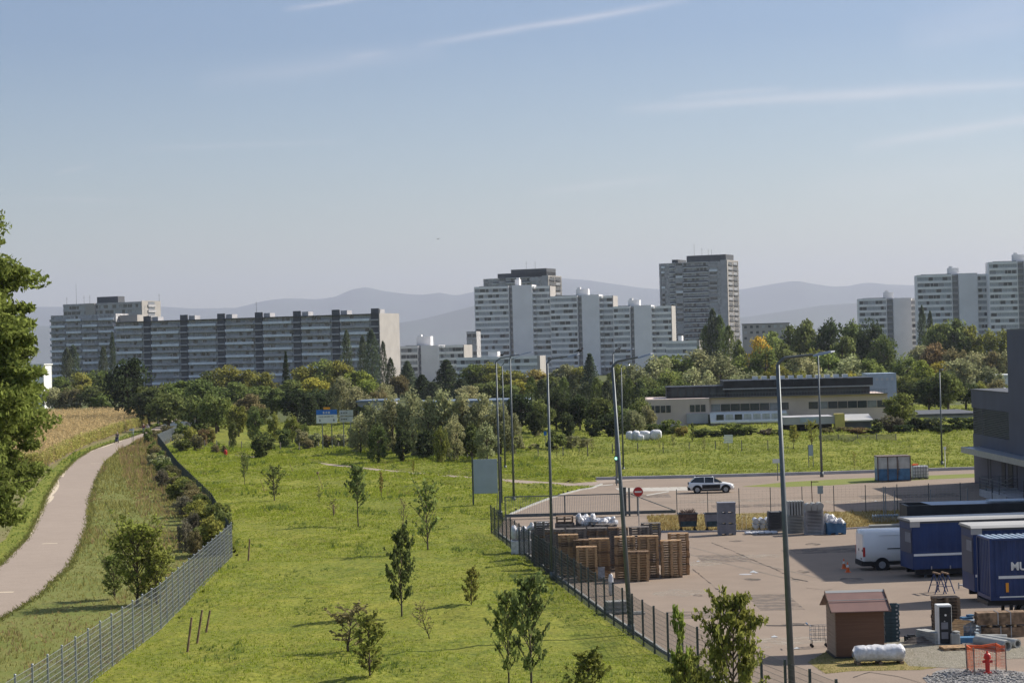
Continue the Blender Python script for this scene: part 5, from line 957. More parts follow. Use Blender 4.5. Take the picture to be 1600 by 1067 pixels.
# sliding gate
g0, g1, g2 = W(789, 811), W(977, 809), W(1057, 805); t = thing('sliding_gate', 'grey barred sliding gate with triangular counterweight frame behind the pallets', 'gate', g0); L1 = g1.x - g0.x; L2 = g2.x - g0.x; hh = 1.75
sl_ = (g1.y - g0.y) / L1
b = MB(); b.box(0, -.06, .15, L2, .06, .4); b.box(0, -.04, hh, L1, .04, hh + .08)
b.build('bottom_beam', M['steel'], t)
for i in range(int(L1 / .14)): pass
b = MB()
for i in range(int(L1 / .14)): b.box(i * .14, -.012, .4, i * .14 + .022, .012, hh)
b.build('gate_bars', M['lsteel'], t)
for x in (0, L1 * .5, L1 - .1): b = MB(); b.box(x, -.05, .4, x + .09, .05, hh); b.build('upright', M['steel'], t)
b = MB(); b.tube((L1 + .6, 0, hh), (L2 - .2, 0, .4), .04, n=6); b.tube((L1, 0, hh + .04), (L1 + .8, 0, hh + .04), .035, n=6); b.build('counterweight_brace', M['steel'], t)
for x, y, hgt, r_, lab in ((-.35, 0, 2.2, .09, 'thick square gate post at the left end of the sliding gate'), (L1 + .1, .25, 2.25, .12, 'thick dark gate post where the sliding gate meets the leaning lamp'), (L1 + .45, .1, 2.2, .07, 'second slimmer gate post right of the leaning lamp'), (L1 + 1.1, .1, 1.9, .04, 'thin upright post under the gate guide rail')):
    b = MB(); b.box(-r_, -r_, 0, r_, r_, hgt); b.box(-r_ * 1.15, -r_ * 1.15, hgt, r_ * 1.15, r_ * 1.15, hgt + .05); place(b.build('gate_post', M['steel'] if r_ != .12 else M['dsteel']), g0 + Vector((x, y, 0)), 0, lab, cat='gate post')

# ================================================================ PALLET YARD
def pallet_mesh(m, seed):
    rg = random.Random(seed); b = MB(); j = lambda: rg.uniform(-.006, .006)
    for y in (-.35, -.18, 0, .18, .35): b.box(-.6 + j(), y - (.07 if y in (-.35, 0, .35) else .05), .122, .6 + j(), y + (.07 if y in (-.35, 0, .35) else .05), .144)
    for x in (-.53, 0, .53): b.box(x - .07, -.4, .1, x + .07, .4, .1215)
    for x in (-.53, 0, .53):
        for y in (-.35, 0, .35): b.box(x - .07, y - .05, .022, x + .07, y + .05, .0995)
    for y in (-.35, 0, .35): b.box(-.6 + j(), y - .05, 0, .6 + j(), y + .05, .0215)
    return b.mesh('wooden_pallet', m)
PM = {k: [pallet_mesh(M[k], s + 50) for s in range(3)] for k in ('wood', 'wood2', 'wood3')}
NT = ['top', 'second', 'third', 'fourth', 'fifth', 'sixth', 'seventh', 'eighth', 'ninth', 'tenth', 'eleventh', 'twelfth', 'thirteenth', 'fourteenth', 'fifteenth', 'sixteenth', 'seventeenth', 'eighteenth', 'nineteenth', 'twentieth']
def stack(x, y, n, desc, m='wood', rz=0, group='stacked wooden pallets', seed=0, z0=0.0):
    rg = random.Random(int(x * 10 + y * 7 + seed))
    for i in range(n):
        mm = PM[m][rg.randrange(3)] if rg.random() > .15 else PM['wood3'][0]
        o = link('wooden_pallet', mm); k = n - i - 1
        lab = ('top pallet of the ' if k == 0 else ('bottom pallet of the ' if i == 0 else NT[min(k, 19)] + ' pallet from top of the ')) + desc
        place(o, (x + rg.uniform(-.02, .02), y + rg.uniform(-.02, .02), z0 + i * .1445), rz + rg.uniform(-.02, .02), lab, cat='pallet', group=group)
def sx(px, Y): return at(px, 880, Y).x
def ptop(px, py, Y): return max(1, round(at(px, py, Y).z / .1445))
for (px, py, Y, m, desc) in ((997, 861, 123.6, 'wood', 'short stack in the front middle'), (917, 853, 124.2, 'wood', 'frontmost left stack by the fence'),
    (977, 836, 125.2, 'wood', 'tall stack behind the short middle stack'), (1013, 836, 125.3, 'wood', 'tall stack right of the middle'), (1049, 844, 125.2, 'wood', 'front right-hand tall stack'), (1061, 834, 126.6, 'wood', 'rear right corner stack'), (937, 839, 126.0, 'wood', 'tall stack left of the dark gap'),
    (889, 833, 127.6, 'wood', 'left tall fresh stack behind the fence'), (912, 844, 127.2, 'wood3', 'stack squeezed between the left fresh stacks'),
    (868, 826, 130.0, 'wood2', 'weathered left end stack of the second last row'), (901, 826, 130.0, 'wood2', 'weathered second stack of the second last row'), (934, 825, 130.1, 'wood2', 'weathered third stack of the second last row'), (967, 825, 130.0, 'wood2', 'weathered fourth stack of the second last row'), (1000, 824, 130.0, 'wood2', 'weathered fifth stack of the second last row'),
    (851, 813, 134.2, 'wood2', 'weathered leftmost stack of the back row'), (950, 818, 132.6, 'wood2', 'weathered middle stack of the back row'), (1018, 817, 132.6, 'wood2', 'weathered right stack of the back row')):
    stack(sx(px, Y), Y, ptop(px, py, Y), desc, m)
# grey board stacks and film-wrapped loads behind
def soft_bundle(loc, dims, label, n=4, m='wrap', rz=0, name='wrapped_bundle', cat='bundle', group=None, vertical=True, seed=1):
    rg = random.Random(seed); b = MB(); w_, d_, h_ = dims; hm = h_
    for i in range(n):
        cx = (i + .5) * w_ / n - w_ / 2; cy = rg.uniform(-.06, .06); a_, b2, c2 = w_ / n * .56, d_ / 2, h_ / 2 * rg.uniform(.86, 1.0); nn, mm = 14, 9; vs = []
        for j in range(mm + 1):
            t_ = -math.pi / 2 + math.pi * j / mm
            for k in range(nn):
                p_ = 2 * math.pi * k / nn; x, y, z = math.cos(t_) * math.cos(p_), math.cos(t_) * math.sin(p_), math.sin(t_); q_ = (abs(x) ** 6 + abs(y) ** 6 + abs(z) ** 4) ** (-1 / 5.5) * rg.uniform(.86, 1.06)
                vs.append((cx + x * q_ * a_, cy + y * q_ * b2, max(0, c2 + z * q_ * c2)))
        b.add(vs, [(j*nn + k, j*nn + (k+1) % nn, (j+1)*nn + (k+1) % nn, (j+1)*nn + k) for j in range(mm) for k in range(nn)])
    o = b.build(name, M[m], smooth=True); place(o, loc, rz, label, cat=cat, group=group); return o
Y = 142
p = W(815, 822); soft_bundle((sx(801, Y) + .65, Y, .9), (1.35, 1.0, 1.0), 'row of tall white wrapped bags at the left end of the stacks', 4, seed=2)
b = MB(); b.box(-.8, -.55, 0, .8, .55, .9); place(b.build('wrapped_load', M['wrap'], bevel=.05), (sx(818, Y), Y, 0), 0, 'white film wrapped load under the tall white bags', cat='load')
Y = 137.2
for i, (px, n_, nm) in enumerate(((846, 12, 'dark board pack at the back left under white bags'), (884, 14, 'dark board pack right of the pallet lamp'), (914, 13, 'grey board pack below the crumpled white film'), (940, 13, 'grey board pack behind the middle stacks'))):
    b = MB(); 
    for k in range(n_): b.box(-.62, -.5, k * .17, .62, .5, k * .17 + .13); [b.box(q_ - .05, -.48, k * .17 + .13, q_ + .05, .48, k * .17 + .17) for q_ in (-.5, 0, .5)]
    place(b.build('board_pack', M['wood2']), (sx(px, Y), Y, 0), 0, nm, cat='board pack', group='grey board packs')
Y = 137.2; z_ = 12 * .17
def film_heap(loc, w_, h_, label, seed):
    rg = random.Random(seed); b = MB()
    for i in range(16): b.ball((rg.uniform(-w_, w_) * .42, rg.uniform(-.3, .3), h_ * rg.uniform(.15, .55)), rg.uniform(.12, .3), rg.uniform(.15, .3), rg.uniform(.25, .5) * h_, 9, 6, .22, rg)
    place(b.build('film_heap', M['wrap'], smooth=False), loc, 0, label, cat='film')
film_heap((sx(843, Y), Y, z_), 1.3, .45, 'low heap of white bags on the back left board pack', 3)
z_ = 13 * .17
film_heap((sx(917, Y), Y, z_), 1.3, .75, 'crumpled heap of white film on the board packs', 4)
film_heap((sx(948, Y), Y, z_), 1.7, .5, 'lower crumpled white film right of the film heap', 5)
b = MB(); [b.box(-.55, -.4, k * .2, .55, .4, k * .2 + .04) for k in range(3)]; [b.box(x - .05, y - .05, 0, x + .05, y + .05, .42) for x in (-.5, 0, .5) for y in (-.35, .35)]
place(b.build('open_crate', M['wood3']), (sx(884, 137.2), 137.2, 14 * .17), 0, 'small open wooden crate on top of the dark board packs', cat='crate')
g = W(939, 903); b = MB(); b.box(-.22, -.2, 0, .22, .2, .62); b.box(-.24, -.22, .62, .24, .22, .66); b.box(-.18, -.205, .1, .18, -.2, .55); place(b.build('white_cabinet', M['wrap'], bevel=.01), g, 0, 'small pale cabinet in front of the left pallet stacks', cat='cabinet')
g = W(962, 958); rg = random.Random(6); b = MB()
for k in range(6): b.cbox(rg.uniform(-.1, .1), rg.uniform(-.1, .1), .06 + k * .11, 1.1, .8, .09, rg.uniform(-.1, .1))
place(b.build('slab_pile', M['conc']), g, .2, 'pile of pale concrete slabs behind the fence near the leaning lamp', cat='slab pile'); b = MB(); b.cbox(.9, -.4, .06, .8, .2, .1, .1); b.cbox(1.0, -.9, .05, .6, .15, .1, -.1)
place(b.build('loose_slab', M['conc']), g, .2, 'loose pale slabs right of the concrete slab pile', cat='slab')
g = W(955, 930); soft_bundle(g, (.25, .25, 1.2), 'upright narrow white film roll behind the mesh fence', 1, seed=8, name='film_roll', cat='film roll')
# dumpsters
def dumpster(g, label, m, load):
    t = thing('wheeled_dumpster', label, 'dumpster', g, 0, 'wheeled dumpsters'); b = MB(); b.prof([(-.6, .35), (.6, .35), (.68, 1.25), (-.68, 1.25)], -.5, .5); b.build('bin_body', M[m], t); b = MB(); b.box(-.72, -.54, 1.25, .72, -.44, 1.32); b.box(-.72, .44, 1.25, .72, .54, 1.32); b.box(-.72, -.44, 1.25, -.64, .44, 1.32); b.box(.64, -.44, 1.25, .72, .44, 1.32); b.build('rim', M['dgrey'], t)
    for x in (-.5, .5):
        for y in (-.4, .4):
            b = MB(); b.tube((x, y - .04, .1), (x, y + .04, .1), .1, n=10); b.tube((x, y, .15), (x, y, .36), .03, n=5); b.build('wheel', M['rubber'], t)
    b = MB(); b.box(-.58, -.52, .36, .58, -.5, .75); b.build('lower_panel', M['teal'], t)
    if load:
        b = MB(); rg = random.Random(4)
        for i in range(60): a = rg.uniform(0, 6.28); b.tube((rg.uniform(-.5, .5), rg.uniform(-.35, .35), 1.2), (rg.uniform(-.6, .6), rg.uniform(-.4, .4), 1.35 + rg.uniform(0, .3)), .03, .01, 4)
        place(b.build('branch_heap', M['rust']), g, 0, 'heap of dry brown branches filling the brown dumpster', cat='branch heap')
dumpster(W(1075, 829), 'brown wheeled dumpster filled with dry branches', 'rust', True); dumpster(W(1116, 829), 'grey wheeled dumpster half hidden behind the stacked plastic boxes', 'plastic', False)
# plastic bins
def bin_thing(loc, w_, d_, h_, label, m='plastic', group='stacked grey plastic boxes'):
    t = thing('plastic_box', label, 'plastic box', loc, 0, group); b = MB(); b.box(-w_/2, -d_/2, .12, w_/2, d_/2, h_ - .05); b.box(-w_/2 - .02, -d_/2 - .02, h_ - .09, w_/2 + .02, d_/2 + .02, h_ - .005)
    for i in range(7): x = -w_/2 + .06 + i * (w_ - .12) / 6; b.box(x - .015, -d_/2 - .015, .12, x + .015, -d_/2, h_ - .1)
    for z in (.3, .5): b.box(-w_/2, -d_/2 - .012, h_ * z / .8, w_/2, -d_/2, h_ * z / .8 + .02)
    b.build('box_body', M[m], t)
    for x in (-w_/2 + .12, 0, w_/2 - .12): b = MB(); b.box(x - .1, -d_/2, .005, x + .1, d_/2, .118); b.build('runner', M[m], t)
g = W(1135.5, 835)
for i, l_ in enumerate(('bottom', 'middle', 'top')): bin_thing(g + Vector((0, 0, i * .775)), 1.25, 1.0, .775, l_ + ' one of the three stacked grey plastic pallet boxes')
# grey stacks of metal/plastic trays
def tray_stack(px, base, w_, n, hstep, label, m='grey', top=None, gz=0, name='tray_stack'):
    g = W(px, base); b = MB(); rg = random.Random(px)
    for i in range(n): o_ = rg.uniform(-.03, .03); b.cbox(o_, 0, gz + i * hstep + hstep * .35, w_, 1.0, hstep * .55); b.cbox(o_ - w_ * .42, 0, gz + i * hstep + hstep * .8, .12, .9, hstep * .4); b.cbox(o_ + w_ * .42, 0, gz + i * hstep + hstep * .8, .12, .9, hstep * .4)
    place(b.build(name, M[m]), g, 0, label, cat='tray stack', group='grey stacks by the wire fence'); return g, gz + n * hstep
tray_stack(1211, 829, 1.0, 13, .11, 'low dark grey tray stack left of the near lamp post', 'dgrey')
g, z = tray_stack(1243, 832, 1.25, 12, .105, 'grey tray stack with upright panels on top right of the lamp', 'conc')
b = MB(); [b.cbox(-.5 + i * .2, 0, .52, .12, 1.0, 1.0, .05) for i in range(6)]; place(b.build('upright_panels', M['conc']), g + Vector((0, 0, z)), 0, 'pale upright panels standing on the grey tray stack', cat='panel pack')
g, z = tray_stack(1272, 834, 1.32, 17, .1, 'tallest grey tray stack by the wire fence', 'core')
b = MB(); [b.tube((-.42 + i * .42, -.5, .3 + k_ * .0), (-.42 + i * .42, .5, .3), .2 + .02 * i, n=14) for i in range(3) for k_ in (0,)]; [b.box(-.62 + i * .42, -.48, .0, -.24 + i * .42, .48, .28) for i in range(3)]; place(b.build('rolled_sheets', M['conc']), g + Vector((0, 0, z)), 0, 'three grey rolls lying on the tallest tray stack', cat='rolls')
g = W(1306, 834); bin_thing(g, 1.3, 1.0, .8, 'low blue grey plastic box at the right end of the stacks', 'stain'); 
film_heap(g + Vector((-.25, .7, .1)), 1.4, 1.5, 'crumpled clear plastic film behind the blue grey box', 12); film_heap(g + Vector((0, 0, .7)), 1.0, .5, 'clear plastic film heaped on the blue grey box', 13)
g = W(1190, 826); b = MB(); [b.tube((-.45 + i * .45, -.6, .62 + .02), (-.45 + i * .45, .6, .64), .19, n=12) for i in range(3)]; [b.tube((-.45 + i * .45, -.6, .2), (-.45 + i * .45, .6, .2), .19, n=12) for i in range(3)]
b.box(-.68, -.5, .4, .68, .5, .45); place(b.build('film_rolls', M['wrap'], smooth=False), g, 0, 'six pale rolls stacked in two layers left of the trays', cat='rolls')
g = W(1189, 834); soft_bundle(g, (2.3, .8, .22), 'flat white plastic sheet lying on the ground before the rolls', 5, seed=14, name='plastic_sheet', cat='plastic sheet')
b = MB(); [b.tube((-.3 + i * .3, 0, 0), (-.3 + i * .3 + .02, 0, 1.2), .012, n=4) for i in range(2)]; b.tube((-.3, 0, 1.1), (0, 0, 1.1), .012, n=4); place(b.build('thin_rod', M['wht']), W(1166, 829), 0, 'thin white rods standing left of the pale rolls', cat='rod')
# blue bike rack and grey tubes near van
g = W(1384, 815); b = MB()
for i in range(10): b.tube((-.95 + i * .2, -.3, 0), (-.95 + i * .2, -.3, .5), .02, n=4); b.tube((-.95 + i * .2, .3, 0), (-.95 + i * .2, .3, .5), .02, n=4); b.tube((-.95 + i * .2, -.3, .5), (-.95 + i * .2, .3, .55), .02, n=4); b.ball((-.95 + i * .2, 0, .45), .09, .2, .12, 8, 4)
b.box(-1, -.32, .5, 1, -.28, .56); place(b.build('cart_row', M['sky']), g, 0, 'row of small blue metal carts behind the white van', cat='cart row')
g = W(1382, 828); b = MB(); [b.tube((-1.1, y, .12 + z_), (1.2, y, .12 + z_), .11, n=10) for y, z_ in ((-.25, 0), (0, 0), (.25, 0), (-.12, .19), (.12, .19))]; place(b.build('tube_bundle', M['conc']), g, 0, 'grey tubes lying in a bundle behind the white van', cat='tubes')
# skip container and IBC tank
g = W(1372, 752.5); kx = g.y / F; t = thing('storage_container', 'old cream and blue storage container standing by the road', 'container', g, R(-2)); w_ = 3.1; h_ = 2.35
b = MB(); b.box(0, 0, .12, w_, 2.3, h_ * .52); b.build('blue_lower_wall', M['stain'], t); b = MB(); b.box(0, 0, h_ * .521, w_, 2.3, h_); b.build('cream_upper_wall', M['cream2'], t)
b = MB(); [b.box(x - .05, -.05, .1, x + .05, 0, h_ + .05) for x in (0, .95, w_ * .6, w_)]; b.box(-.05, -.06, h_, w_ + .05, 2.35, h_ + .08); b.box(-.05, -.06, .04, w_ + .05, 2.35, .119); b.build('frame', M['frame'], t)
b = MB(); b.tube((w_ * .6 + .12, -.08, .5), (w_ * .6 + .12, -.08, h_ - .3), .02, n=6); b.box(w_ * .6, -.1, 1.1, w_ * .6 + .25, -.06, 1.2); b.build('door_bar', M['frame'], t)
g = W(1437, 748); t = thing('liquid_tank', 'white caged liquid tank on a pallet beside the storage container', 'tank', g); b = MB(); b.box(-.75, -.5, .15, .75, .5, 1.3); b.build('tank_body', M['wrap'], t, bevel=.1)
b = MB(); [b.tube((x, -.53, .15), (x, -.53, 1.35), .02, n=4) for x in np.linspace(-.77, .77, 7)]; [b.tube((-.77, -.53, z), (.77, -.53, z), .02, n=4) for z in np.linspace(.15, 1.35, 5)]; b.build('cage', M['steel'], t); b = MB(); [b.box(-.78, -.5 + i * .2, .1, .78, -.38 + i * .2, .14) for i in range(6)]; [b.box(x - .1, -.5, 0, x + .1, .6, .1) for x in (-.65, 0, .65)]; b.build('base_pallet', M['wood2'], t)
b = MB(); b.cbox(-.4, 0, 1.42, .5, .5, .12); b.cbox(-.55, 0, 1.36, .4, .7, .05); place(b.build('orange_cover', M['orange'], bevel=.02), g, 0, 'orange cover lying on top of the liquid tank', cat='cover')
# wrapped white bales on the far bank
for i, (px, base, w_, h_, lab) in enumerate(((989, 690, 1.9, 1.7, 'left white wrapped bale on the far grass'), (1001, 690, .8, 1.2, 'small dark and white bale piece between the two white bales'), (1016, 688, 3.1, 1.6, 'right long white wrapped bale on the far grass'))):
    g = W(px, base); soft_bundle(g, (w_, 1.4, h_), lab, 2 if i != 1 else 1, seed=30 + i, name='wrapped_bale', cat='bale')
# cones
for px, py, lab in ((1318.5, 888, 'rear one of two orange traffic cones left of the van'), (1324.5, 893.5, 'front orange and white traffic cone left of the van')):
    g = W(px, py); t = thing('traffic_cone', lab, 'traffic cone', g, 0, 'orange traffic cones'); b = MB(); b.box(-.17, -.17, 0, .17, .17, .03); b.tube((0, 0, .03), (0, 0, .3), .12, .075, 12); b.tube((0, 0, .45), (0, 0, .6), .05, .025, 12); b.build('cone_body', M['orange'], t); b = MB(); b.tube((0, 0, .3), (0, 0, .45), .076, .05, 12); b.build('white_band', M['wht'], t)
# ---------------------------------------------------------------- vehicles
def wheel(t, x, y, r, w_=.2):
    b = MB(); b.tube((x, y - w_/2, r), (x, y + w_/2, r), r, n=20); o = b.build('wheel', M['rubber'], t); b = MB(); b.tube((x, y - w_/2 - .012, r), (x, y - w_/2 + .05, r), r * .62, n=16); b.tube((x, y + w_/2 - .05, r), (x, y + w_/2 + .012, r), r * .62, n=16)
    b.build('rim', M['lsteel'], o)
def loft(b, secs):                                # list of (x, [(y,z)...]) sections joined
    n = len(secs[0][1]); vs = [(x, y, z) for x, s in secs for y, z in s]; fs = [tuple(range(n-1, -1, -1)), tuple(range(n * (len(secs) - 1), n * len(secs)))]
    for i in range(len(secs) - 1):
        for k in range(n): fs.append((i*n + k, i*n + (k+1) % n, (i+1)*n + (k+1) % n, (i+1)*n + k))
    b.add(vs, fs)
def car(loc, rz):
    t = thing('parked_car', 'white and black compact crossover car driving past the yard', 'car', loc, rz); b = MB()
    def sec(x, zb, zt, hw): return (x, [(-hw * .96, zb), (-hw, (zb + zt) / 2 - .05), (-hw * .97, zt - .08), (-hw * .88, zt), (hw * .88, zt), (hw * .97, zt - .08), (hw, (zb + zt) / 2 - .05), (hw * .96, zb)])
    loft(b, [sec(-2.08, .38, .78, .66), sec(-2.02, .28, .98, .78), sec(-1.6, .25, 1.0, .85), (sec(-.6, .24, .96, .86)), sec(.6, .24, .95, .86), sec(1.2, .25, .92, .85), sec(1.75, .28, .82, .80), sec(2.02, .32, .72, .70), sec(2.08, .38, .6, .55)]); b.build('body', M['carw'], t, True)
    b = MB(); loft(b, [(-1.85, [(-.68, .97), (-.62, 1.1), (.62, 1.1), (.68, .97)]), (-1.45, [(-.74, .98), (-.58, 1.42), (.58, 1.42), (.74, .98)]), (-.6, [(-.76, .96), (-.58, 1.46), (.58, 1.46), (.76, .96)]), (.2, [(-.76, .95), (-.57, 1.42), (.57, 1.42), (.76, .95)]), (1.0, [(-.74, .93), (-.66, .97), (.66, .97), (.74, .93)])]); b.build('windows', M['glass'], t)
    b = MB(); loft(b, [(-1.5, [(-.57, 1.421), (-.55, 1.46), (.55, 1.46), (.57, 1.421)]), (-.6, [(-.57, 1.461), (-.54, 1.5), (.54, 1.5), (.57, 1.461)]), (.22, [(-.56, 1.421), (-.54, 1.45), (.54, 1.45), (.56, 1.421)])]); b.build('roof', M['carw'], t)
    for y in (-.5, .5): b = MB(); b.tube((-1.4, y, 1.53), (.1, y, 1.52), .025, n=6); [b.tube((x, y, 1.45), (x, y, 1.53), .02, n=5) for x in (-1.3, 0)]; b.build('roof_rail', M['rubber'], t)
    for s_ in (-1, 1):
        b = MB(); b.box(-.85, s_ * .866 - .012, .42, .8, s_ * .866 + .012, .78); b.build('side_bumper_pad', M['rubber'], t, bevel=.01)
        b = MB(); b.box(-1.0, s_ * .862 - .02, .2, 1.0, s_ * .862 + .02, .36); b.build('sill_trim', M['rubber'], t)
        for x in (-1.3, 1.3):
            b = MB(); n = 12; ri, ro = .34, .45; vs = []
            for i in range(n + 1): a = math.pi * i / n; vs += [(x + ro * math.cos(a), s_ * .87, .32 + ro * math.sin(a)), (x + ri * math.cos(a), s_ * .87, .32 + ri * math.sin(a))]
            b.add(vs, [(2*i, 2*i+1, 2*i+3, 2*i+2) for i in range(n)]); b.tube((x, s_ * .80, .33), (x, s_ * .868, .33), .36, n=20); b.build('wheel_arch', M['rubber'], t)
        b = MB(); b.cbox(1.98, s_ * .55, .64, .1, .26, .1); b.build('headlight', M['glass2'], t); b = MB(); b.cbox(-2.0, s_ * .62, .82, .08, .22, .12); b.build('tail_light', M['red'], t)
        b = MB(); b.cbox(.75, s_ * .93, 1.0, .16, .14, .11); b.build('door_mirror', M['rubber'], t)
        for x in (-.62, .22): b = MB(); b.tube((x, s_ * .765, .95), (x, s_ * .585, 1.45), .03, n=5); b.build('window_pillar', M['carw'], t)
    b = MB(); b.box(-2.12, -.78, .28, -1.9, .78, .56); b.box(-2.09, -.6, .78, -2.0, .6, .98); b.build('rear_bumper', M['rubber'], t); b = MB(); b.box(2.03, -.5, .34, 2.1, .5, .48); b.build('front_grille', M['rubber'], t)
    for x in (-1.3, 1.3):
        for y in (-.80, .80): wheel(t, x, y, .33, .2)
g = W(1112, 770); car((g.x, g.y + .6, .006), R(-2))
# van: rear towards the viewer's left
t = thing('delivery_van', 'white high roof delivery van parked behind the blue trailer', 'van', (W(1342, 893).x + .35, W(1342, 893).y + .3, .006), R(4)); t.scale = (.95, .95, .93); b = MB()
loft(b, [(0, [(.05, .55), (.02, 1.2), (.12, 2.35), (.25, 2.5), (1.75, 2.5), (1.88, 2.35), (1.98, 1.2), (1.95, .55)]), (.15, [(.02, .4), (0, 1.2), (.1, 2.38), (.22, 2.55), (1.78, 2.55), (1.9, 2.38), (2, 1.2), (1.98, .4)]), (4.2, [(.02, .4), (0, 1.2), (.1, 2.38), (.22, 2.52), (1.78, 2.52), (1.9, 2.38), (2, 1.2), (1.98, .4)]), (5.0, [(.04, .4), (.02, 1.15), (.22, 1.8), (.3, 1.95), (1.7, 1.95), (1.78, 1.8), (1.98, 1.15), (1.96, .4)]), (5.9, [(.15, .45), (.12, .8), (.2, 1.0), (.3, 1.1), (1.7, 1.1), (1.8, 1.0), (1.88, .8), (1.85, .45)])]); b.build('body', M['carw'], t, True)
b = MB(); b.box(-.1, .05, .3, .1, 1.95, .6); b.box(-.05, -.02, .3, .5, .05, .6); b.build('rear_bumper', M['rubber'], t)
for y in (.1, 1.02):
    b = MB(); b.box(-.02, y, .62, .0, y + .88, 2.3); d_ = b.build('rear_door', M['carw'], t); b = MB(); b.box(-.05, y + .1, 1.2, -.02, y + .16, 1.35); b.build('handle', M['rubber'], d_)
for y in (-.0, 1.9): b = MB(); b.box(-.03, y, .9, .1, y + .1, 1.5); b.build('tail_light', M['red'], t)
b = MB(); b.box(1.5, -.015, 1.34, 4.5, .01, 1.40); b.build('side_moulding', M['rubber'], t); b = MB(); b.box(.8, -.01, .62, 2.6, .012, .64); b.box(1.0, .06, 2.2, 3.6, .085, 2.215); b.build('panel_seam', M['grey'], t)
b = MB(); b.box(.5, -.02, .35, 5.2, .0, .58); b.build('sill_trim', M['rubber'], t); b = MB(); b.tube((1.15, -.025, .36), (1.15, .02, .36), .47, n=20); b.build('wheel_arch', M['rubber'], t); b = MB(); b.box(-.03, .4, .68, -.021, .75, .8); b.build('number_plate', M['glass2'], t)
for x in (1.15, 4.9):
    for y in (.1, 1.9): wheel(t, x, y, .36, .24)
def corr(b, p0, d, n, pitch, dep, zb, zt, nrm):     # corrugated or rippled wall
    vs = []
    for i in range(n * 4 + 1):
        k = i % 4; off = dep if k in (1, 2) else 0; s = (i // 4 + (0, .18, .5, .68)[k]) * pitch; q = Vector(p0) + Vector(d) * s + Vector(nrm) * off; vs += [(q.x, q.y, zb), (q.x, q.y, zt)]
    b.add(vs, [(2*i, 2*i+2, 2*i+3, 2*i+1) for i in range(n * 4)])
# curtain trailer 1
def trailer(loc, rz, L_, zb, zt, label, stripe=True, end='grey'):
    t = thing('curtain_trailer', label, 'trailer', loc, rz, 'blue curtain trailers'); b = MB(); n = int(L_ / .6)
    b.box(.06, .03, zb, L_, 2.5, zt - .22); corr(b, (.08, .012, 0), (1, 0, 0), int(L_ / .55) - 1, .55, -.022, zb, zt - .23, (0, 1, 0)); b.build('curtain_side', M['blue'], t)
    b = MB(); b.box(0, -.03, zt - .22, L_, 2.53, zt - .1); b.build('top_rail', M['dgrey'], t)
    b = MB(); b.prof([(-.08, zt - .1), (.1, zt + .02), (2.4, zt + .02), (2.58, zt - .1)], -.06, L_, 'x'); b.build('roof_tarpaulin', M['tarp'], t)
    b = MB(); b.box(-.06, 0, zt - .42, .5, -.05, zt - .1); b.build('corner_flap', M['tarp'], t)
    b = MB(); b.box(.02, .15, zb + .9, .05, 2.3, zt - .6); b.build('end_panel', M['anth2'], t); b = MB(); b.box(-.01, .15, zt - 1.3, .018, 1.2, zt - .75); b.build('end_plate', M['plastic'], t)
    if stripe: b = MB(); b.box(.12, -.02, zb + .75, L_, 0, zb + .88); b.build('white_stripe', M['wht'], t)
    for i in range(8): b = MB(); b.box(1.1 + i * 1.1, -.03, zb - .02, 1.16 + i * 1.1, .0, zb + .16); b.build('curtain_buckle', M['lsteel'], t)
    b = MB(); b.box(.3, .3, zb - .35, L_, .5, zb); b.box(.3, 2.0, zb - .35, L_, 2.2, zb); b.build('chassis', M['black'], t)
    for x in (L_ * .62, L_ * .74): 
        for y in (.15, 2.35): wheel(t, x, y, .42, .28)
    for x in (.8, L_ - 1):
        b = MB(); b.box(x, .3, 0.01, x + .12, .42, zb); b.box(x, 2.1, .01, x + .12, 2.22, zb); b.build('support_leg', M['dgrey'], t)
    return t
p = at(1425, 890, 121); trailer((p.x, 121, 0), R(6), 13, .52, at(1425, 812, 121).z, 'long blue curtain trailer with white stripe and pale roof behind the container', True)
p = at(1520, 890, 109); trailer((p.x, 109, 0), R(2), 12, .6, at(1525, 822, 109).z, 'second blue trailer mostly hidden behind the blue container')
# dark open body behind trailer 1
p = at(1417, 800, 130); z1 = at(1417, 790, 130).z; t = thing('open_truck_body', 'black edged flat body with pale blue sheet behind the long trailer', 'truck body', (p.x, 130, 0)); b = MB(); b.box(0, 0, .6, 10, .2, z1); b.box(0, 2.3, .6, 10, 2.5, z1 + .02); b.box(0, .2, .6, .2, 2.3, z1 - .02); b.box(.2, .2, z1 - .5, 10, 2.3, z1 - .4); b.build('body_frame', M['black'], t)
b = MB(); b.add([(2.2, .3, z1 - .2), (9.5, .3, z1 - .2), (9.5, 2.2, z1 + .05), (1.2, 2.2, z1 + .05)], [(0, 1, 2, 3)]); b.box(5.2, .4, z1 + .08, 9, 1.8, z1 + .14); b.build('pale_sheet', M['sky'], t)
for x in (1.5, 7.5, 8.8):
    for y in (.2, 2.3): wheel(t, x, y, .45, .28)
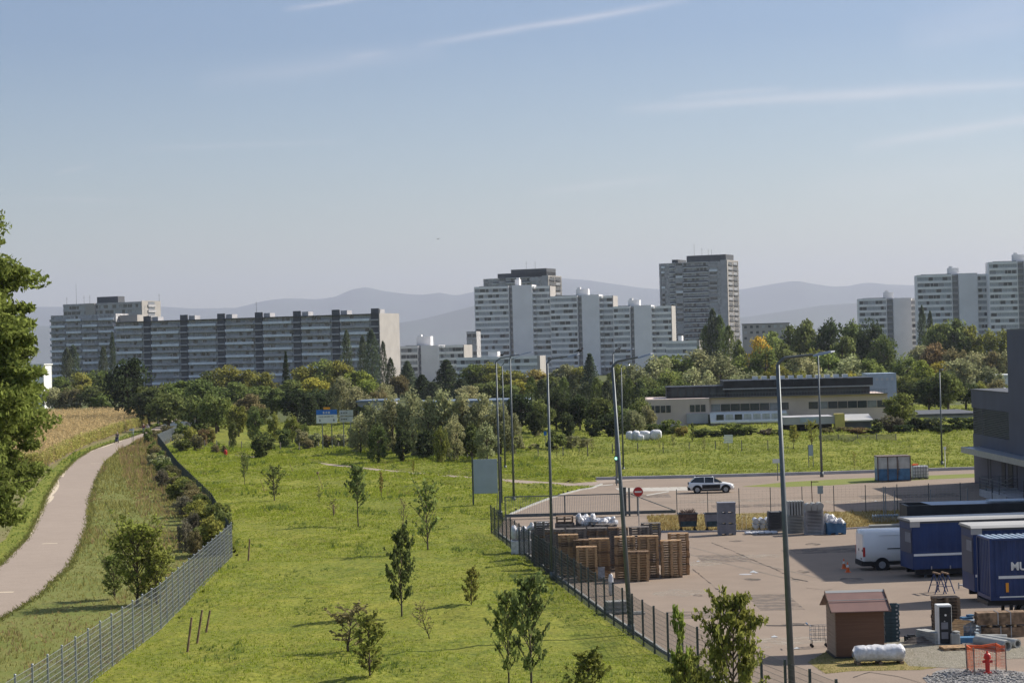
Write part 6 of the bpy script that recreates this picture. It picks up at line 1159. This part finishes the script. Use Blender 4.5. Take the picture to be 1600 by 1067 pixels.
# MU container
Y = 99.7; p = at(1548, 938, Y); z0, z1 = p.z, at(1548, 841, Y).z; t = thing('blue_container', 'blue shipping container with white letters on a chassis at right', 'container', (p.x, Y, 0), R(2)); L_ = 12; b = MB()
def corr(b, p0, d, n, pitch, dep, zb, zt, nrm):     # corrugated wall
    vs = []
    for i in range(n * 4 + 1):
        k = i % 4; off = dep if k in (1, 2) else 0; s = (i // 4 + (0, .18, .5, .68)[k]) * pitch; q = Vector(p0) + Vector(d) * s + Vector(nrm) * off; vs += [(q.x, q.y, zb), (q.x, q.y, zt)]
    b.add(vs, [(2*i, 2*i+2, 2*i+3, 2*i+1) for i in range(n * 4)])
b.box(0, .06, z0, L_, 2.44, z0 + .18); corr(b, (.1, .05, 0), (1, 0, 0), 42, .28, .035, z0 + .18, z1 - .12, (0, 1, 0)); corr(b, (.06, 2.38, 0), (0, -1, 0), 8, .285, .035, z0 + .18, z1 - .12, (1, 0, 0)); b.box(.12, .12, z0 + .18, L_, 2.38, z1 - .12)
b.build('body', M['blue2'], t)
b = MB()
for (x, y) in ((0, 0), (0, 2.32)): b.box(x, y, z0, x + .12, y + .12, z1 - .1)
b.box(.12, 0, z1 - .12, L_, .12, z1 - .02); b.box(.0, .12, z1 - .12, .12, 2.32, z1 - .02); b.box(0, 0, z1 - .1, .12, .12, z1); b.box(.12, 0, z0, L_, .06, z0 + .14); b.build('edge_frame', M['blue2'], t)
b = MB(); n = 40
for i in range(n): b.box(.1 + i * .3, .14, z1 - .1, .24 + i * .3, 2.4, z1 - .02)
b.box(.1, .14, z1 - .11, L_, 2.4, z1 - .08); b.build('roof', M['sky'], t)
zz = at(1590, 893, Y).z; b = MB(); b.box(at(1560, 900, Y).x - p.x, -.03, at(1575, 903.5, Y).z, L_, -.01, at(1575, 899, Y).z); b.box(at(1561, 900, Y).x - p.x, -.03, at(1575, 933, Y).z, L_, -.01, at(1575, 931, Y).z); b.build('white_stripe', M['wht'], t)
lettering('MU', .52, (at(1579, 890, Y).x - p.x, -.03, at(1585, 890, Y).z), t, M['wht'], bold=.016)
b = MB(); b.box(at(1571, 900, Y).x - p.x, -.03, at(1575, 924.5, Y).z, at(1575.5, 900, Y).x - p.x, -.012, at(1575, 910, Y).z); b.build('yellow_plate', M['osign'], t)
b = MB(); b.box(.3, .5, z0 - .3, L_, .7, z0); b.box(.3, 1.7, z0 - .3, L_, 1.9, z0); b.box(-.1, .2, z0 - .25, .3, 2.2, z0 - .05); b.build('chassis', M['black'], t)
for x in (2.2, 3.4, 4.6):
    for y in (.2, 2.25): wheel(t, x, y, .48, .3)
b = MB(); [b.box(x, y, .01, x + .14, y + .14, z0 - .25) for x in (1.0,) for y in (.4, 1.9)]; b.build('support_leg', M['black'], t)
# trestles
g = W(1467, 926)
for dx, lab in ((0, 'left one of the dark steel trestles before the blue trailer'), (.45, 'right one of the dark steel trestles before the blue trailer')):
    t = thing('trestle', lab, 'trestle', g + Vector((dx - .1, 0, 0)), R(10), 'dark steel trestles'); b = MB(); b.box(-.05, -.5, 1.02, .05, .5, 1.1); b.build('beam', M['wood3'], t)
    for sx_ in (-1, 1):
        for sy in (-1, 1): b = MB(); b.tube((sx_ * .32, sy * .5, 0), (0, sy * .4, 1.02), .03, n=5); b.build('leg', M['blue'], t)
    b = MB(); b.tube((-.2, -.45, .4), (.2, -.45, .4), .02, n=4); b.tube((-.2, .45, .4), (.2, .45, .4), .02, n=4); b.build('brace', M['blue'], t)
g = W(1496, 920); b = MB(); b.tube((0, -.3, .25), (2.4, .8, .35), .03, n=5); b.tube((0, -.3, .25), (2.4, -.6, .2), .03, n=5); b.tube((0, -.3, .05), (0, -.3, .4), .04, n=5); b.tube((1.2, .2, 0), (1.2, .2, .4), .03, n=5); b.tube((2.4, -.6, .2), (2.4, .8, .35), .03, n=5); place(b.build('drawbar', M['lsteel']), g, 0, 'thin steel drawbar frame lying between trestles and container', cat='drawbar')
# ---------------------------------------------------------------- shed corner
g = Vector((13.5, 91.3, 0)); t = thing('garden_shed', 'small brown boarded shed with reddish sheet roof at the yard edge', 'shed', g, R(2)); W_, D_, hw, hr = 2.1, 2.0, 2.1, 2.72
b = MB(); b.box(.02, 0, .1, W_, .06, hw); b.box(W_ - .06, .06, .1, W_, D_, hw); b.box(.02, D_ - .06, .1, W_ - .06, D_, hw); b.prof([(.06, hw), (D_ - .06, hw), (D_ / 2, hr - .1)], W_ - .06, W_ - .005, 'x'); b.build('wall', M['brn'], t)
b = MB(); b.box(0, .0, .1, .06, D_, hw - .001); b.prof([(.0, hw), (D_, hw), (D_ / 2, hr - .08)], 0, .06, 'x')
for i in range(14): b.box(-.012, .01, .14 + i * .14, .0, D_, .25 + i * .14)
b.build('side_wall', M['brn2'], t)
b = MB()
for i in range(14): b.box(.03, -.012, .14 + i * .14, W_ - .02, .0, .262 + i * .14)
b.build('front_boards', M['brn'], t)
b = MB(); b.add([(-.22, -.42, hw - .08), (W_ + .22, -.42, hw - .08), (W_ + .22, D_ / 2, hr), (-.22, D_ / 2, hr), (-.22, -.42, hw - .04), (W_ + .22, -.42, hw - .04), (W_ + .22, D_ / 2, hr + .04), (-.22, D_ / 2, hr + .04)], [(0, 3, 2, 1), (4, 5, 6, 7), (0, 1, 5, 4), (1, 2, 6, 5), (3, 0, 4, 7)])
b.add([(-.22, D_ + .42, hw - .08), (W_ + .22, D_ + .42, hw - .08), (W_ + .22, D_ / 2, hr), (-.22, D_ / 2, hr), (-.22, D_ + .42, hw - .04), (W_ + .22, D_ + .42, hw - .04), (W_ + .22, D_ / 2, hr + .04), (-.22, D_ / 2, hr + .04)], [(0, 1, 2, 3), (7, 6, 5, 4), (4, 5, 1, 0), (5, 6, 2, 1), (0, 3, 7, 4)]); b.build('roof', M['brnroof'], t)
b = MB(); b.prof([(D_ / 2 - .1, hr + .0), (D_ / 2, hr + .09), (D_ / 2 + .1, hr + .0)], -.24, W_ + .24, 'x'); b.box(-.22, .25, hr - .27, W_ + .22, .28, hr - .24); b.build('ridge_cap', M['tarp'], t)
b = MB(); [b.prof([(-.42, hw - .1), (D_ / 2, hr - .02), (D_ / 2, hr + .1), (-.42, hw + .02)], x, x + .03, 'x') for x in (-.255, W_ + .222)]; b.build('barge_board', M['rust'], t)
b = MB(); b.box(-.05, -.05, 0, W_ + .05, D_ + .05, .1); b.build('plinth', M['black'], t)
# crates stacked right of the shed
g = W(1393, 1001)
for i in range(10):
    t = thing('plastic_crate', (['bottom', 'second from bottom', 'third from bottom', 'fourth from bottom', 'fifth from bottom', 'sixth from bottom', 'seventh from bottom', 'eighth from bottom', 'ninth from bottom', 'topmost'][i]) + ' dark crate of the stack beside the shed', 'crate', g + Vector((rnd.uniform(-.03, .03), 0, i * .17)), 0, 'dark crates stacked beside the shed'); b = MB()
    b.box(-.33, -.3, 0, .33, .3, .02); b.box(-.33, -.3, .02, .33, -.27, .15); b.box(-.33, .27, .02, .33, .3, .15); b.box(-.33, -.27, .02, -.3, .27, .15); b.box(.3, -.27, .02, .33, .27, .15); b.build('crate_body', M['teal'], t); b = MB(); b.box(.18, -.312, .05, .26, -.3, .12); b.build('light_clip', M['lsteel'], t)
# cart left of shed
g = W(1277, 1010); t = thing('shopping_cart', 'metal cart peeping out left of the brown shed', 'cart', g); b = MB()
for z in (.35, .55, .75, .95): b.tube((-.3, -.25, z), (.5, -.25, z), .014, n=4); b.tube((-.3, .25, z), (.5, .25, z), .014, n=4); b.tube((-.3, -.25, z), (-.3, .25, z), .014, n=4)
for x in (-.3, -.1, .1, .3, .5): b.tube((x, -.25, .3), (x, -.25, .95), .012, n=4); b.tube((x, .25, .3), (x, .25, .95), .012, n=4)
b.build('basket', M['lsteel'], t); b = MB(); b.tube((-.45, -.25, 1.05), (-.45, .25, 1.05), .03, n=6); b.build('handle', M['stain'], t)
for x in (-.25, .4):
    for y in (-.2, .2): b = MB(); b.tube((x, y - .02, .07), (x, y + .02, .07), .07, n=8); b.tube((x, y, .1), (x, y, .33), .015, n=4); b.build('wheel', M['rubber'], t)
# white bale
g = W(1373, 1036); b = MB(); rg = random.Random(8)
n, m_ = 18, 12; vs = []
for i in range(n + 1):
    x = -1.1 + 2.2 * i / n; e_ = min(1, (1 - abs(x) / 1.12) * 9) ** .5 if abs(x) > .95 else 1
    for j in range(m_): a = 2 * math.pi * j / m_; c_, s_ = math.cos(a), math.sin(a); sq = (abs(c_) ** 4 + abs(s_) ** 4) ** -.25; r_ = e_ * rg.uniform(.88, 1.06); vs.append((x, c_ * sq * .42 * r_, .45 + s_ * sq * .33 * r_))
b.add(vs, [(i*m_ + j, i*m_ + (j+1) % m_, (i+1)*m_ + (j+1) % m_, (i+1)*m_ + j) for i in range(n) for j in range(m_)] + [tuple(range(m_)), tuple(range(n*m_ + m_ - 1, n*m_ - 1, -1))])
place(b.build('wrapped_bale', M['wrap'], smooth=True), g, R(2), 'white film wrapped long bale lying before the shed', cat='bale')
b = MB(); [b.box(x - .08, -.4, 0, x + .08, .4, .12) for x in (-.9, 0, .9)]; place(b.build('bearer_blocks', M['wood3']), g, R(2), 'low wooden bearers under the white bale', cat='bearers')
# charging cabinet
g = W(1477, 1006); t = thing('vending_cabinet', 'black fronted white cabinet standing upright among the pallets', 'cabinet', g); b = MB(); b.box(-.33, 0, 0, .31, .6, 1.75); b.build('housing', M['wht'], t, bevel=.02); b = MB(); b.box(-.24, -.02, .03, .29, 0, 1.66); b.build('front_panel', M['black'], t)
for z in (.25, .68): b = MB(); b.box(-.17, -.035, z, .13, -.021, z + .3); b.build('display_tray', M['plastic'], t)
b = MB(); b.tube((.03, -.035, 1.3), (.03, -.021, 1.3), .05, n=10); b.build('emblem', M['wht'], t); b = MB(); b.tube((-.02, -.035, 1.03), (-.02, -.021, 1.03), .03, n=8); b.build('lock', M['lsteel'], t)
# pallet stack behind cabinet etc
stack(W(1478, 985).x, W(1478, 985).y, 11, 'stack behind the black cabinet', 'wood3', group='pallets around the cabinet')
b = MB(); b.box(-.3, -.3, 0, .3, .3, .62); b.add([(-.3, -.3, .62), (.3, -.3, .62), (.75, -.2, .8), (-.1, -.4, .95)], [(0, 1, 2, 3)]); place(b.build('cardboard_box', M['wood']), W(1493, 997), 0, 'open cardboard box right of the black cabinet', cat='box')
g = W(1514, 992); t = thing('wire_bin', 'pale blue collapsible bin heaped with packs right of the cabinet', 'bin', g); b = MB(); [b.box(-.45, -.35, z, .45, .35, z + .012) for z in (.1, .25, .4, .55, .68)]; [b.box(x - .02, y - .02, 0, x + .02, y + .02, .72) for x in (-.45, 0, .45) for y in (-.35, .35)]; b.build('frame', M['sky'], t); b = MB(); b.ball((0, 0, .35), .38, .3, .3, 10, 6, .1, random.Random(1)); b.build('clear_packs', M['wrap'], t)
b = MB(); b.cbox(-.1, 0, .8, .5, .4, .1, .2); b.cbox(.1, .1, .9, .3, .25, .08, .5); place(b.build('blue_cover', M['stain']), g, 0, 'blue flat covers lying on the pale blue bin', cat='cover')
def bundle(g, w_, d_, h_, n, label, rz=0, m='wood3'):
    t = thing('timber_bundle', label, 'timber bundle', g, rz, 'strapped timber bundles'); b = MB(); rg = random.Random(int(g[0] * 100)); rows = int(h_ / .11)
    for r_ in range(rows):
        for c_ in range(int(d_ / .16)): L1 = w_ / 2 * rg.uniform(.93, 1.0); b.box(-L1, -d_/2 + c_ * .16, r_ * .11 + .003, w_/2 * rg.uniform(.93, 1), -d_/2 + c_ * .16 + .145, r_ * .11 + .105)
    b.build('beams', M[m], t)
    for x in (-w_ * .1, w_ * .15): b = MB(); b.box(x, -d_/2 - .02, 0, x + .04, -d_/2 - .002, h_ + .02); b.box(x, -d_/2 - .02, rows * .11 + .004, x + .04, d_/2, rows * .11 + .015); b.build('strap', M['lsteel'], t)
g = W(1566, 993); bundle(g, 1.9, .9, .5, 0, 'lower strapped timber bundle at the right edge')
b = MB(); [b.box(x - .06, -.4, 0, x + .06, .4, .1) for x in (-.6, 0, .5)]; place(b.build('bearer_blocks', M['wood']), g + Vector((0, 0, .46)), 0, 'light wooden bearers between the two timber bundles', cat='bearers')
bundle(g + Vector((-.05, .1, .565)), 2.3, .9, .55, 0, 'upper strapped timber bundle at the right edge')
def pipe(g, q, r_, label):
    b = MB(); n = 18; g, q = Vector(g), Vector(q); d = (q - g).normalized(); a = d.orthogonal().normalized(); c = d.cross(a); vs = []
    for P_, rr in ((g, r_), (q, r_), (q, r_ * .68), (g, r_ * .68)): vs += [P_ + (a * math.cos(2*math.pi*i/n) + c * math.sin(2*math.pi*i/n)) * rr for i in range(n)]
    b.add(vs, [(k*n + i, k*n + (i+1) % n, ((k+1) % 4)*n + (i+1) % n, ((k+1) % 4)*n + i) for k in range(4) for i in range(n)]); tag(b.build('concrete_pipe', M['conc'], smooth=False), label, 'pipe', 'concrete pipes at the yard edge')
g = W(1574, 1017); pipe((g.x, g.y, .24), (g.x - .9, g.y + 1.9, .24), .24, 'thick front concrete pipe pointing at the viewer'); g = W(1590, 1012); pipe((g.x, g.y, .2), (g.x - 1.0, g.y + 1.7, .2), .2, 'right concrete pipe with open end'); g = W(1545, 1003); pipe((g.x + .8, g.y, .17), (g.x - .5, g.y + .4, .17), .17, 'thin pale concrete pipe lying behind the thick one')
g = W(1453, 1004); b = MB()
for k in range(4):
    for c_ in range(2): b.cbox(c_ * .26 - .05, .2, .07 + k * .13, .22, 1.5, .115, .25)
place(b.build('kerb_stone_pile', M['conc']), g, .15, 'pile of grey kerb stones left of the black cabinet', cat='kerb stones')
b = MB(); b.cbox(0, 0, .15, .45, .35, .3, .2); b.cbox(.05, .02, .33, .3, .22, .05, .2); place(b.build('black_tub', M['black']), W(1422, 1003), 0, 'small black plastic tub left of the kerb stones', cat='tub')
b = MB(); [b.cbox(.1 * i, .15 * i, .04 + .05 * i, 1.4, .14, .04, -.35 + .12 * i) for i in range(5)]; place(b.build('loose_boards', M['wood2']), W(1436, 1006), 0, 'loose weathered boards scattered beside the black tub', cat='boards')
stack(W(1492, 1014).x, W(1492, 1014).y, 1, 'flat pair, single light pallet before the cabinet', 'wood', .1, group='pallets around the cabinet'); stack(W(1528, 1012).x, W(1528, 1012).y + .2, 1, 'flat pair, darker pallet left of the pipes', 'wood2', -.1, group='pallets around the cabinet')
b = MB(); b.box(-.5, -.3, 0, .5, .3, .28); [b.box(-.5 + i * .2, -.31, .03, -.42 + i * .2, -.3, .25) for i in range(5)]; place(b.build('blue_grey_box', M['stain']), W(1511, 1004), 0, 'low blue grey box behind the flat pallets', cat='box')
b = MB(); b.box(-.2, -.2, 0, .2, .2, .5); b.cbox(.05, 0, .55, .3, .3, .1, .3); place(b.build('white_sack', M['conc'], bevel=.05), W(1492, 1006), 0, 'pale sack standing against the cabinet', cat='sack')
# orange mesh round a hydrant
g = W(1541, 1052); t = thing('orange_barrier', 'orange plastic mesh barrier on four stakes around the red hydrant', 'barrier', g); P = [(-.82, .0), (-.42, -.62), (.9, -.12), (.5, .35)]
rel = [W(1511, 1049) - g, W(1523, 1055) - g, W(1572, 1050) - g, W(1556, 1046) - g]
for q in rel: b = MB(); b.tube((q.x, q.y, 0), (q.x + rnd.uniform(-.05, .05), q.y, 1.15), .028, .022, 6); b.build('stake', M['wood2'], t)
b = MB(); seq = [rel[1], rel[0], rel[3], rel[2]]
for i in range(3):
    p_, q_ = seq[i], seq[i+1]; n = int((q_ - p_).length / .07)
    for k in range(n + 1): c_ = p_.lerp(q_, k / n); b.tube((c_.x, c_.y, .18), (c_.x, c_.y, 1.08 - .06 * math.sin(math.pi * k / n)), .006, n=3, cap=False)
    for z in np.arange(.18, 1.09, .06): 
        m0 = p_.lerp(q_, .5); b.tube((p_.x, p_.y, z), (m0.x, m0.y, z - .05), .008 if z < 1.0 else .03, n=4); b.tube((m0.x, m0.y, z - .05), (q_.x, q_.y, z), .008 if z < 1.0 else .03, n=4)
b.build('plastic_mesh', M['orange'], t)
t = thing('fire_hydrant', 'red fire hydrant inside the orange mesh barrier', 'hydrant', g + Vector((.05, 0, 0))); b = MB(); b.tube((0, 0, 0), (0, 0, .08), .16, n=14); b.tube((0, 0, .08), (0, 0, .62), .09, .1, 14); b.tube((0, 0, .62), (0, 0, .7), .15, n=14); b.ball((0, 0, .72), .14, .14, .14, 12, 6); b.tube((0, 0, .84), (0, 0, .93), .04, n=6); b.build('barrel', M['red'], t)
for s_ in (-1, 1): b = MB(); b.tube((s_ * .08, 0, .5), (s_ * .2, 0, .5), .055, n=10); b.build('outlet_cap', M['red'], t)
b = MB(); rg = random.Random(11)                       # stones heaped round the hydrant
for i in range(900):
    a, r_ = rg.uniform(0, 6.28), rg.uniform(0, 1) ** .6 * 2.2; s_ = rg.uniform(.02, .05); b.cbox(c0.x + math.cos(a) * r_, c0.y + math.sin(a) * r_ * 1.05, .02 + s_ * .4, s_ * 2, s_ * 1.6, s_ * 1.2, rg.uniform(0, 3))
b.build('gravel_stones', mat('gravel_stone', (.34, .33, .32), .9, var=.4, scale=9), kind='stuff', label='loose grey gravel stones around the hydrant', cat='gravel')
# meadow odds and ends
for i, (px, b0, h_, ln, lab) in enumerate(((388, 877, 1.5, .15, 'thick leaning wooden stake near the fence corner'), (293, 1018, 1.6, .25, 'leftmost of the leaning stakes near the lower fence'), (308, 1005, 1.6, .3, 'middle of the leaning stakes near the lower fence'), (322, 988, 1.1, .35, 'rightmost of the leaning stakes near the lower fence'), (505, 765, 1.7, -.5, 'thin leaning stick with dark top in the upper meadow'), (522, 806, 1.0, -.05, 'short wooden stub beside a dry sapling'), (414, 770, 1.4, -.5, 'thin leaning stick left of the broom-shaped sapling'), (459, 740, 1.2, -.6, 'faint leaning stick above the broom-shaped sapling'), (776, 808, 2.0, .1, 'grey leaning strut at the fence corner under the billboard'))):
    g = W(px, b0); b = MB(); b.tube((0, 0, -.02), (ln * h_ * .6, 0, h_), .06 if i in (0, 1, 2, 3, 5) else .03, .05 if i in (0, 1, 2, 3, 5) else .025, 7)
    if i == 4: b.ball((ln * h_ * .6, 0, h_), .14, .1, .14, 8, 5)
    place(b.build('wooden_stake', M['wood3'] if i != 8 else M['steel']), g, 0, lab, cat='stake')
g = W(352.5, 714); b = MB(); b.tube((0, 0, 0), (0, 0, .3), .14, n=12); b.tube((0, 0, .3), (0, 0, .8), .2, .22, 12); b.ball((0, 0, .82), .22, .22, .18, 12, 6); b.tube((-.3, 0, .6), (.3, 0, .6), .07, n=8); place(b.build('fire_hydrant', M['red']), g, 0, 'small red hydrant beside the far meadow footpath', cat='hydrant')
b = MB(); b.box(-2.6, 0, .0, 2.6, 2.0, .9); b.box(-2.6, -.05, .9, 2.6, 2.05, 1.1); place(b.build('concrete_parapet', M['wht']), W(276, 668), 0, 'pale low road wall beyond the end of the path', cat='wall')
b = MB(); b.box(-5, 0, 1.3, 4.5, .1, 1.45); [b.box(x, 0, 0, x + .1, .1, 1.3) for x in (-5, -2.5, 0, 2.2, 4.3)]; place(b.build('guard_rail', M['lsteel']), W(285, 663), 0, 'grey guard rail behind the pale road wall', cat='guard rail')
# ---------------------------------------------------------------- people
def person(loc, rz, label, top, trousers, hair='hair', push=False, H_=1.72, top_mat2=None):
    t = thing('person', label, 'person', loc, rz); s = H_ / 1.72
    # x right, y facing direction (+y), z up
    J = {'pel': ((0, 0, .95), .13), 'wst': ((0, 0, 1.1), .12), 'cst': ((0, 0, 1.3), .15), 'nk': ((0, .0, 1.47), .06), 'jaw': ((0, .03, 1.55), .07), 'hd': ((0, .02, 1.63), .095), 'crn': ((0, 0, 1.69), .07), 'nose': ((0, .13, 1.61), .015)}
    E = [('pel', 'wst'), ('wst', 'cst'), ('cst', 'nk'), ('nk', 'jaw'), ('jaw', 'hd'), ('hd', 'crn'), ('hd', 'nose')]
    for q, sg_ in (('l', -1), ('r', 1)):
        st = .16 * sg_ ; J[q+'hip'] = ((sg_ * .1, 0, .9), .095); J[q+'kn'] = ((sg_ * .1, st * .8 + .03, .5), .062); J[q+'an'] = ((sg_ * .1, st * 1.2 - .02, .09), .042); J[q+'to'] = ((sg_ * .11, st * 1.2 + .15, .04), .035)
        J[q+'sh'] = ((sg_ * .19, 0, 1.4), .06)
        if push: J[q+'el'] = ((sg_ * .24, .1, 1.15), .042); J[q+'wr'] = ((sg_ * .18, .34, 1.06), .028); dv = (0, .05, 0)
        else: J[q+'el'] = ((sg_ * .25, -.02 - st * .3, 1.13), .042); J[q+'wr'] = ((sg_ * .25, .06 - st * .6, .9), .028); dv = (0, .01, -.05)
        w0 = Vector(J[q+'wr'][0]); J[q+'pm'] = (tuple(w0 + Vector(dv) * 1.3), .03); E += [('pel', q+'hip'), (q+'hip', q+'kn'), (q+'kn', q+'an'), (q+'an', q+'to'), ('cst', q+'sh'), (q+'sh', q+'el'), (q+'el', q+'wr'), (q+'wr', q+'pm')]
        for f_ in range(4): k1 = q + 'f%d' % f_; J[k1] = (tuple(w0 + Vector(dv) * (2.6 - .2 * abs(f_ - 1.4)) + Vector((0, (f_ - 1.5) * .018 if not push else 0, (f_ - 1.5) * .018 if push else 0))), .008); E.append((q+'pm', k1))
        J[q+'th'] = (tuple(w0 + Vector(dv) * 1.6 + Vector((-sg_ * .03, .03 if not push else .0, .02))), .009); E.append((q+'pm', q+'th'))
    def skin(name, keys, grow, mt, par):
        ks = [k for k in J if k in keys]; ix = {k: i for i, k in enumerate(ks)}; me = bpy.data.meshes.new(name); me.from_pydata([J[k][0] for k in ks], [(ix[a], ix[c]) for a, c in E if a in ix and c in ix], []); o = link(name, me, par); me.materials.append(mt)
        o.modifiers.new('skin', 'SKIN'); sv = me.skin_vertices[0].data if me.skin_vertices else None
        for k in ks: sv[ix[k]].radius = (J[k][1] + grow, (J[k][1] + grow) * (.75 if k in ('cst', 'pel', 'wst') else 1))
        sv[ix[ks[0]]].use_root = True; o.modifiers.new('sub', 'SUBSURF').levels = 1; return o
    skin('body', list(J), 0, M['skin'], t)
    skin('top', ['pel', 'wst', 'cst', 'lsh', 'rsh', 'lel', 'rel', 'lwr', 'rwr'], .018, M[top], t); skin('trousers', ['pel', 'lhip', 'rhip', 'lkn', 'rkn', 'lan', 'ran'], .02, M[trousers], t); b = MB(); b.ball((0, -.015, 1.68), .105, .115, .09, 10, 6); b.ball((0, -.06, 1.62), .09, .06, .1, 8, 5); b.build('hair', M[hair], t, True)
    for sg_ in (-1, 1): b = MB(); b.ball((sg_ * .035, .105, 1.635), .012, .01, .01, 6, 4); b.build('eye', M['black'], t); b = MB(); b.ball((sg_ * .11, .12 + .16 * sg_ * 1.2 - .1, .05), .05, .13, .05, 8, 5); b.build('shoe', M['black'], t)
    t.scale = (s,) * 3; return t
g = W(183, 692); person(g + Vector((0, .35, .02)), math.pi, 'person in pale top with navy sleeves pushing a pushchair along the path', 'navy', 'navy', push=True)
t = thing('pushchair', 'dark pushchair pushed along the cycle path', 'pushchair', g + Vector((0, -.45, .02)), math.pi); b = MB(); b.prof([(-.25, .35), (.3, .3), (.35, .5), (-.05, .55), (-.3, .95), (-.38, .9)], -.23, .23, 'x'); b.build('seat', M['navy'], t)
b = MB(); n = 8; b.add([(x, -.15 + math.cos(a) * .3, .72 + math.sin(a) * .3) for x in (-.24, .24) for a in [math.pi * (.25 + .6 * i / n) for i in range(n + 1)]], [(i, i + 1, n + 2 + i, n + 1 + i) for i in range(n)]); b.build('hood', M['black'], t)
b = MB(); [b.tube((x, -.8, 1.05), (x, .35, .2), .015, n=5) for x in (-.24, .24)]; [b.tube((x, -.35, .12), (x, .1, .55), .015, n=5) for x in (-.24, .24)]; b.tube((-.24, -.8, 1.05), (.24, -.8, 1.05), .02, n=6); b.build('frame', M['steel'], t)
for x in (-.26, .26):
    for y in (-.35, .35): b = MB(); b.tube((x - .02, y, .12), (x + .02, y, .12), .12, n=12); b.build('wheel', M['rubber'], t)
g = W(225.5, 677); person(g + Vector((-.1, 0, .02)), .15, 'person in burgundy jacket and blue jeans walking away on the path', 'burg', 'denim'); person(g + Vector((.55, .7, .02)), .1, 'person in pale clothes walking right of the burgundy jacket', 'lgcloth', 'lgcloth', H_=1.62)
